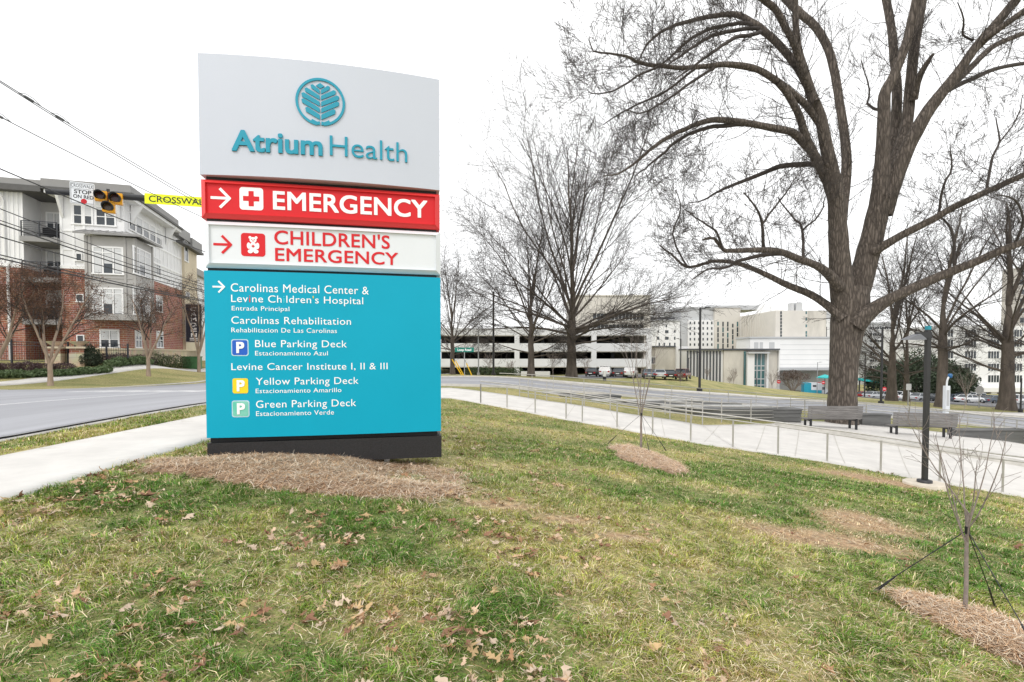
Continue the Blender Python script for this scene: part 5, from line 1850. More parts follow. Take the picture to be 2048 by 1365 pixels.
def bare_oak(name, base, h_fork, r, top, spread, n_limbs, label, seed, group=None, mtrunk=None, lean=(0, 0), mx=4, kmul=1.0, low=0):
    """Vase-shaped bare tree: trunk, a fan of ascending limbs, twigs."""
    R = random.Random(seed)
    t = thing('bare_oak_tree', base, label, 'tree', group)
    out = {}
    P = dict(OAK)
    P['kids'] = [max(1, int(k * kmul)) for k in OAK['kids']]
    pts, rad = trunk_line(R, (0, 0, 0), h_fork, r, lean)
    fork = Vector(pts[-1])
    lead = 0.26 * (top - h_fork)
    for j in range(1, 6):                                # the stem runs on up into the crown
        u = j / 5
        pts.append((fork[0] + R.uniform(-1, 1) * r * 0.25 * u, fork[1] + R.uniform(-1, 1) * r * 0.25 * u, fork[2] + lead * u))
        rad.append(r * (0.78 - 0.48 * u))
    limbs = [(pts, rad)]
    for k in range(n_limbs):
        az = 2 * math.pi * (k + R.uniform(-0.3, 0.3)) / n_limbs * (1.0 if n_limbs < 10 else 1.618 * 3)
        tilt = math.radians(16 + 62 * ((k * 0.618) % 1.0) + R.uniform(-4, 4)) if k >= 3 else math.radians(R.uniform(3, 14))
        if k < 3:
            tilt *= 0.7
        d = Vector((math.cos(az) * math.sin(tilt), math.sin(az) * math.sin(tilt), math.cos(tilt)))
        reach = min((top - h_fork) / max(0.35, math.cos(tilt)), spread / max(0.15, math.sin(tilt))) * R.uniform(0.82, 1.0) * (0.86 if k < 3 else 1.0)
        rise = lead if k < 3 else lead * max(0.0, 1 - math.degrees(tilt) / 70) * R.uniform(0.5, 1.0) - R.uniform(0, h_fork * 0.25)
        start = fork + Vector((0, 0, rise * 0.97))
        reach -= max(0.0, rise) * 0.8
        grow(R, out, start, d, reach, r * (R.uniform(0.3, 0.45) if k < 3 else R.uniform(0.16, 0.3)), 1, mx, P)
    for k in range(low):
        az = R.uniform(0, 2 * math.pi)
        d = Vector((math.cos(az), math.sin(az), R.uniform(0.15, 0.4)))
        grow(R, out, fork - Vector((0, 0, h_fork * R.uniform(0.1, 0.5))), d, spread * R.uniform(0.6, 0.9), r * 0.22, 1, mx, P)
    tubes_obj('trunk', [(limbs, 16), (out.get(1, []), 8)], mtrunk or M_BARK2, t)
    tubes_obj('crown', [(out.get(2, []), 4), (out.get(3, []), 3), (out.get(4, []), 3)], M_TWIG, t)
    return t


def oak_at(px, py, Y, hpx, fork_py, wpx, top_py, spread_px, n, label, seed, **kw):
    p = at(px, py, Y)
    k = Y / 1000.0
    z0 = H(p[0], Y)
    return bare_oak('t', (p[0], Y, z0), at(px, fork_py, Y)[2] - z0, wpx * k / 2 / math.sqrt(1 + ((px - CX) / FPX) ** 2), at(px, top_py, Y)[2] - z0, spread_px * k, n, label, seed, **kw)


GT = 'bare oaks beyond the loop road'
oak_at(1143, 755, 48, 0, 655, 20, 222, 240, 26, 'large vase-shaped bare oak standing alone in front of the parking deck', 3, group=GT, low=6, kmul=1.0)
oak_at(1062, 757, 47, 0, 680, 14, 415, 150, 18, 'smaller bare oak close left of the large vase-shaped oak', 5, group=GT, low=3, kmul=0.95)
oak_at(905, 751, 60, 0, 690, 10, 505, 115, 17, 'bare oak partly hidden by the right edge of the hospital sign', 8, group=GT, low=3, kmul=0.9)
oak_at(1783, 801, 50, 0, 735, 22, 430, 110, 12, 'bare oak with a dark thick trunk just right of the giant oak', 13, group=GT, kmul=0.95, low=2)
oak_at(1812, 800, 54, 0, 740, 14, 480, 100, 10, 'slimmer bare oak close behind the two dark trunks', 17, group=GT, kmul=0.85, low=2)
oak_at(1883, 815, 44, 0, 680, 25, 390, 130, 12, 'tall bare oak directly behind the square lamp post', 19, group=GT, kmul=0.95, low=2)
oak_at(2013, 817, 42.5, 0, 690, 34, 370, 170, 13, 'stout bare oak near the right edge', 23, group=GT, kmul=1.0, low=3)
oak_at(2130, 830, 40, 0, 690, 30, 300, 170, 11, 'bare oak at the far right whose branches enter the frame', 29, group=GT, kmul=0.9, low=3)

# ---- the giant oak: limbs traced, then twigs grown from them
A_Y = 23.5
KA = A_Y / 1000.0
ga = at(1684, 815, A_Y)
gz = H(ga[0], A_Y)
LIMBS = [  # (points px,py,halfwidth px), depth offset in metres at start and end
    ([(1682, 872, 46), (1683, 850, 39), (1684, 815, 34), (1685, 780, 31.5), (1688, 720, 33), (1692, 680, 36), (1697, 640, 40), (1701, 605, 42), (1703, 575, 38)], 0, 0),
    ([(1694, 660, 28), (1688, 610, 28), (1682, 560, 27), (1678, 500, 23), (1675, 450, 21), (1673, 405, 20), (1664, 345, 16), (1652, 291, 14.5), (1641, 236, 13), (1623, 191, 11.5), (1607, 136, 9.5), (1595, 91, 8), (1591, 36, 6.5), (1590, -40, 6)], 0, -1.5),
    ([(1678, 470, 15), (1686, 410, 12.5), (1691, 364, 12), (1693, 318, 11.5), (1689, 273, 10.5), (1679, 205, 10), (1670, 150, 9.5), (1657, 100, 9.5), (1632, 55, 9), (1600, 27, 9), (1573, 0, 8), (1545, -35, 7)], 0, 2.5),
    ([(1620, 180, 8), (1604, 140, 8), (1591, 95, 7.5), (1568, 50, 7), (1550, 18, 7), (1527, 0, 6.5), (1500, -25, 6)], -1.2, -3),
    ([(1630, 205, 10), (1604, 150, 9.5), (1586, 123, 9), (1559, 91, 8.5), (1523, 59, 8), (1500, 43, 7), (1480, 32, 6), (1455, 29, 5.5), (1414, 34, 4.5), (1378, 43, 4), (1342, 55, 3.2), (1310, 73, 2.6), (1290, 95, 2), (1275, 130, 1.2)], -1.2, 2.5),
    ([(1516, 54, 4.5), (1490, 47, 4.2), (1455, 50, 4), (1414, 61, 3.5), (1373, 84, 3), (1342, 114, 2.3), (1319, 132, 1.5)], 0, 1),
    ([(1520, 58, 4.5), (1495, 58, 4.2), (1455, 64, 4), (1414, 77, 3.5), (1378, 100, 3), (1333, 132, 1.6)], 0, -2.5),
    ([(1524, 64, 4.5), (1505, 70, 4.3), (1469, 77, 4), (1432, 100, 3.2), (1387, 132, 2.4), (1350, 160, 1.4)], 0, -4),
    ([(1640, 250, 8), (1614, 213, 7.5), (1578, 182, 7.5), (1541, 154, 7), (1505, 136, 6.5), (1455, 129, 5.8), (1414, 133, 5), (1364, 136, 4.5), (1319, 132, 4), (1283, 127, 3.4), (1251, 113, 2.6), (1219, 107, 2), (1187, 102, 1.4), (1178, 77, 0.9)], -0.8, -4),
    ([(1668, 400, 14), (1656, 365, 12.5), (1641, 336, 11.5), (1614, 282, 10), (1600, 236, 8.5), (1577, 191, 7.5), (1555, 165, 6.5)], 0, -1.6),
    ([(1428, 136, 3.2), (1378, 168, 2.8), (1342, 195, 2.4), (1296, 222, 1.8), (1273, 227, 1.4), (1250, 218, 0.9)], -2.5, -4.5),
    ([(1319, 133, 2.6), (1273, 154, 2.1), (1228, 182, 1.6), (1187, 188, 1.1), (1174, 179, 0.8)], -3.2, -5),
    ([(1390, 138, 2.8), (1333, 182, 2.3), (1287, 204, 1.9), (1242, 227, 1.4), (1205, 250, 0.9)], -2.7, -2),
    ([(1645, 340, 11), (1625, 305, 10.5), (1605, 283, 10), (1586, 266, 9), (1569, 261, 8), (1523, 252, 7.2), (1478, 244, 6.6), (1432, 240, 6), (1405, 245, 5.3), (1369, 259, 4.6), (1333, 277, 4), (1301, 300, 3.3), (1269, 327, 2.6), (1237, 347, 1.8), (1205, 352, 1)], -0.3, -3.5),
    ([(1490, 248, 4.8), (1428, 254, 4.3), (1390, 264, 3.8), (1350, 285, 3.2), (1330, 305, 2.7), (1310, 320, 2.2), (1290, 338, 1.7), (1272, 352, 1.2), (1270, 372, 0.8)], -1.6, -2),
    ([(1655, 335, 7), (1623, 329, 6), (1569, 332, 5.8), (1546, 338, 5.2), (1505, 356, 4.3), (1455, 375, 3.2), (1432, 386, 2.4), (1405, 402, 1.6), (1378, 406, 0.9)], -0.2, 2),
    ([(1680, 575, 14), (1657, 549, 11.5), (1632, 531, 9.5), (1596, 518, 8), (1560, 504, 7), (1528, 500, 6), (1469, 502, 5), (1446, 500, 4), (1428, 477, 3), (1405, 481, 2)], -0.5, -3),
    ([(1570, 508, 5), (1523, 511, 4.5), (1478, 522, 3.6), (1451, 536, 2.8), (1414, 540, 2), (1383, 561, 1)], -1.3, -0.3),
    ([(1690, 640, 15), (1664, 618, 11), (1623, 590, 8.5), (1578, 572, 7), (1537, 552, 6), (1505, 538, 5.2), (1473, 527, 4.6), (1432, 522, 4), (1405, 529, 3.3), (1373, 534, 2.7), (1342, 509, 2), (1319, 490, 1.2)], -0.4, 3.5),
    ([(1528, 500, 3.6), (1523, 445, 3), (1514, 418, 2.3), (1487, 386, 1.3)], -1.5, -3),
    ([(1523, 450, 2.6), (1546, 418, 2.2), (1569, 390, 1.7), (1591, 354, 1)], -1.7, -1),
    ([(1607, 520, 3.4), (1605, 459, 2.6), (1582, 431, 1.9), (1555, 395, 1)], -0.8, 1),
    ([(1605, 462, 2.2), (1641, 427, 1.7), (1650, 395, 1)], -0.5, -1.5),
    ([(1446, 500, 2.8), (1432, 464, 2.3), (1405, 445, 1.8), (1370, 420, 1.1)], -2.5, -4),
    ([(1375, 534, 2), (1345, 470, 1.8), (1362, 420, 1.4), (1350, 380, 0.9)], 2.6, 3.5),
    # right-hand stem
    ([(1702, 620, 30), (1718, 570, 29), (1738, 500, 27), (1752, 440, 25), (1761, 395, 23), (1764, 340, 19), (1766, 290, 16), (1768, 240, 15), (1769, 190, 14), (1784, 160, 12), (1800, 120, 11.5), (1815, 80, 11.5), (1825, 40, 12), (1834, 0, 12), (1842, -40, 12)], 0.3, -1.0),
    ([(1770, 360, 15), (1782, 310, 13), (1790, 270, 12.5), (1794, 182, 11.5), (1790, 136, 10.5), (1784, 68, 9.5), (1777, 23, 9.5), (1766, -30, 9)], 0.8, 2.5),
    ([(1772, 400, 20), (1788, 340, 18), (1803, 290, 16), (1815, 240, 13.5), (1822, 160, 12.5), (1828, 100, 12), (1836, 50, 12), (1843, 0, 12), (1848, -40, 11)], 0.3, 0.8),
    ([(1828, 200, 9), (1834, 168, 8.5), (1845, 141, 7), (1868, 107, 3)], 0.2, -0.6),
    ([(1766, 430, 22), (1786, 370, 20), (1809, 309, 18.5), (1832, 264, 17.5), (1859, 218, 16), (1891, 177, 14), (1923, 136, 12.5), (1954, 91, 12), (1995, 45, 12), (2032, 0, 12), (2075, -50, 11)], 0, -2),
    ([(1895, 178, 9.5), (1936, 141, 8), (1973, 104, 7.2), (2000, 86, 6.5), (2055, 65, 6), (2110, 50, 5)], -0.8, 1.5),
    ([(1890, 185, 7), (1918, 170, 6.3), (1954, 154, 5.8), (1991, 138, 5.3), (2048, 127, 5), (2110, 120, 4)], -0.5, 2.5),
    ([(1935, 118, 9), (1960, 90, 9), (1990, 64, 8.8), (2048, 22, 8.2), (2100, -20, 8)], -0.9, -3),
    ([(1745, 505, 14), (1772, 489, 11), (1809, 468, 10), (1864, 440, 9.2), (1909, 414, 9), (1973, 384, 8.5), (2048, 350, 8), (2120, 318, 7)], -0.2, -3),
    ([(1712, 650, 24), (1738, 625, 20), (1765, 607, 16), (1795, 591, 14), (1854, 564, 13), (1909, 541, 12), (1954, 523, 11.2), (2000, 502, 10.8), (2048, 484, 10), (2130, 450, 9)], -0.5, -3),
    ([(1877, 435, 3.4), (1886, 373, 2.8), (1904, 336, 2.1), (1900, 295, 1.2)], -1.3, -2.5),
    ([(1973, 385, 3.6), (1986, 313, 3), (2000, 282, 2.4), (1991, 236, 1.3)], -2, -1),
    ([(2000, 285, 2), (2035, 235, 1.6), (2045, 190, 1)], -1.6, -2.5),
    ([(1909, 541, 4), (1906, 470, 3.2), (1888, 440, 2.2), (1878, 437, 1.5)], -1.5, -1.2),
    ([(2030, 490, 4), (2046, 440, 3.2), (2030, 400, 2.6), (1990, 390, 1.5)], -2.5, -4),
    ([(1754, 220, 3.4), (1735, 208, 2.6), (1738, 178, 1.8), (1722, 120, 1)], 0.5, 1.5),
    ([(1945, 80, 3), (1925, 70, 2.5), (1927, 40, 2), (1915, 5, 1.2)], -1, -2.5),
]
RA = random.Random(41)
giant = thing('giant_oak_tree', (ga[0], A_Y, gz), 'giant forked bare oak with thick textured trunk rising out of the frame', 'tree')
G0 = np.array((ga[0], A_Y, gz))
main_l, thin_l, twigs = [], [], {}
PA = dict(seg=[8, 6, 5, 4], jit=[0.13, 0.13, 0.14, 0.15], up=[0.04, 0.03, 0.02, 0.02], kids=[5, 4, 3], **{'from': [0.2, 0.2, 0.2]}, ang=[(18, 45), (18, 42), (20, 45)], len=[(0.42, 0.75), (0.5, 0.8), (0.5, 0.8)], rr=0.6, tip=0.3, rmin=0.006)
for pl, d0, d1 in LIMBS:
    n = len(pl)
    P3, R3 = [], []
    # smooth resample of the traced line
    tt_ = np.linspace(0, 1, n)
    ts = np.linspace(0, 1, max(6, (n - 1) * 3 + 1))
    arr = np.array(pl, float)
    def cr_(v):
        o = []
        for t in ts:
            f = t * (n - 1)
            i = min(n - 2, int(f))
            u = f - i
            p0, p1, p2, p3 = v[max(0, i - 1)], v[i], v[i + 1], v[min(n - 1, i + 2)]
            o.append(0.5 * (2 * p1 + (p2 - p0) * u + (2 * p0 - 5 * p1 + 4 * p2 - p3) * u * u + (3 * p1 - p0 - 3 * p2 + p3) * u ** 3))
        return np.array(o)
    xs, ys_, ws = cr_(arr[:, 0]), cr_(arr[:, 1]), cr_(arr[:, 2])
    for i, t in enumerate(ts):
        dy = d0 + (d1 - d0) * t
        thin = ws[i] < 5
        j = 0.9 if thin else 0.25
        P3.append(tuple(at(xs[i] + RA.uniform(-j, j), ys_[i] + RA.uniform(-j, j), A_Y + dy) - G0))
        R3.append(max(0.006, ws[i] * (0.93 if ws[i] > 8 else 1.0) * (A_Y + dy) / 1000.0 / math.sqrt(1 + ((xs[i] - CX) / FPX) ** 2) * (1 + 0.03 * RA.uniform(-1, 1))))
    (main_l if arr[0, 2] > 7 else thin_l).append((P3, R3))
    # twigs
    wmax = arr[:, 2].max()
    for i in range(1, len(P3)):
        if ws[i] > 15:
            continue
        seg = Vector(P3[i]) - Vector(P3[i - 1])
        L = seg.length
        if P3[i][2] + gz > 17.5:
            continue
        dens = 2.1 if ws[i] < 6 else 1.25
        for k in range(max(1, int(L * dens + RA.random() * 0.9))):
            if ws[i] > 9 and RA.random() < 0.3:
                continue
            q = Vector(P3[i - 1]).lerp(Vector(P3[i]), RA.random())
            ax = seg.normalized()
            o = ax.orthogonal().normalized()
            o.rotate(Matrix.Rotation(RA.uniform(0, 2 * math.pi), 3, ax))
            ang = math.radians(RA.uniform(35, 80))
            d = ax * math.cos(ang) + o * math.sin(ang) + Vector((0, 0, 0.25))
            ln = RA.uniform(0.55, 1.25) * (2.0 if ws[i] < 6 else 1.9)
            grow(RA, twigs, q, d, ln, min(0.02, 0.007 + 0.002 * ws[i]), 0, 3 if ws[i] < 5 else 2, PA)
tubes_obj('trunk', [(main_l, 20)], M_BARK, giant)
tubes_obj('crown', [(thin_l, 7), (twigs.get(0, []), 4), (twigs.get(1, []), 3), (twigs.get(2, []), 3), (twigs.get(3, []), 3)], M_TWIG, giant)

# ---- crepe myrtles across the street
def myrtle(base, h, spread, label, seed, dense, r=0.13, group='multi-stem street trees across the road', stems=4):
    R = random.Random(seed)
    t = thing('multi_stem_tree', base, label, 'tree', group)
    out = {}
    hb = h * 0.2
    pts, rad = trunk_line(R, (0, 0, 0), hb, r, n=5)
    P = dict(seg=[7, 5, 4, 3], jit=[0.1, 0.18, 0.25], up=[0.06, 0.04, 0.0], kids=[9, 7, 5], **{'from': [0.3, 0.2, 0.2]}, ang=[(20, 50), (25, 60), (30, 70)], len=[(0.35, 0.6), (0.35, 0.55), (0.4, 0.6)], rr=0.55, tip=0.3, rmin=0.006)
    for k in range(stems):
        az = 2 * math.pi * k / stems + R.uniform(-0.4, 0.4)
        tl = R.uniform(0.25, 0.5)
        d = Vector((math.cos(az) * tl * spread, math.sin(az) * tl * spread, 1))
        grow(R, out, Vector(pts[-1]) - Vector((0, 0, 0.1)), d, h * 0.72, r * 0.62, 0, 3, P)
    tubes_obj('trunk', [([(pts, rad)], 12), (out.get(0, []), 7)], M_MYRT, t)
    tubes_obj('crown', [(out.get(1, []), 4), (out.get(2, []), 3), (out.get(3, []), 3)], M_TWIG, t)
    # dry seed heads: small tufts of brown flecks at the twig ends
    ends = [l[0][-1] for k_ in (2, 3) for l in out.get(k_, [])]
    R.shuffle(ends)
    V, T = [], []
    for e in ends[:int(len(ends) * dense)]:
        for j in range(22):
            c = Vector(e) + Vector((R.gauss(0, 0.12), R.gauss(0, 0.12), R.gauss(0.0, 0.14)))
            s = R.uniform(0.015, 0.045)
            a = [c + Vector((R.uniform(-1, 1), R.uniform(-1, 1), R.uniform(-1, 1))) * s for _ in range(3)]
            T.append((len(V), len(V) + 1, len(V) + 2))
            V += [tuple(x) for x in a]
    link('seed_heads', np_mesh('seed_heads', V, tris=T), mat('dry seed heads', (0.14, 0.075, 0.045, 1), 0.9, var=0.5, scale=3), t)
    return t


def my_at(px, py, Y, top, spread, label, seed, dense, **k):
    p = at(px, py, Y)
    z0 = H(p[0], Y)
    return myrtle((p[0], Y, z0), at(px, top, Y)[2] - z0, spread, label, seed, dense, **k)


my_at(101, 767, 26.6, 548, 1.05, 'multi-stem street tree with dense brown seed heads in front of the balconies', 51, 0.75)
my_at(-8, 770, 25.8, 535, 1.15, 'multi-stem street tree with brown crown cut by the left edge', 52, 0.8)
my_at(297, 757, 33.4, 582, 0.8, 'sparser multi-stem street tree in front of the grey bay', 53, 0.42)
my_at(398, 745, 40.5, 560, 0.9, 'multi-stem street tree half hidden by the left edge of the hospital sign', 54, 0.4)

# ---- young planted trees on the lawn, guyed with black straps
def young_tree(base, h, trunk_h, r, label, seed, spread=0.55, stakes=3, sr=0.8, strap_h=0.45, stems=6, red=False, group='young guyed trees on the lawn'):
    R = random.Random(seed)
    t = thing('young_tree', base, label, 'tree', group)
    out = {}
    pts, rad = [], []
    for i in range(6):
        u = i / 5
        pts.append((R.uniform(-1, 1) * 0.01 * u, 0, -0.05 + (trunk_h + 0.05) * u))
        rad.append(r * (1.25 - 0.4 * u))
    P = dict(seg=[7, 5, 4], jit=[0.07, 0.14, 0.2], up=[0.07, 0.05, 0.02], kids=[4, 3, 2], **{'from': [0.3, 0.3, 0.3]}, ang=[(18, 40), (20, 50), (25, 50)], len=[(0.35, 0.6), (0.4, 0.6), (0.4, 0.6)], rr=0.6, tip=0.3, rmin=0.0016)
    for k in range(stems):
        az = 2 * math.pi * k / stems + R.uniform(-0.4, 0.4)
        tl = R.uniform(0.25, 1.0) * spread
        d = Vector((math.cos(az) * tl, math.sin(az) * tl, 1))
        st = Vector(pts[-1]) - Vector((0, 0, R.uniform(0, trunk_h * 0.35)))
        grow(R, out, st, d, (h - trunk_h) * R.uniform(0.75, 1.05), r * 0.45, 0, 2, P)
    tubes_obj('trunk', [([(pts, rad)], 10), (out.get(0, []), 6)], M_SAPL, t)
    tubes_obj('crown', [(out.get(1, []), 4), (out.get(2, []), 3)], M_SAPL, t)
    sp = MB()
    for k in range(stakes):
        a = 2 * math.pi * k / stakes + (0.5 if stakes == 3 else 0.2)
        ex_, ey_ = math.cos(a) * sr, math.sin(a) * sr
        ez = H(base[0] + ex_, base[1] + ey_) - base[2]
        top = (0, 0, trunk_h * strap_h / 0.45 * 0.45 + 0)
        m_ = MB().tube([(0, 0, trunk_h * strap_h), (ex_, ey_, ez)], 0.004, 5)
        sx = 0.72
        m_.tube([(ex_ * sx, ey_ * sx, trunk_h * strap_h * (1 - sx) + ez * sx), (ex_, ey_, ez - 0.03)], 0.008, 6)
        m_.build('guy_strap', M_BLACK, t)
    MB().tube([(0, 0, trunk_h * strap_h - 0.03), (0, 0, trunk_h * strap_h + 0.03)], r * 1.25, 10).build('strap_collar', M_BLACK, t)
    return t


g1 = gp(1930, 1240)
young_tree(tuple(g1), 1.85, 0.86, 0.0135, 'young bare tree with three black guy straps at the lower right corner', 61, spread=0.75, sr=0.62, strap_h=0.84, stems=7)
g2 = gp(1282, 900)
young_tree(tuple(g2), 3.0, 0.95, 0.024, 'slim reddish young tree with guy straps in the round mulch ring', 62, spread=0.3, sr=0.85, strap_h=0.9, stems=7)
def sapling(px, py, Y, top, label, seed, group='bare saplings by the hall', sp_=0.4):
    p = at(px, py, Y)
    z0 = H(p[0], Y)
    R = random.Random(seed)
    h = at(px, top, Y)[2] - z0
    t = thing('bare_sapling', (p[0], Y, z0), label, 'tree', group)
    out = {}
    r = h * 0.012
    P = dict(seg=[6, 5, 4], jit=[0.06, 0.12, 0.18], up=[0.05, 0.06, 0.04], kids=[7, 5, 4], **{'from': [0.1, 0.2, 0.2]}, ang=[(20, 45), (25, 50), (25, 60)], len=[(0.4, 0.6), (0.35, 0.55), (0.4, 0.6)], rr=0.55, tip=0.3, rmin=0.012 if Y > 60 else 0.006)
    pts, rad = trunk_line(R, (0, 0, 0), h * 0.3, r, n=4)
    for k in range(5):
        a = 2 * math.pi * k / 5
        grow(R, out, Vector(pts[-1]) - Vector((0, 0, h * 0.1 * R.random())), Vector((math.cos(a) * sp_, math.sin(a) * sp_, 1)), h * 0.62, r * 0.6, 0, 2, P)
    tubes_obj('trunk', [([(pts, rad)], 8), (out.get(0, []), 5)], M_SAPL, t)
    tubes_obj('crown', [(out.get(1, []), 3), (out.get(2, []), 3)], M_SAPL, t)


for a in ((1467, 776, 100, 735, 'leafless sapling with upswept branches in front of the stained hall wall', 71), (1544, 782, 100, 738, 'leafless sapling in front of the right end of the hall', 72), (1415, 762, 98, 735, 'small leafless sapling before the dark fins', 73), (1459, 778, 101, 752, 'thin whip of a sapling left of the upswept one', 74),
          (1360, 790, 62, 742, 'bare twiggy sapling beside the loop road left of the tall lamp post', 75), (1106, 758, 70, 705, 'bare sapling between the two oaks in front of the deck', 76), (1022, 758, 66, 722, 'tiny bare sapling beside the clipped hedge', 77), (978, 757, 70, 707, 'bare sapling near the tall dark pole', 78), (1172, 752, 78, 715, 'bare sapling at the left end of the parked cars', 79), (1932, 808, 60, 735, 'small bare tree between the call post and the pickup', 80)):
    sapling(*a)


# ---- shrubs, hedges, conifers: leaf clumps through a volume
def leaf_mass(name, parts, m, parent, n, s, seed, cols=None):
    """parts: ellipsoids (cx,cy,cz,rx,ry,rz); small leaf faces scattered through their shells."""
    r = np.random.default_rng(seed)
    V = []
    vol = np.array([p[3] * p[4] * p[5] for p in parts])
    cnt = (n * vol / vol.sum()).astype(int) + 1
    for p, c in zip(parts, cnt):
        u = r.normal(size=(c, 3))
        u /= np.linalg.norm(u, axis=1, keepdims=True)
        rad = r.uniform(0.55, 1.08, (c, 1)) ** 0.6
        lump = 1 + 0.16 * np.sin(u[:, :1] * 7 + seed) * np.sin(u[:, 1:2] * 6 + 2 * seed)
        ctr = np.array(p[:3]) + u * rad * lump * np.array(p[3:])
        a = r.normal(size=(c, 3))
        b = r.normal(size=(c, 3))
        a /= np.linalg.norm(a, axis=1, keepdims=True)
        b /= np.linalg.norm(b, axis=1, keepdims=True)
        sc = s * r.uniform(0.6, 1.4, (c, 1))
        V.append(np.stack([ctr - a * sc, ctr - b * sc * 0.45, ctr + a * sc, ctr + b * sc * 0.45], 1))
    V = np.concatenate(V).reshape(-1, 3)
    return link(name, np_mesh(name, V, quads=np.arange(len(V)).reshape(-1, 4)), m, parent)


M_LEAF1 = mat('hedge green', (0.055, 0.085, 0.028, 1), 0.6, var=0.5, scale=4)
M_LEAF2 = mat('grassy border green', (0.10, 0.15, 0.06, 1), 0.6, var=0.4, scale=5)
M_LEAF3 = mat('purple foliage', (0.085, 0.05, 0.05, 1), 0.65, var=0.4, scale=4)
M_LEAF4 = mat('dark conifer', (0.028, 0.042, 0.02, 1), 0.7, var=0.4, scale=4)
M_LEAF5 = mat('evergreen leaf', (0.035, 0.055, 0.025, 1), 0.55, var=0.5, scale=2)


def hedge(name, label, cat, pts, hgt, wid, m, n, s, seed, group=None):
    """pts are ground points (X, Y)."""
    o = thing(name, (0, 0, 0), label, cat, group)
    parts = []
    for (a, b) in zip(pts[:-1], pts[1:]):
        L = math.hypot(b[0] - a[0], b[1] - a[1])
        k = max(1, int(L / (wid * 0.55)))
        for i in range(k):
            t = (i + 0.5) / k
            x, y = a[0] + (b[0] - a[0]) * t, a[1] + (b[1] - a[1]) * t
            q = 1 + 0.12 * math.sin(i * 2.4 + seed)
            parts.append((x, y, H(x, y) + hgt * 0.45 * q, wid * 0.62, wid * 0.5, hgt * 0.55 * q))
    leaf_mass('foliage', parts, m, o, n, s, seed)
    st = MB()
    for (x, y, z, *_r) in parts:
        st.tube([(x, y, H(x, y) - 0.05), (x + 0.05, y, z)], 0.02, 5)
    st.build('stems', M_SAPL, o)
    return o


def gxy(px, Y):
    return (at(px, 735, Y)[0], Y)


hedge('purple_hedge', 'purplish shrub row in front of the left iron fence', 'hedge', [gxy(-40, 29.2), gxy(140, 31.6)], 0.5, 1.2, M_LEAF3, 9000, 0.05, 3)
hedge('border_planting', 'long arching green border planting beside the far sidewalk', 'border planting', [gxy(-40, 27.5), gxy(120, 30.0), gxy(214, 32.5)], 0.42, 0.9, M_LEAF2, 9000, 0.075, 4)
hedge('border_planting', 'short green border planting left of the sparser street tree', 'border planting', [gxy(216, 33.8), gxy(296, 37.2)], 0.55, 0.9, M_LEAF2, 5000, 0.07, 5)
hedge('purple_hedge', 'low reddish-purple shrub row below the garden wall', 'hedge', [gxy(193, 34.4), gxy(305, 39.6)], 0.6, 1.0, M_LEAF3, 6000, 0.05, 6)
hedge('clipped_hedge', 'clipped dark green hedge beside the green utility cabinet', 'hedge', [gxy(300, 39.0), gxy(384, 43.5)], 1.0, 1.2, M_LEAF1, 8000, 0.045, 7)
p = gxy(180, 33.6)
cf = thing('dwarf_conifer', (p[0], p[1], H(*p)), 'dark little conifer beside the right stone pier', 'shrub')
leaf_mass('foliage', [(0, 0, 0.4, 0.7, 0.6, 0.45), (0.1, 0, 0.8, 0.5, 0.45, 0.4), (0, 0, 1.15, 0.3, 0.3, 0.3)], M_LEAF4, cf, 4500, 0.055, 9)
MB().tube([(0, 0, -0.1), (0, 0, 1.6)], [0.08, 0.02], 6).build('trunk', M_SAPL, cf)
hedge('clipped_hedge', 'long clipped hedge in front of the deck beside the tall dark pole', 'hedge', [(at(935, 750, 62)[0], 62), (at(1040, 752, 64)[0], 64)], 1.1, 1.5, M_LEAF1, 6000, 0.08, 10)
# spreading brown shrub by the hall
p = at(1585, 788, 92)
sh = thing('spreading_shrub', (p[0], 92, H(p[0], 92)), 'broad brown bare-stemmed shrub right of the hall', 'shrub')
Rr = random.Random(5)
o_ = {}
for k in range(9):
    a = 2 * math.pi * k / 9
    grow(Rr, o_, (0, 0, -0.1), (math.cos(a) * 0.8, math.sin(a) * 0.8, 1), 3.6, 0.1, 0, 2, dict(seg=[6, 5, 4], jit=[0.12, 0.2, 0.25], up=[0.04, 0.02, 0], kids=[8, 6, 4], **{'from': [0.3, 0.2, 0.2]}, ang=[(20, 45), (30, 60), (30, 60)], len=[(0.35, 0.5), (0.4, 0.6), (0.4, 0.6)], rr=0.55, tip=0.3, rmin=0.014))
tubes_obj('stems', [(o_[0], 5), (o_[1], 4), (o_[2], 3)], M_SAPL, sh)
leaf_mass('foliage', [(-1.2, 0, 2.9, 1.7, 1.5, 0.8), (1.3, 0, 2.9, 1.9, 1.5, 0.7), (0, 0, 3.3, 1.8, 1.5, 0.8)], mat('brown dry foliage', (0.09, 0.06, 0.048, 1), 0.85, var=0.4), sh, 3500, 0.09, 12)
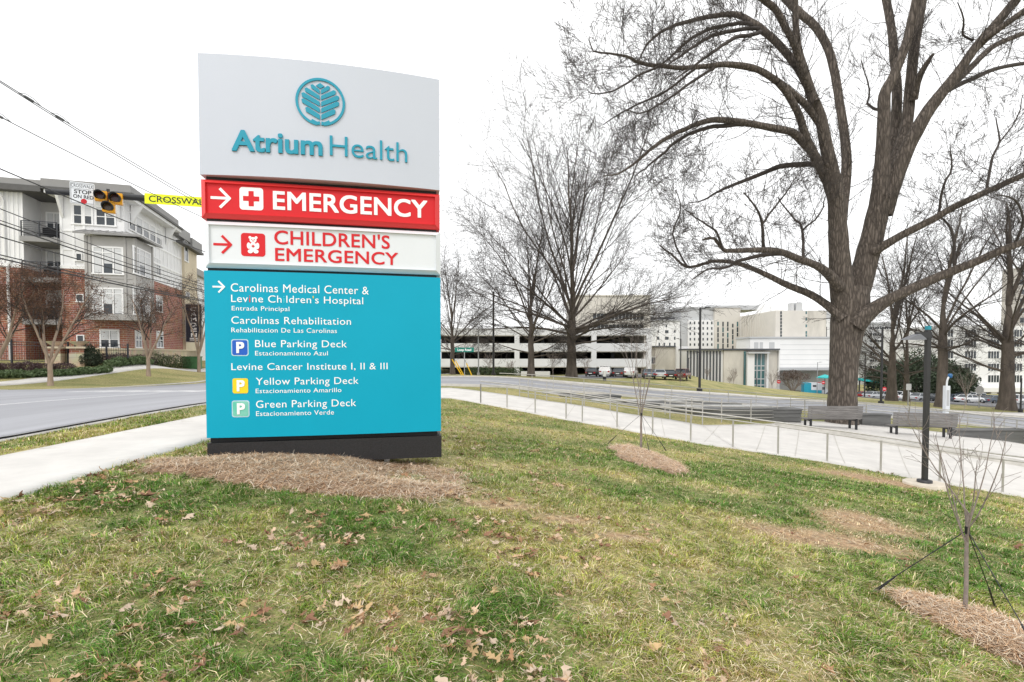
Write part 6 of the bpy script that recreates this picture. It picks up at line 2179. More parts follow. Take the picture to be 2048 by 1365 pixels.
# broad evergreens behind the right-hand trunks
for (px, Y, hpx, w_, lab, sd) in ((1832, 102, 100, 7.2, 'broad dark evergreen between the right-hand trunks, left of the square lamp post', 14), (1872, 104, 85, 6.2, 'dark evergreen partly hidden by the square lamp post and an oak trunk', 15), (1908, 103, 70, 4.6, 'smaller dark evergreen right of the tall oak behind the lamp post', 16), (1778, 104, 75, 5.2, 'dim evergreen behind the thick dark trunk by the canopy', 18)):
    x = at(px, 790, Y)[0]
    z0 = H(x, Y)
    e_ = thing('evergreen_tree', (x, Y, z0), lab, 'tree', 'dark evergreens behind the right-hand oaks')
    hh = hpx * Y / 1000.0
    leaf_mass('crown', [(0, 0, hh * 0.4, w_ * 0.8, w_ * 0.8, hh * 0.4), (w_ * 0.25, 0, hh * 0.62, w_ * 0.6, w_ * 0.6, hh * 0.32), (-w_ * 0.3, 0.3, hh * 0.58, w_ * 0.55, w_ * 0.6, hh * 0.28), (0, 0, hh * 0.82, w_ * 0.38, w_ * 0.4, hh * 0.22)], M_LEAF5, e_, 9000, 0.26, sd)
    MB().tube([(0, 0, -0.3), (0, 0, hh * 0.8)], [0.25, 0.05], 8).build('trunk', M_BARK2, e_)
# ------------------------------------------------------------------ handrails, steps, benches, lamps, signs
def offset_line(pl, d):
    pl = np.asarray(pl, float)[:, :2]
    T = np.gradient(pl, axis=0)
    T /= np.linalg.norm(T, axis=1, keepdims=True)
    return pl + np.stack([-T[:, 1], T[:, 0]], 1) * d


def handrail(label, line, posts, h, rails, r_post, r_rail, base=0.03, group='steel handrails along the walkway', flat=False):
    """line: plan polyline; posts: plan points; one tube set follows the line, each post is its own part."""
    o = thing('handrail', (0, 0, 0), label, 'handrail', group)
    ln = resample(line, 0.6)
    zl = H0(ln[:, 0], ln[:, 1]) + base
    k = 5
    zs = np.convolve(np.pad(zl, (k, k), mode='edge'), np.ones(2 * k + 1) / (2 * k + 1), mode='valid')
    mb = MB()
    for rh, rr_ in rails:
        mb.tube([(x, y, z + rh) for (x, y), z in zip(ln, zs)], rr_, 8)
    mb.build('rail', M_STEEL, o)
    for (x, y) in posts:
        i = int(np.argmin((ln[:, 0] - x) ** 2 + (ln[:, 1] - y) ** 2))
        z0 = float(H0(x, y)[0])
        MB().tube([(ln[i, 0], ln[i, 1], z0 - 0.1), (ln[i, 0], ln[i, 1], zs[i] + h)], r_post, 10).build('post', M_STEEL, o)
    return o


near_line = [gp(px, py)[:2] for px, py in ((958, 808), (1070, 829), (1179, 849), (1246, 860), (1313, 873), (1389, 887), (1471, 899), (1558, 912), (1656, 927), (1762, 946), (1880, 967), (2006, 989))] + [(15.2, 11.1), (18.5, 9.3)]
near_line = [(x + 0.06, y + 0.12) for x, y in near_line]


def line_at(line, px):
    """Point of a plan line seen at photo column px."""
    k = (px - CX) / FPX
    L = resample(line, 0.05)
    i = int(np.argmin(np.abs(L[:, 0] - k * L[:, 1])))
    return tuple(L[i])


handrail('long near steel handrail along the lawn edge of the pale walkway', near_line, [line_at(near_line, p) for p in (958, 966, 1014, 1067, 1119, 1179, 1244, 1315, 1388, 1470, 1558, 1656, 1762, 1878, 2006)], 0.82, [(0.92, 0.021), (0.80, 0.017)], 0.025, 0.02)
far_line = offset_line(wk_u[2:], 0.12)
far_line = [tuple(p) for p in far_line[1:]]
handrail('five-rail steel guard along the far edge of the sloping walkway', far_line, [line_at(far_line, p) for p in (1036, 1050, 1090, 1132, 1180, 1228, 1278, 1330, 1386, 1402)], 0.88, [(0.9, 0.021), (0.72, 0.015), (0.56, 0.015), (0.40, 0.015), (0.24, 0.015)], 0.022, 0.02)
pl_line = [gp(px, py)[:2] for px, py in ((1330, 829), (1388, 840), (1447, 846), (1500, 845), (1553, 844), (1607, 838), (1680, 839), (1747, 846), (1850, 858), (1975, 876), (2048, 888))] + [(22.5, 15.0), (27, 12.5)]
handrail('multi-rail steel guard behind the two benches at the plaza edge', pl_line, [line_at(pl_line, p) for p in (1330, 1388, 1447, 1500, 1553, 1607, 1660, 1710, 1747, 1815, 1890, 1975, 2046)], 0.93, [(0.96, 0.021), (0.78, 0.015), (0.62, 0.015), (0.46, 0.015), (0.30, 0.015), (0.16, 0.015)], 0.024, 0.02)
rd_line = [(p[0], p[1] - 1.1) for p in lr_n[1:-1]]
handrail('thin steel handrail along the near verge of the loop road', rd_line, [line_at(rd_line, p) for p in (1065, 1112, 1160, 1222, 1285, 1348, 1410, 1450, 1520, 1587, 1655, 1720, 1790, 1860, 1930, 2010)], 0.86, [(0.9, 0.02)], 0.018, 0.02)

# stepped dark seat walls
M_STEP = mat('dark weathered stone', (0.135, 0.136, 0.135, 1), 0.85, var=0.35, scale=1.2, bump=0.3, bscale=20, stretch=(0.5, 1, 4))
M_STEPT = mat('pale step top', (0.42, 0.42, 0.41, 1), 0.85, var=0.2, scale=2)
rows = [(1085, 1150, 785, 26.6), (1120, 1242, 791, 25.8), (1185, 1406, 801, 24.8), (1260, 1482, 807.5, 24.0), (1330, 1542, 812.5, 23.2), (1395, 1604, 818, 22.4)]
for i, (a, b, py, Y) in enumerate(rows):
    zt = at(b, py, Y)[2]
    xa, xb = at(a, py, Y)[0], at(b, py, Y)[0]
    zlo = min(H(xa, Y), H(xb, Y), float(np.min(H0(np.linspace(xa, xb, 20), np.full(20, Y))))) - 0.1
    zlo = min(zlo, zt - 0.5)
    names = ['short top step wall nearest the road', 'second step wall from the top', 'third step wall from the top, reaching past the sapling', 'fourth step wall from the top', 'fifth step wall from the top', 'lowest step wall, ending beside the first bench']
    s_ = thing('seat_wall', (0, 0, 0), 'dark weathered ' + names[i], 'step wall', 'stepped seat walls beside the plaza')
    mb = MB()
    hgt = zt - zlo
    nz = max(2, int(hgt / 0.16))
    for k in range(nz):
        z1 = zt - 0.06 - k * (hgt - 0.06) / nz
        z0 = zt - 0.06 - (k + 1) * (hgt - 0.06) / nz
        mb.box(xa + 0.02 * (k % 2), xb - 0.02 * (k % 2), Y + 0.012 * k, Y + 0.6, z0 + 0.018, z1)
        mb.box(xa + 0.03, xb - 0.03, Y + 0.05, Y + 0.58, z0, z0 + 0.018)
    mb.build('courses', M_STEP, s_)
    MB().box(xa - 0.03, xb + 0.03, Y - 0.04, Y + 0.7, zt - 0.059, zt).build('coping', M_STEP if i % 2 else M_STEPT, s_)
# dark low walls right of the benches
for (a, b, py, Y, lab) in ((1725, 1782, 829, 23.4, 'short dark low wall seen between the two benches'), (1915, 2100, 860, 21.0, 'dark low wall right of the second bench near the road verge')):
    zt = at((a + b) / 2, py, Y)[2]
    xa, xb = at(a, py, Y)[0], at(b, py, Y)[0]
    s_ = thing('seat_wall', (0, 0, 0), lab, 'step wall', 'stepped seat walls beside the plaza')
    MB().box(xa, xb, Y, Y + 0.5, zt - 0.7, zt - 0.06).build('courses', M_STEP, s_)
    MB().box(xa - 0.03, xb + 0.03, Y - 0.04, Y + 0.55, zt - 0.058, zt).build('coping', M_STEP, s_)
# low kerb wall on the plaza
kl = [gp(px, py)[:2] for px, py in ((1550, 852), (1640, 866), (1760, 889), (1900, 911), (2048, 936))] + [(18.5, 11.5), (23, 9.5)]
strip('plaza_kerb', kl, offset_line(kl, 0.35), M_CONC2, 0.17, thick=0.4, n=50, w=3, hf=H0)

# benches
M_SLAT = mat('silvered timber slats', (0.20, 0.19, 0.185, 1), 0.8, var=0.35, scale=2.5, bump=0.3, bscale=30, stretch=(0.6, 6, 6))


def bench(px0, px1, py_foot0, py_foot1, label):
    a, b = gp(px0, py_foot0), gp(px1, py_foot1)
    z = min(a[2], b[2])
    L = math.hypot(b[0] - a[0], b[1] - a[1])
    ang = math.atan2(b[1] - a[1], b[0] - a[0])
    t = thing('slatted_bench', (a[0], a[1], z + 0.03), label, 'bench', 'slatted benches on the plaza', rz=ang)
    bk = MB()
    for k in range(6):
        z0 = 0.47 + k * 0.092
        bk.box(-0.12, L + 0.12, -0.03 - 0.012 * k, 0.0 - 0.012 * k, z0, z0 + 0.082)
    bk.build('backrest', M_SLAT, t)
    se = MB()
    for k in range(5):
        se.box(-0.12, L + 0.12, 0.06 + k * 0.1, 0.145 + k * 0.1, 0.42, 0.46)
    se.build('seat', M_SLAT, t)
    for x in (0.06, L - 0.06):
        lg_ = MB().box(x - 0.035, x + 0.035, 0.02, 0.09, -0.05, 0.42).box(x - 0.035, x + 0.035, 0.44, 0.51, -0.05, 0.42).box(x - 0.035, x + 0.035, 0.09, 0.44, 0.36, 0.419)
        lg_.bar((x, 0.035, 0.40), (x, -0.01, 1.0), 0.05, 0.04)
        lg_.build('leg', M_BLACK, t)


bench(1620, 1717, 857, 862, 'silvery slatted bench left of the dark square lamp post, in front of the giant oak')
bench(1791, 1906, 871, 880, 'silvery slatted bench partly behind the dark square lamp post')

# square lamp post on the lawn
gl_ = gp(1849, 973)
lp = thing('lamp_post', tuple(gl_), 'dark square lamp post with teal cap on a round concrete foot beside the walkway', 'lamp post')
M_POST = mat('charcoal lamp paint', (0.028, 0.028, 0.031, 1), 0.45, var=0.15)
M_TEALC = mat('teal cap', srgb(20, 140, 160), 0.4)
kL = gl_[1] / 1000.0
hL = at(1852, 660, gl_[1])[2] - gl_[2]
MB().tube([(0, 0, -0.3), (0, 0, 0.085), (0, 0, 0.095)], [0.42, 0.42, 0.40], 32).build('concrete_foot', mat('lamp foot concrete', (0.6, 0.54, 0.45, 1), 0.9, var=0.12, scale=8), lp)
MB().tube([(0, 0, 0.09), (0, 0, 0.15), (0, 0, 0.16)], [0.15, 0.15, 0.11], 20).build('base_plate', M_POST, lp)
pw = 0.045
MB().box(-pw, pw, -pw, pw, 0.1, hL).build('post', M_POST, lp)
MB().box(-pw * 0.95, pw * 0.95, -pw * 0.95, pw * 0.95, hL + 0.001, hL + 0.09).build('cap', M_TEALC, lp)
hd = MB().box(-0.27, -pw - 0.001, -0.06, 0.06, hL - 0.2, hL - 0.06).box(-pw - 0.012, pw + 0.012, -pw - 0.012, pw + 0.012, hL - 0.2, hL - 0.06)
hd.build('arm', M_POST, lp)
MB().add([(-0.58, -0.13, hL - 0.235), (-0.16, -0.17, hL - 0.235), (-0.16, 0.17, hL - 0.235), (-0.58, 0.13, hL - 0.235), (-0.54, -0.11, hL - 0.215), (-0.27, -0.12, hL - 0.10), (-0.27, 0.12, hL - 0.10), (-0.54, 0.11, hL - 0.215), (-0.16, -0.14, hL - 0.2), (-0.16, 0.14, hL - 0.2)],
         [(0, 3, 2, 1), (0, 1, 8, 5, 4), (3, 7, 6, 9, 2), (4, 5, 6, 7), (0, 4, 7, 3), (5, 8, 9, 6), (1, 2, 9, 8)]).build('lamp_head', mat('grey lamp head', (0.16, 0.165, 0.18, 1), 0.4), lp)

# tall road lamps and poles
def pole(px, base_py, top_py, label, Y=None, r=0.09, arms=(), m=None, cat='lamp post', group='lamp posts along the loop road', name='street_lamp'):
    g = gp(px, base_py, 24) if Y is None else np.array((at(px, base_py, Y)[0], Y, H(at(px, base_py, Y)[0], Y)))
    h = at(px, top_py, g[1])[2] - g[2]
    m = m or M_POST
    t = thing(name, tuple(g), label, cat, group)
    MB().tube([(0, 0, -0.2), (0, 0, h)], [r, r * 0.8], 12).build('post', m, t)
    MB().cyl((0, 0, -0.1), r * 2.2, 0.35, 12).build('base', m, t)
    for (dx, dz) in arms:
        k = g[1] / 1000.0
        x = dx * k
        a_ = MB().bar((0, 0, h - 0.1 - dz * k), (x * 0.55, 0, h - 0.02 - dz * k), 0.05, 0.06).build('arm', m, t)
        s = 1 if x > 0 else -1
        MB().add([(x * 0.5, -0.16, h - 0.03 - dz * k), (x, -0.14, h - 0.0 - dz * k), (x, 0.14, h - 0.0 - dz * k), (x * 0.5, 0.16, h - 0.03 - dz * k), (x * 0.5, -0.13, h + 0.09 - dz * k), (x, -0.1, h + 0.05 - dz * k), (x, 0.1, h + 0.05 - dz * k), (x * 0.5, 0.13, h + 0.09 - dz * k)],
                 [(0, 3, 2, 1), (4, 5, 6, 7), (0, 1, 5, 4), (1, 2, 6, 5), (2, 3, 7, 6), (3, 0, 4, 7)]).build('lamp_head', m, a_)
    return t


pole(1399, 783, 616, 'tall black road lamp with two heads in front of the finned hall', r=0.11, arms=((20, 0), (-12, 88)))
pole(1361, 757, 678, 'shorter black lamp above the maroon car, arm to the left', Y=78, r=0.1, arms=((-9, 0),))
pole(1377, 752, 716, 'small thin lamp against the clinic wall', Y=100, r=0.08, arms=((6, 0),))
pole(987, 755, 584, 'tall dark headless pole left of the oaks in front of the deck', Y=52, r=0.12, name='tall_pole', cat='pole', group=None)
pole(957, 755, 664, 'pale grey slim pole beside the green street sign', Y=50, r=0.07, m=mat('galvanised grey', (0.35, 0.36, 0.37, 1), 0.5, metal=0.4), name='tall_pole', cat='pole', group=None)
pole(1762, 808, 656, 'tall black road lamp just right of the giant oak trunk', Y=43, r=0.1, arms=((12, 0),))
pole(1729, 793, 706, 'distant black lamp beside the teal canopy', Y=92, r=0.12, arms=((-6, 0),))
pole(2041, 826, 757, 'short dark post near the right edge by the stout oak', Y=41, r=0.07)
pole(1513, 783, 757, 'small dark path lamp in front of the glass entrance', Y=104, r=0.08, arms=((-5, 0),))
pole(1634, 793, 725, 'thin pale pole with arm beside the ambulance', Y=104, r=0.08, arms=((9, 0),), m=MATS['galvanised grey'])


def sign_post(px, base_py, top_py, label, Y, plate, m_plate, cat='road sign', group=None, name='road_sign'):
    x = at(px, base_py, Y)[0]
    z0 = H(x, Y)
    k = Y / 1000.0
    h = at(px, top_py, Y)[2] - z0
    t = thing(name, (x, Y, z0), label, cat, group)
    MB().box(-0.03, 0.03, -0.02, 0.03, -0.2, h).build('post', MATS['galvanised grey'], t)
    plate(t, h, k, m_plate)
    return t


def octo(t, h, k, m, r=0.38):
    MB().prism([(r * math.cos(math.radians(22.5 + 45 * i)), h - r + r * math.sin(math.radians(22.5 + 45 * i))) for i in range(8)], lambda a, b: (a, -0.045, b), lambda a, b: (a, -0.025, b)).build('sign_plate', m, t)


def no_entry(t, h, k, m):
    octo(t, h, k, m)
    MB().box(-0.24, 0.24, -0.052, -0.0455, h - 0.42, h - 0.33).build('white_bar', M_LETW, t)


M_STOP = mat('road sign red', srgb(205, 30, 45), 0.45)
M_BACK = mat('sign back aluminium', (0.5, 0.5, 0.5, 1), 0.4, metal=0.5)
sign_post(1557, 785, 760, 'red octagonal road sign at the left of the brown shrub', 96, no_entry, M_STOP)
sign_post(1646, 790, 762, 'red road sign in front of the ambulance', 104, no_entry, M_STOP)
sign_post(1768, 800, 774, 'red road sign by the teal canopy, left of the twin trunks', 84, no_entry, M_STOP)
sign_post(1958, 816, 772, 'back of an octagonal sign on a thin post near the pickup', 44, octo, M_BACK)


def rect_plate(t, h, k, m):
    MB().prism(rrect(-0.22, 0.22, h - 0.55, h, 0.04), lambda a, b: (a, -0.045, b), lambda a, b: (a, -0.025, b)).build('sign_plate', m, t)


sign_post(1816, 812, 768, 'grey back of a small rectangular sign left of the square lamp post', 43, rect_plate, M_BACK)


def street_plate(t, h, k, m):
    w_ = 19 * k
    MB().prism(rrect(-w_, w_, h - 0.42, h - 0.06, 0.04), lambda a, b: (a, -0.045, b), lambda a, b: (a, -0.03, b)).build('sign_plate', m, t)
    lettering('lettering', 'Loop Road', -w_ * 0.72, w_ * 0.72, h - 0.33, h - 0.15, lambda x, z, d: (x, -0.045 - d, z), M_LETW, t, depth=0.003, offset=0.02)


sign_post(929, 766, 694, 'green street name sign reading Loop Road on a thin post', 39.5, street_plate, mat('street sign green', srgb(0, 120, 105), 0.45), cat='street sign', name='street_sign')
# yellow guards on two guy wires
for (p0, p1, lab) in (((904, 719), (928, 754), 'left yellow guy wire guard by the street name sign'), ((911, 722), (932, 755), 'second yellow guy wire guard crossing the sign post'), ((933, 727), (947, 755), 'right yellow guy wire guard near the grey pole')):
    a, b = at(*p0, 46), at(*p1, 46)
    o = thing('guy_wire_guard', tuple(b), lab, 'guy wire guard', 'yellow guy wire guards')
    MB().tube([a - b, (0, 0, -0.2)], 0.05, 8).build('guard', mat('guard yellow', srgb(235, 190, 30), 0.5), o)
    MB().tube([a - b, (a - b) * 2.2], 0.02, 5).build('wire', M_WIRE, o)

# emergency call post
gq = gp(1892, 829, 30)
cpz = thing('emergency_call_post', tuple(gq), 'white emergency call post with a blue lamp on a curved arm by the road', 'call post')
kq = gq[1] / 1000.0
hq = at(1892, 772, gq[1])[2] - gq[2]
MB().box(-0.16, 0.16, -0.13, 0.13, -0.2, hq).build('body', M_WHITEP, cpz)
MB().box(-0.1, 0.1, -0.136, -0.1305, hq * 0.3, hq * 0.85).build('call_panel', M_LGREY, cpz)
MB().tube([(0, 0, hq), (0.02, 0, hq + 0.35), (0.1, 0, hq + 0.6), (0.24, 0, hq + 0.72)], 0.06, 10).build('arm', M_WHITEP, cpz)
MB().tube([(0.24, 0, hq + 0.58), (0.24, 0, hq + 0.66), (0.24, 0, hq + 0.84), (0.24, 0, hq + 0.9)], [0.1, 0.14, 0.14, 0.07], 14).build('blue_lamp', mat('blue lamp', (0.02, 0.12, 0.3, 1), 0.2), cpz)

# teal canopies on the far lot
M_CAN = mat('teal canopy cloth', srgb(40, 175, 175), 0.6)


def umbrella(px, py, Y, w_, label, hpx):
    p = at(px, py, Y)
    z0 = H(p[0], Y)
    t = thing('shade_umbrella', (p[0], Y, z0), label, 'umbrella')
    h = p[2] - z0
    MB().tube([(0, 0, 0), (0, 0, h)], 0.07, 8).build('pole', M_POST, t)
    v = [(0, 0, h + 0.1)] + [(w_ * math.cos(2 * math.pi * k / 8), w_ * math.sin(2 * math.pi * k / 8), h - hpx) for k in range(8)] + [(w_ * math.cos(2 * math.pi * k / 8), w_ * math.sin(2 * math.pi * k / 8), h - hpx - 0.18) for k in range(8)]
    MB().add(v, [(0, 1 + k, 1 + (k + 1) % 8) for k in range(8)] + [(1 + k, 9 + k, 9 + (k + 1) % 8, 1 + (k + 1) % 8) for k in range(8)]).build('canopy', M_CAN, t)


umbrella(1650, 750, 108, 1.7, 'teal shade umbrella left of the giant oak trunk', 0.55)
p = at(1740, 764, 105)
z0 = H(p[0], 105)
cn = thing('teal_canopy', (p[0], 105, z0), 'long teal drop-off canopy right of the giant oak trunk', 'canopy')
hc = at(1740, 764, 105)[2] - z0
MB().add([(-3.4, -1.5, hc + 0.4), (3.2, -1.5, hc - 0.5), (3.2, 1.5, hc - 0.5), (-3.4, 1.5, hc + 0.4), (-3.4, -1.5, hc + 0.9), (3.2, -1.5, hc - 0.3), (3.2, 1.5, hc - 0.3), (-3.4, 1.5, hc + 0.9)], [(0, 3, 2, 1), (4, 5, 6, 7), (0, 1, 5, 4), (1, 2, 6, 5), (2, 3, 7, 6), (3, 0, 4, 7)]).build('roof', M_CAN, cn)
for x in (-3, 0, 2.9):
    MB().box(x - 0.1, x + 0.1, -1.2, -1.0, -0.2, hc + 0.45 - (x + 3.4) * 0.136).build('post', M_POST, cn)
# low white wall and bollards by the deck
x0, x1 = at(1042, 755, 62)[0], at(1100, 755, 62)[0]
lw = MB().box(x0, x1, 62, 62.3, H(x0, 62) - 0.3, H(x0, 62) + 0.65).build('low_wall', M_WHITEB)
tag(lw, 'low white wall between the hedge and the small oak trunk', 'wall')
bp = gp(1209, 762, 40)
bl = thing('bollard', tuple(bp), 'white bollard with black foot at the edge of the deck car park', 'bollard')
MB().cyl((0, 0, 0.4), 0.14, 0.55, 12).build('post', M_WHITEB, bl)
MB().cyl((0, 0, -0.1), 0.16, 0.5, 12).build('foot', M_BLACK, bl)
# ------------------------------------------------------------------ mulch, straw, grass, fallen leaves
M_MULCH = mat('pine straw bed', (0.40, 0.275, 0.185, 1), 0.95, var=0.45, scale=9, bump=0.8, bscale=30)
s0, s1 = gp(300, 940), gp(930, 985)
mc = (s0 + s1) / 2
mdir = math.atan2(s1[1] - s0[1], s1[0] - s0[0])
ma_ = math.hypot(s1[0] - s0[0], s1[1] - s0[1]) / 2
BEDS = [(mc[0] + 0.02, mc[1] + 0.28, ma_ * 1.0, 0.92, mdir, 0.09)]
_f, _b = gp(1288, 950), gp(1288, 894)
BEDS.append(((_f[0] + _b[0]) / 2 - 0.02, (_f[1] + _b[1]) / 2 + 0.1, 0.62, (_b[1] - _f[1]) / 2 * 0.8, 0.0, 0.06))
_t, _c = gp(1786, 1187), gp(2015, 1282)
BEDS.append((_c[0], _c[1], math.hypot(_t[0] - _c[0], _t[1] - _c[1]), 0.33, math.atan2(_c[1] - _t[1], _c[0] - _t[0]), 0.06))


def bed_wob(b, ang):
    """Ragged outline of a bed as a factor on its radius."""
    k = b[0] * 3.7
    return (1 + 0.16 * (vnoise(np.cos(ang) * 2.1 + k, np.sin(ang) * 2.1 + 7, 4) - 0.5) * 2
            + 0.09 * (vnoise(np.cos(ang) * 7 + k, np.sin(ang) * 7 + 7, 6) - 0.5) * 2 + 0.05 * (vnoise(np.cos(ang) * 19 + k, np.sin(ang) * 19, 8) - 0.5) * 2)


def bed_r(b, x, y):
    cx, cy, ra, rb, an, h = b
    dx, dy = x - cx, y - cy
    u, v = dx * math.cos(an) + dy * math.sin(an), -dx * math.sin(an) + dy * math.cos(an)
    u, v = u / ra, v / rb
    if b is BEDS[0]:
        v = v / np.clip(1 + 0.34 * u, 0.4, 2)
    return np.sqrt(u ** 2 + v ** 2) / bed_wob(b, np.arctan2(v, u))


def bed_z(b, x, y):
    r = np.clip(bed_r(b, x, y), 0, 1)
    hh = b[5]
    if b is BEDS[0]:                                       # washed out below the right end of the plinth
        u = ((x - b[0]) * math.cos(b[4]) + (y - b[1]) * math.sin(b[4])) / b[2]
        v = (-(x - b[0]) * math.sin(b[4]) + (y - b[1]) * math.cos(b[4])) / b[3]
        hh = hh * (1 - 1.5 * np.clip((u - 0.15) / 0.3, 0, 1) * np.clip((v + 0.45) / 0.5, 0, 1))
    return Hn(x, y) + 0.02 + hh * np.sqrt(np.clip(1 - r ** 2, 0, 1)) + 0.05 * (fbm(x * 6, y * 6, 8, 4) - 0.5)


bed_info = [('pine straw mulch mound spread under the tall hospital sign',), ('round pine straw ring at the foot of the slim reddish young tree',), ('elongated pine straw bed around the young tree in the lower right corner',)]
for b, (lab,) in zip(BEDS, bed_info):
    cx, cy, ra, rb, an, h = b
    nr, na = 18, 110
    V = []
    for i in range(nr + 1):
        for k in range(na):
            t = i / nr * 1.05
            a = 2 * math.pi * k / na
            w_ = float(bed_wob(b, np.array([a]))[0])
            u, v = t * math.cos(a) * w_, t * math.sin(a) * w_
            if b is BEDS[0]:
                v *= max(0.4, 1 + 0.34 * u)
            u, v = u * ra, v * rb
            V.append((cx + u * math.cos(an) - v * math.sin(an), cy + u * math.sin(an) + v * math.cos(an)))
    V = np.array(V)
    z = bed_z(b, V[:, 0], V[:, 1])
    z[-na:] -= 0.06
    idx = np.arange((nr + 1) * na).reshape(nr + 1, na)
    q = np.stack([idx[:-1], np.roll(idx[:-1], -1, 1), np.roll(idx[1:], -1, 1), idx[1:]], -1).reshape(-1, 4)
    o = link('mulch_bed', np_mesh('mulch_bed', np.concatenate([V, z[:, None]], 1), quads=q, smooth=True), M_MULCH)
    tag(o, lab, 'mulch bed')

M_STRAW = mat('straw strands', (0, 0, 0, 1), 0.8, attr='Col')
r = np.random.default_rng(3)


def strands(name, x, y, z, length, width, tilt, cols, label):
    n = len(x)
    az = r.uniform(0, 2 * math.pi, n)
    d = np.stack([np.cos(az), np.sin(az), r.normal(0, tilt, n)], 1)
    s = np.stack([-np.sin(az), np.cos(az), np.zeros(n)], 1)
    c = np.stack([x, y, z], 1)
    L, W = length[:, None] / 2, width[:, None] / 2
    bend = r.normal(0, 0.12, (n, 1)) * L
    up = np.array([[0, 0, 1.0]])
    a, b, m = c - d * L, c + d * L, c + s * bend + up * L * 0.08
    V = np.stack([a - s * W, a + s * W, m - s * W, m + s * W, b - s * W * 0.4, b + s * W * 0.4], 1)
    q = np.array([[0, 1, 3, 2], [2, 3, 5, 4]])[None] + (np.arange(n) * 6)[:, None, None]
    o = link(name, np_mesh(name, V.reshape(-1, 3), quads=q.reshape(-1, 4), cols=np.repeat(cols, 6, axis=0)), M_STRAW)
    tag(o, label, name.replace('_', ' '), kind='stuff')


xs, ys, zs = [], [], []
for b, n in zip(BEDS, (26000, 5000, 7000)):
    u = r.uniform(-1.4, 1.4, (n * 3, 2))
    cx, cy, ra, rb, an, h = b
    X = cx + u[:, 0] * ra * math.cos(an) - u[:, 1] * rb * math.sin(an)
    Y = cy + u[:, 0] * ra * math.sin(an) + u[:, 1] * rb * math.cos(an)
    k = bed_r(b, X, Y) < 1.0 + r.exponential(0.05, len(X))
    X, Y = X[k][:n], Y[k][:n]
    xs.append(X)
    ys.append(Y)
    zs.append(bed_z(b, X, Y) + r.uniform(0.0, 0.02, len(X)))
X, Y, Z = np.concatenate(xs), np.concatenate(ys), np.concatenate(zs)
pal = np.array([[0.68, 0.50, 0.33], [0.52, 0.34, 0.20], [0.78, 0.63, 0.46], [0.28, 0.16, 0.09], [0.82, 0.72, 0.58], [0.64, 0.40, 0.22]])
cols = pal[r.integers(0, len(pal), len(X))] * r.uniform(0.75, 1.15, (len(X), 1))
strands('pine_straw', X, Y, Z, r.uniform(0.07, 0.2, len(X)), r.uniform(0.0025, 0.0055, len(X)), 0.24, cols, 'loose tan pine straw strands over the mulch beds')


def in_bed(x, y, m=1.0):
    k = np.zeros(len(x), bool)
    for b in BEDS:
        k |= bed_r(b, x, y) < m
    return k


def lawn_ok(x, y):
    # right of the sidewalk and short of the walkway handrail
    edge = np.interp(y, [p[1] for p in sw_l], [p[0] for p in sw_l])
    nl = np.array(sorted([tuple(p) for p in near_line] + [(-3.0, 20.3)]))
    lim = np.interp(x, nl[:, 0], nl[:, 1])
    return (x > edge + 0.01) & (y < lim - 0.10)


def grass_points():
    P = []
    for y0, y1, dens in ((0.8, 1.9, 4000), (1.9, 3.4, 11000), (3.4, 5.0, 7500), (5.0, 7, 4400), (7, 11, 2000), (11, 16, 620), (16, 21, 420)):
        xa, xb = -1.15 * y1 - 0.6, 1.15 * y1 + 0.8
        n = int((xb - xa) * (y1 - y0) * dens)
        x, y = r.uniform(xa, xb, n), r.uniform(y0, y1, n)
        k = lawn_ok(x, y) & (np.abs(x) < 1.13 * y + 0.8)
        v = (x > -8.28) & (x < -6.98 - 0.0 * y) & (y < 24)
        if y0 < 5:
            v &= r.random(n) < 0.35
        P.append(np.stack([x, y], 1)[k | v])
    return np.concatenate(P)


G = grass_points()
x, y = G[:, 0], G[:, 1]
dry, bare = field(x, y)
keep = ~in_bed(x, y, 1.0)
keep &= r.random(len(x)) > 0.62 * bare
keep &= r.random(len(x)) > 0.25 * (fbm(x * 3.1, y * 3.1, 31, 3) > 0.62)
x, y, dry, bare = x[keep], y[keep], dry[keep], bare[keep]
n = len(x)
dist = np.hypot(x, y)
tuft = fbm(x * 5, y * 5, 12, 3)
edge_l = np.interp(y, [p[1] for p in sw_l], [p[0] for p in sw_l])
near_edge = np.clip(1 - np.abs(x - edge_l) / 0.5, 0, 1) * (x > -6)
hgt = (0.020 + 0.045 * np.clip((tuft - 0.35) / 0.3, 0, 1)) * r.uniform(0.5, 1.45, n) * (1 - 0.45 * bare) + 0.035 * near_edge * r.random(n)
wid = np.clip(0.0028 + 0.0005 * dist, 0.0034, 0.011) * r.uniform(0.7, 1.3, n)
az = r.uniform(0, 2 * math.pi, n)
lean = r.uniform(0.2, 1.7, n)
az = az * 0.45 + 0.55 * 2 * math.pi * 2 * fbm(x * 9, y * 9, 17, 2)
d = np.stack([np.cos(az), np.sin(az)], 1)
s = np.stack([-np.sin(az + r.normal(0, 0.7, n)), np.cos(az + r.normal(0, 0.7, n)), np.zeros(n)], 1) * wid[:, None] / 2
zb = Hn(x, y) + np.clip(1 - np.hypot(x - 3, y - 9) / 20, 0, 1) * 0.05 * (fbm(x * 1.1, y * 1.1, 5, 4) - 0.5) * (x > -4.4) - 0.008
b0 = np.stack([x, y, zb], 1)
m_ = b0 + np.concatenate([d * (hgt * lean * 0.35)[:, None], (hgt * 0.62)[:, None]], 1)
tp = b0 + np.concatenate([d * (hgt * lean)[:, None], (hgt * (1.05 - 0.35 * np.minimum(lean, 1)))[:, None]], 1)
V = np.stack([b0 - s, b0 + s, m_ - s * 0.8, m_ + s * 0.8, tp], 1).reshape(-1, 3)
base_i = (np.arange(n) * 5)[:, None]
quads = base_i + np.array([[0, 1, 3, 2]])
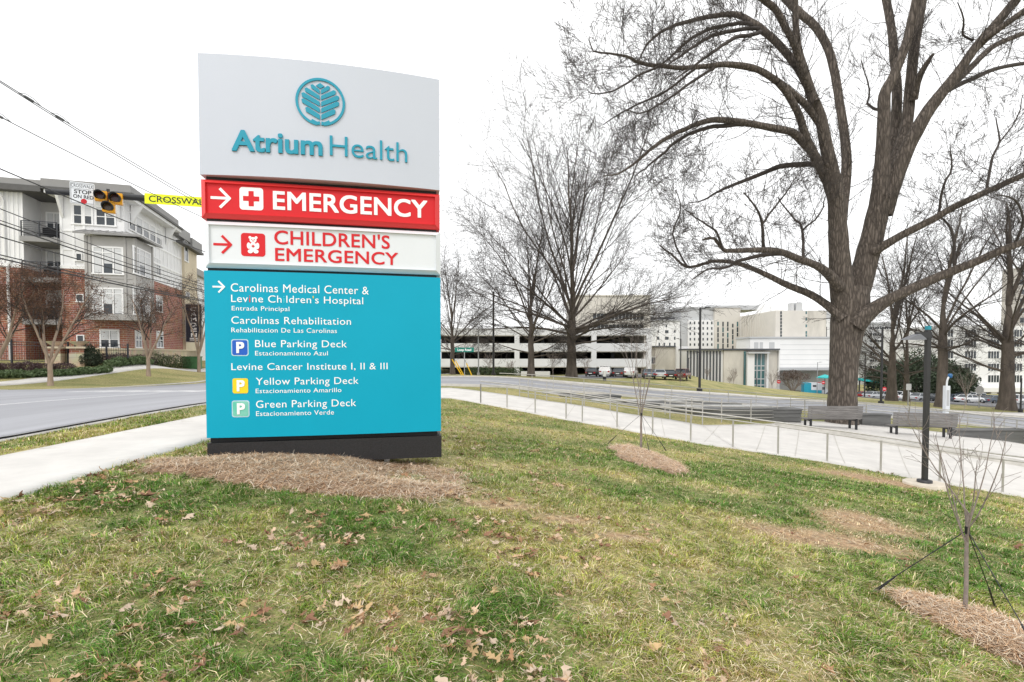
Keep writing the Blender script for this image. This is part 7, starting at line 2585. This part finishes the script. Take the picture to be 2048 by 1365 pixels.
tris = base_i + np.array([[2, 3, 4]])
g_deep, g_mid, g_yel, g_tan = np.array([0.085, 0.225, 0.016]), np.array([0.225, 0.355, 0.036]), np.array([0.52, 0.52, 0.10]), np.array([0.76, 0.63, 0.38])
q = np.clip(dry + r.normal(0, 0.22, n), 0, 1)[:, None]
col = np.where(q < 0.5, g_deep * (1 - q * 2) + g_mid * q * 2, g_mid * (2 - 2 * q) + g_yel * (2 * q - 1))
straw = (r.random(n) < 0.16 + 0.30 * dry + 0.75 * bare)[:, None]
col = np.where(straw, g_tan * r.uniform(0.55, 1.2, (n, 1)), col) * r.uniform(0.55, 1.4, (n, 1))
col = col * np.where(r.random((n, 1)) < 0.05, np.array([[0.8, 0.45, 0.4]]), 1.0)
cols = np.repeat(col, 5, axis=0)
M_GRASS = mat('grass blades', (0, 0, 0, 1), 0.6, attr='Col')
go = link('grass', np_mesh('grass', V, quads=quads, tris=tris, cols=cols), M_GRASS)
tag(go, 'patchy winter grass of the sloping lawn and the kerbside verge', 'grass', kind='stuff')

# dead thatch lying between the blades
tp_ = []
for y0, y1, dn in ((1.2, 4.0, 1500), (4.0, 8, 520), (8, 14, 130)):
    xa, xb = -1.15 * y1 - 0.5, 1.15 * y1 + 0.5
    k = int((xb - xa) * (y1 - y0) * dn)
    tp_.append(np.stack([r.uniform(xa, xb, k), r.uniform(y0, y1, k)], 1))
tp_ = np.concatenate(tp_)
x, y = tp_[:, 0], tp_[:, 1]
dr_, ba_ = field(x, y)
k = lawn_ok(x, y) & ~in_bed(x, y, 0.97) & (np.abs(x) < 1.13 * y + 0.6) & (r.random(len(x)) < 0.22 + 0.65 * dr_ + 0.6 * ba_)
x, y = x[k], y[k]
pt = np.array([[0.72, 0.60, 0.40], [0.58, 0.42, 0.24], [0.80, 0.71, 0.52], [0.40, 0.24, 0.13]])
strands('dead_thatch', x, y, Hn(x, y) + r.uniform(0.012, 0.045, len(x)), r.uniform(0.025, 0.075, len(x)) , r.uniform(0.0018, 0.004, len(x)) * (0.8 + 0.08 * y), 0.3, pt[r.integers(0, 4, len(x))] * r.uniform(0.6, 1.15, (len(x), 1)), 'dry tan thatch lying among the grass blades')

# fallen oak leaves
lx = np.array([0, .12, .22, .33, .43, .54, .64, .77, .88, 1.0])
lw_ = np.array([.015, .04, .20, .08, .30, .11, .32, .12, .16, .01])
def leaves():
    P = []
    for y0, y1, dn, bias in ((1.4, 3.2, 130, 1), (3.2, 6.8, 105, 1), (6.8, 12, 34, 0.6), (12, 18, 12, 0.5)):
        xa, xb = -1.15 * y1 - 0.5, 1.15 * y1 + 0.5
        k = int((xb - xa) * (y1 - y0) * dn)
        P.append(np.stack([r.uniform(xa, xb, k), r.uniform(y0, y1, k)], 1))
    P = np.concatenate(P)
    x, y = P[:, 0], P[:, 1]
    # drifted: thick on the left near part, sparse down the slope
    pr = np.clip(0.9 - 0.36 * (x + 0.3), 0.05, 1.0) * np.clip((fbm(x * 1.7, y * 1.7, 40, 3) - 0.40) / 0.25, 0.05, 1) ** 1.5
    k = lawn_ok(x, y) & (r.random(len(x)) < pr) & ~((bed_r(BEDS[0], x, y) < 1) & (r.random(len(x)) < 0.6))
    # a few extra on the bare patches and in the downhill drift
    return x[k], y[k]


x, y = leaves()
n = len(x)
L = r.uniform(0.04, 0.115, n) * np.where(r.random(n) < 0.12, 1.35, 1.0)
cnt = len(lx)
tpl = np.stack([np.concatenate([lx - 0.5] * 3), np.concatenate([lw_ * 0, lw_, -lw_])], 1)
yy_ = tpl[:, 1]
V = np.zeros((n, 3 * cnt, 3))
curl = r.normal(0.5, 1.1, n)[:, None]
bendx = r.normal(0.1, 0.5, n)[:, None]
lw_n = r.uniform(0.65, 1.15, n)[:, None]
skew = r.normal(0, 0.35, n)[:, None]
V[..., 0] = tpl[None, :, 0]
V[..., 1] = yy_[None] * lw_n * (1 + 0.5 * r.normal(size=(n, 3 * cnt)) * (np.abs(yy_[None]) > 0.1)) + skew * tpl[None, :, 0] ** 2
V[..., 2] = curl * yy_[None] ** 2 + bendx * tpl[None, :, 0] ** 2 + 0.05 * r.normal(size=(n, 3 * cnt))
V *= L[:, None, None]
a, rx, ry = r.uniform(0, 2 * math.pi, n), r.normal(0, 0.3, n), r.normal(0, 0.3, n)
ca, sa = np.cos(rx)[:, None], np.sin(rx)[:, None]
Yv, Zv = V[..., 1] * ca - V[..., 2] * sa, V[..., 1] * sa + V[..., 2] * ca
cb, sb_ = np.cos(ry)[:, None], np.sin(ry)[:, None]
Xv, Zv = V[..., 0] * cb + Zv * sb_, -V[..., 0] * sb_ + Zv * cb
cz_, sz_ = np.cos(a)[:, None], np.sin(a)[:, None]
W = np.stack([Xv * cz_ - Yv * sz_ + x[:, None], Xv * sz_ + Yv * cz_ + y[:, None], Zv + (Hn(x, y) + r.uniform(0.02, 0.045, n))[:, None]], -1)
qd = []
for k in range(cnt - 1):
    qd += [[k, k + 1, cnt + k + 1, cnt + k], [k + 1, k, 2 * cnt + k, 2 * cnt + k + 1]]
qd = np.array(qd)[None] + (np.arange(n) * 3 * cnt)[:, None, None]
pal = np.array([[0.54, 0.36, 0.22], [0.62, 0.45, 0.31], [0.36, 0.20, 0.10], [0.60, 0.47, 0.35], [0.26, 0.13, 0.075], [0.52, 0.36, 0.18]])
cl_ = pal[r.integers(0, len(pal), n)] * r.uniform(0.75, 1.1, (n, 1))
lo = link('fallen_leaves', np_mesh('fallen_leaves', W.reshape(-1, 3), quads=qd.reshape(-1, 4), cols=np.repeat(cl_, 3 * cnt, axis=0)), mat('dead oak leaf', (0, 0, 0, 1), 0.75, attr='Col'))
tag(lo, 'curled tan oak leaves scattered over the lawn', 'fallen leaves', kind='stuff')
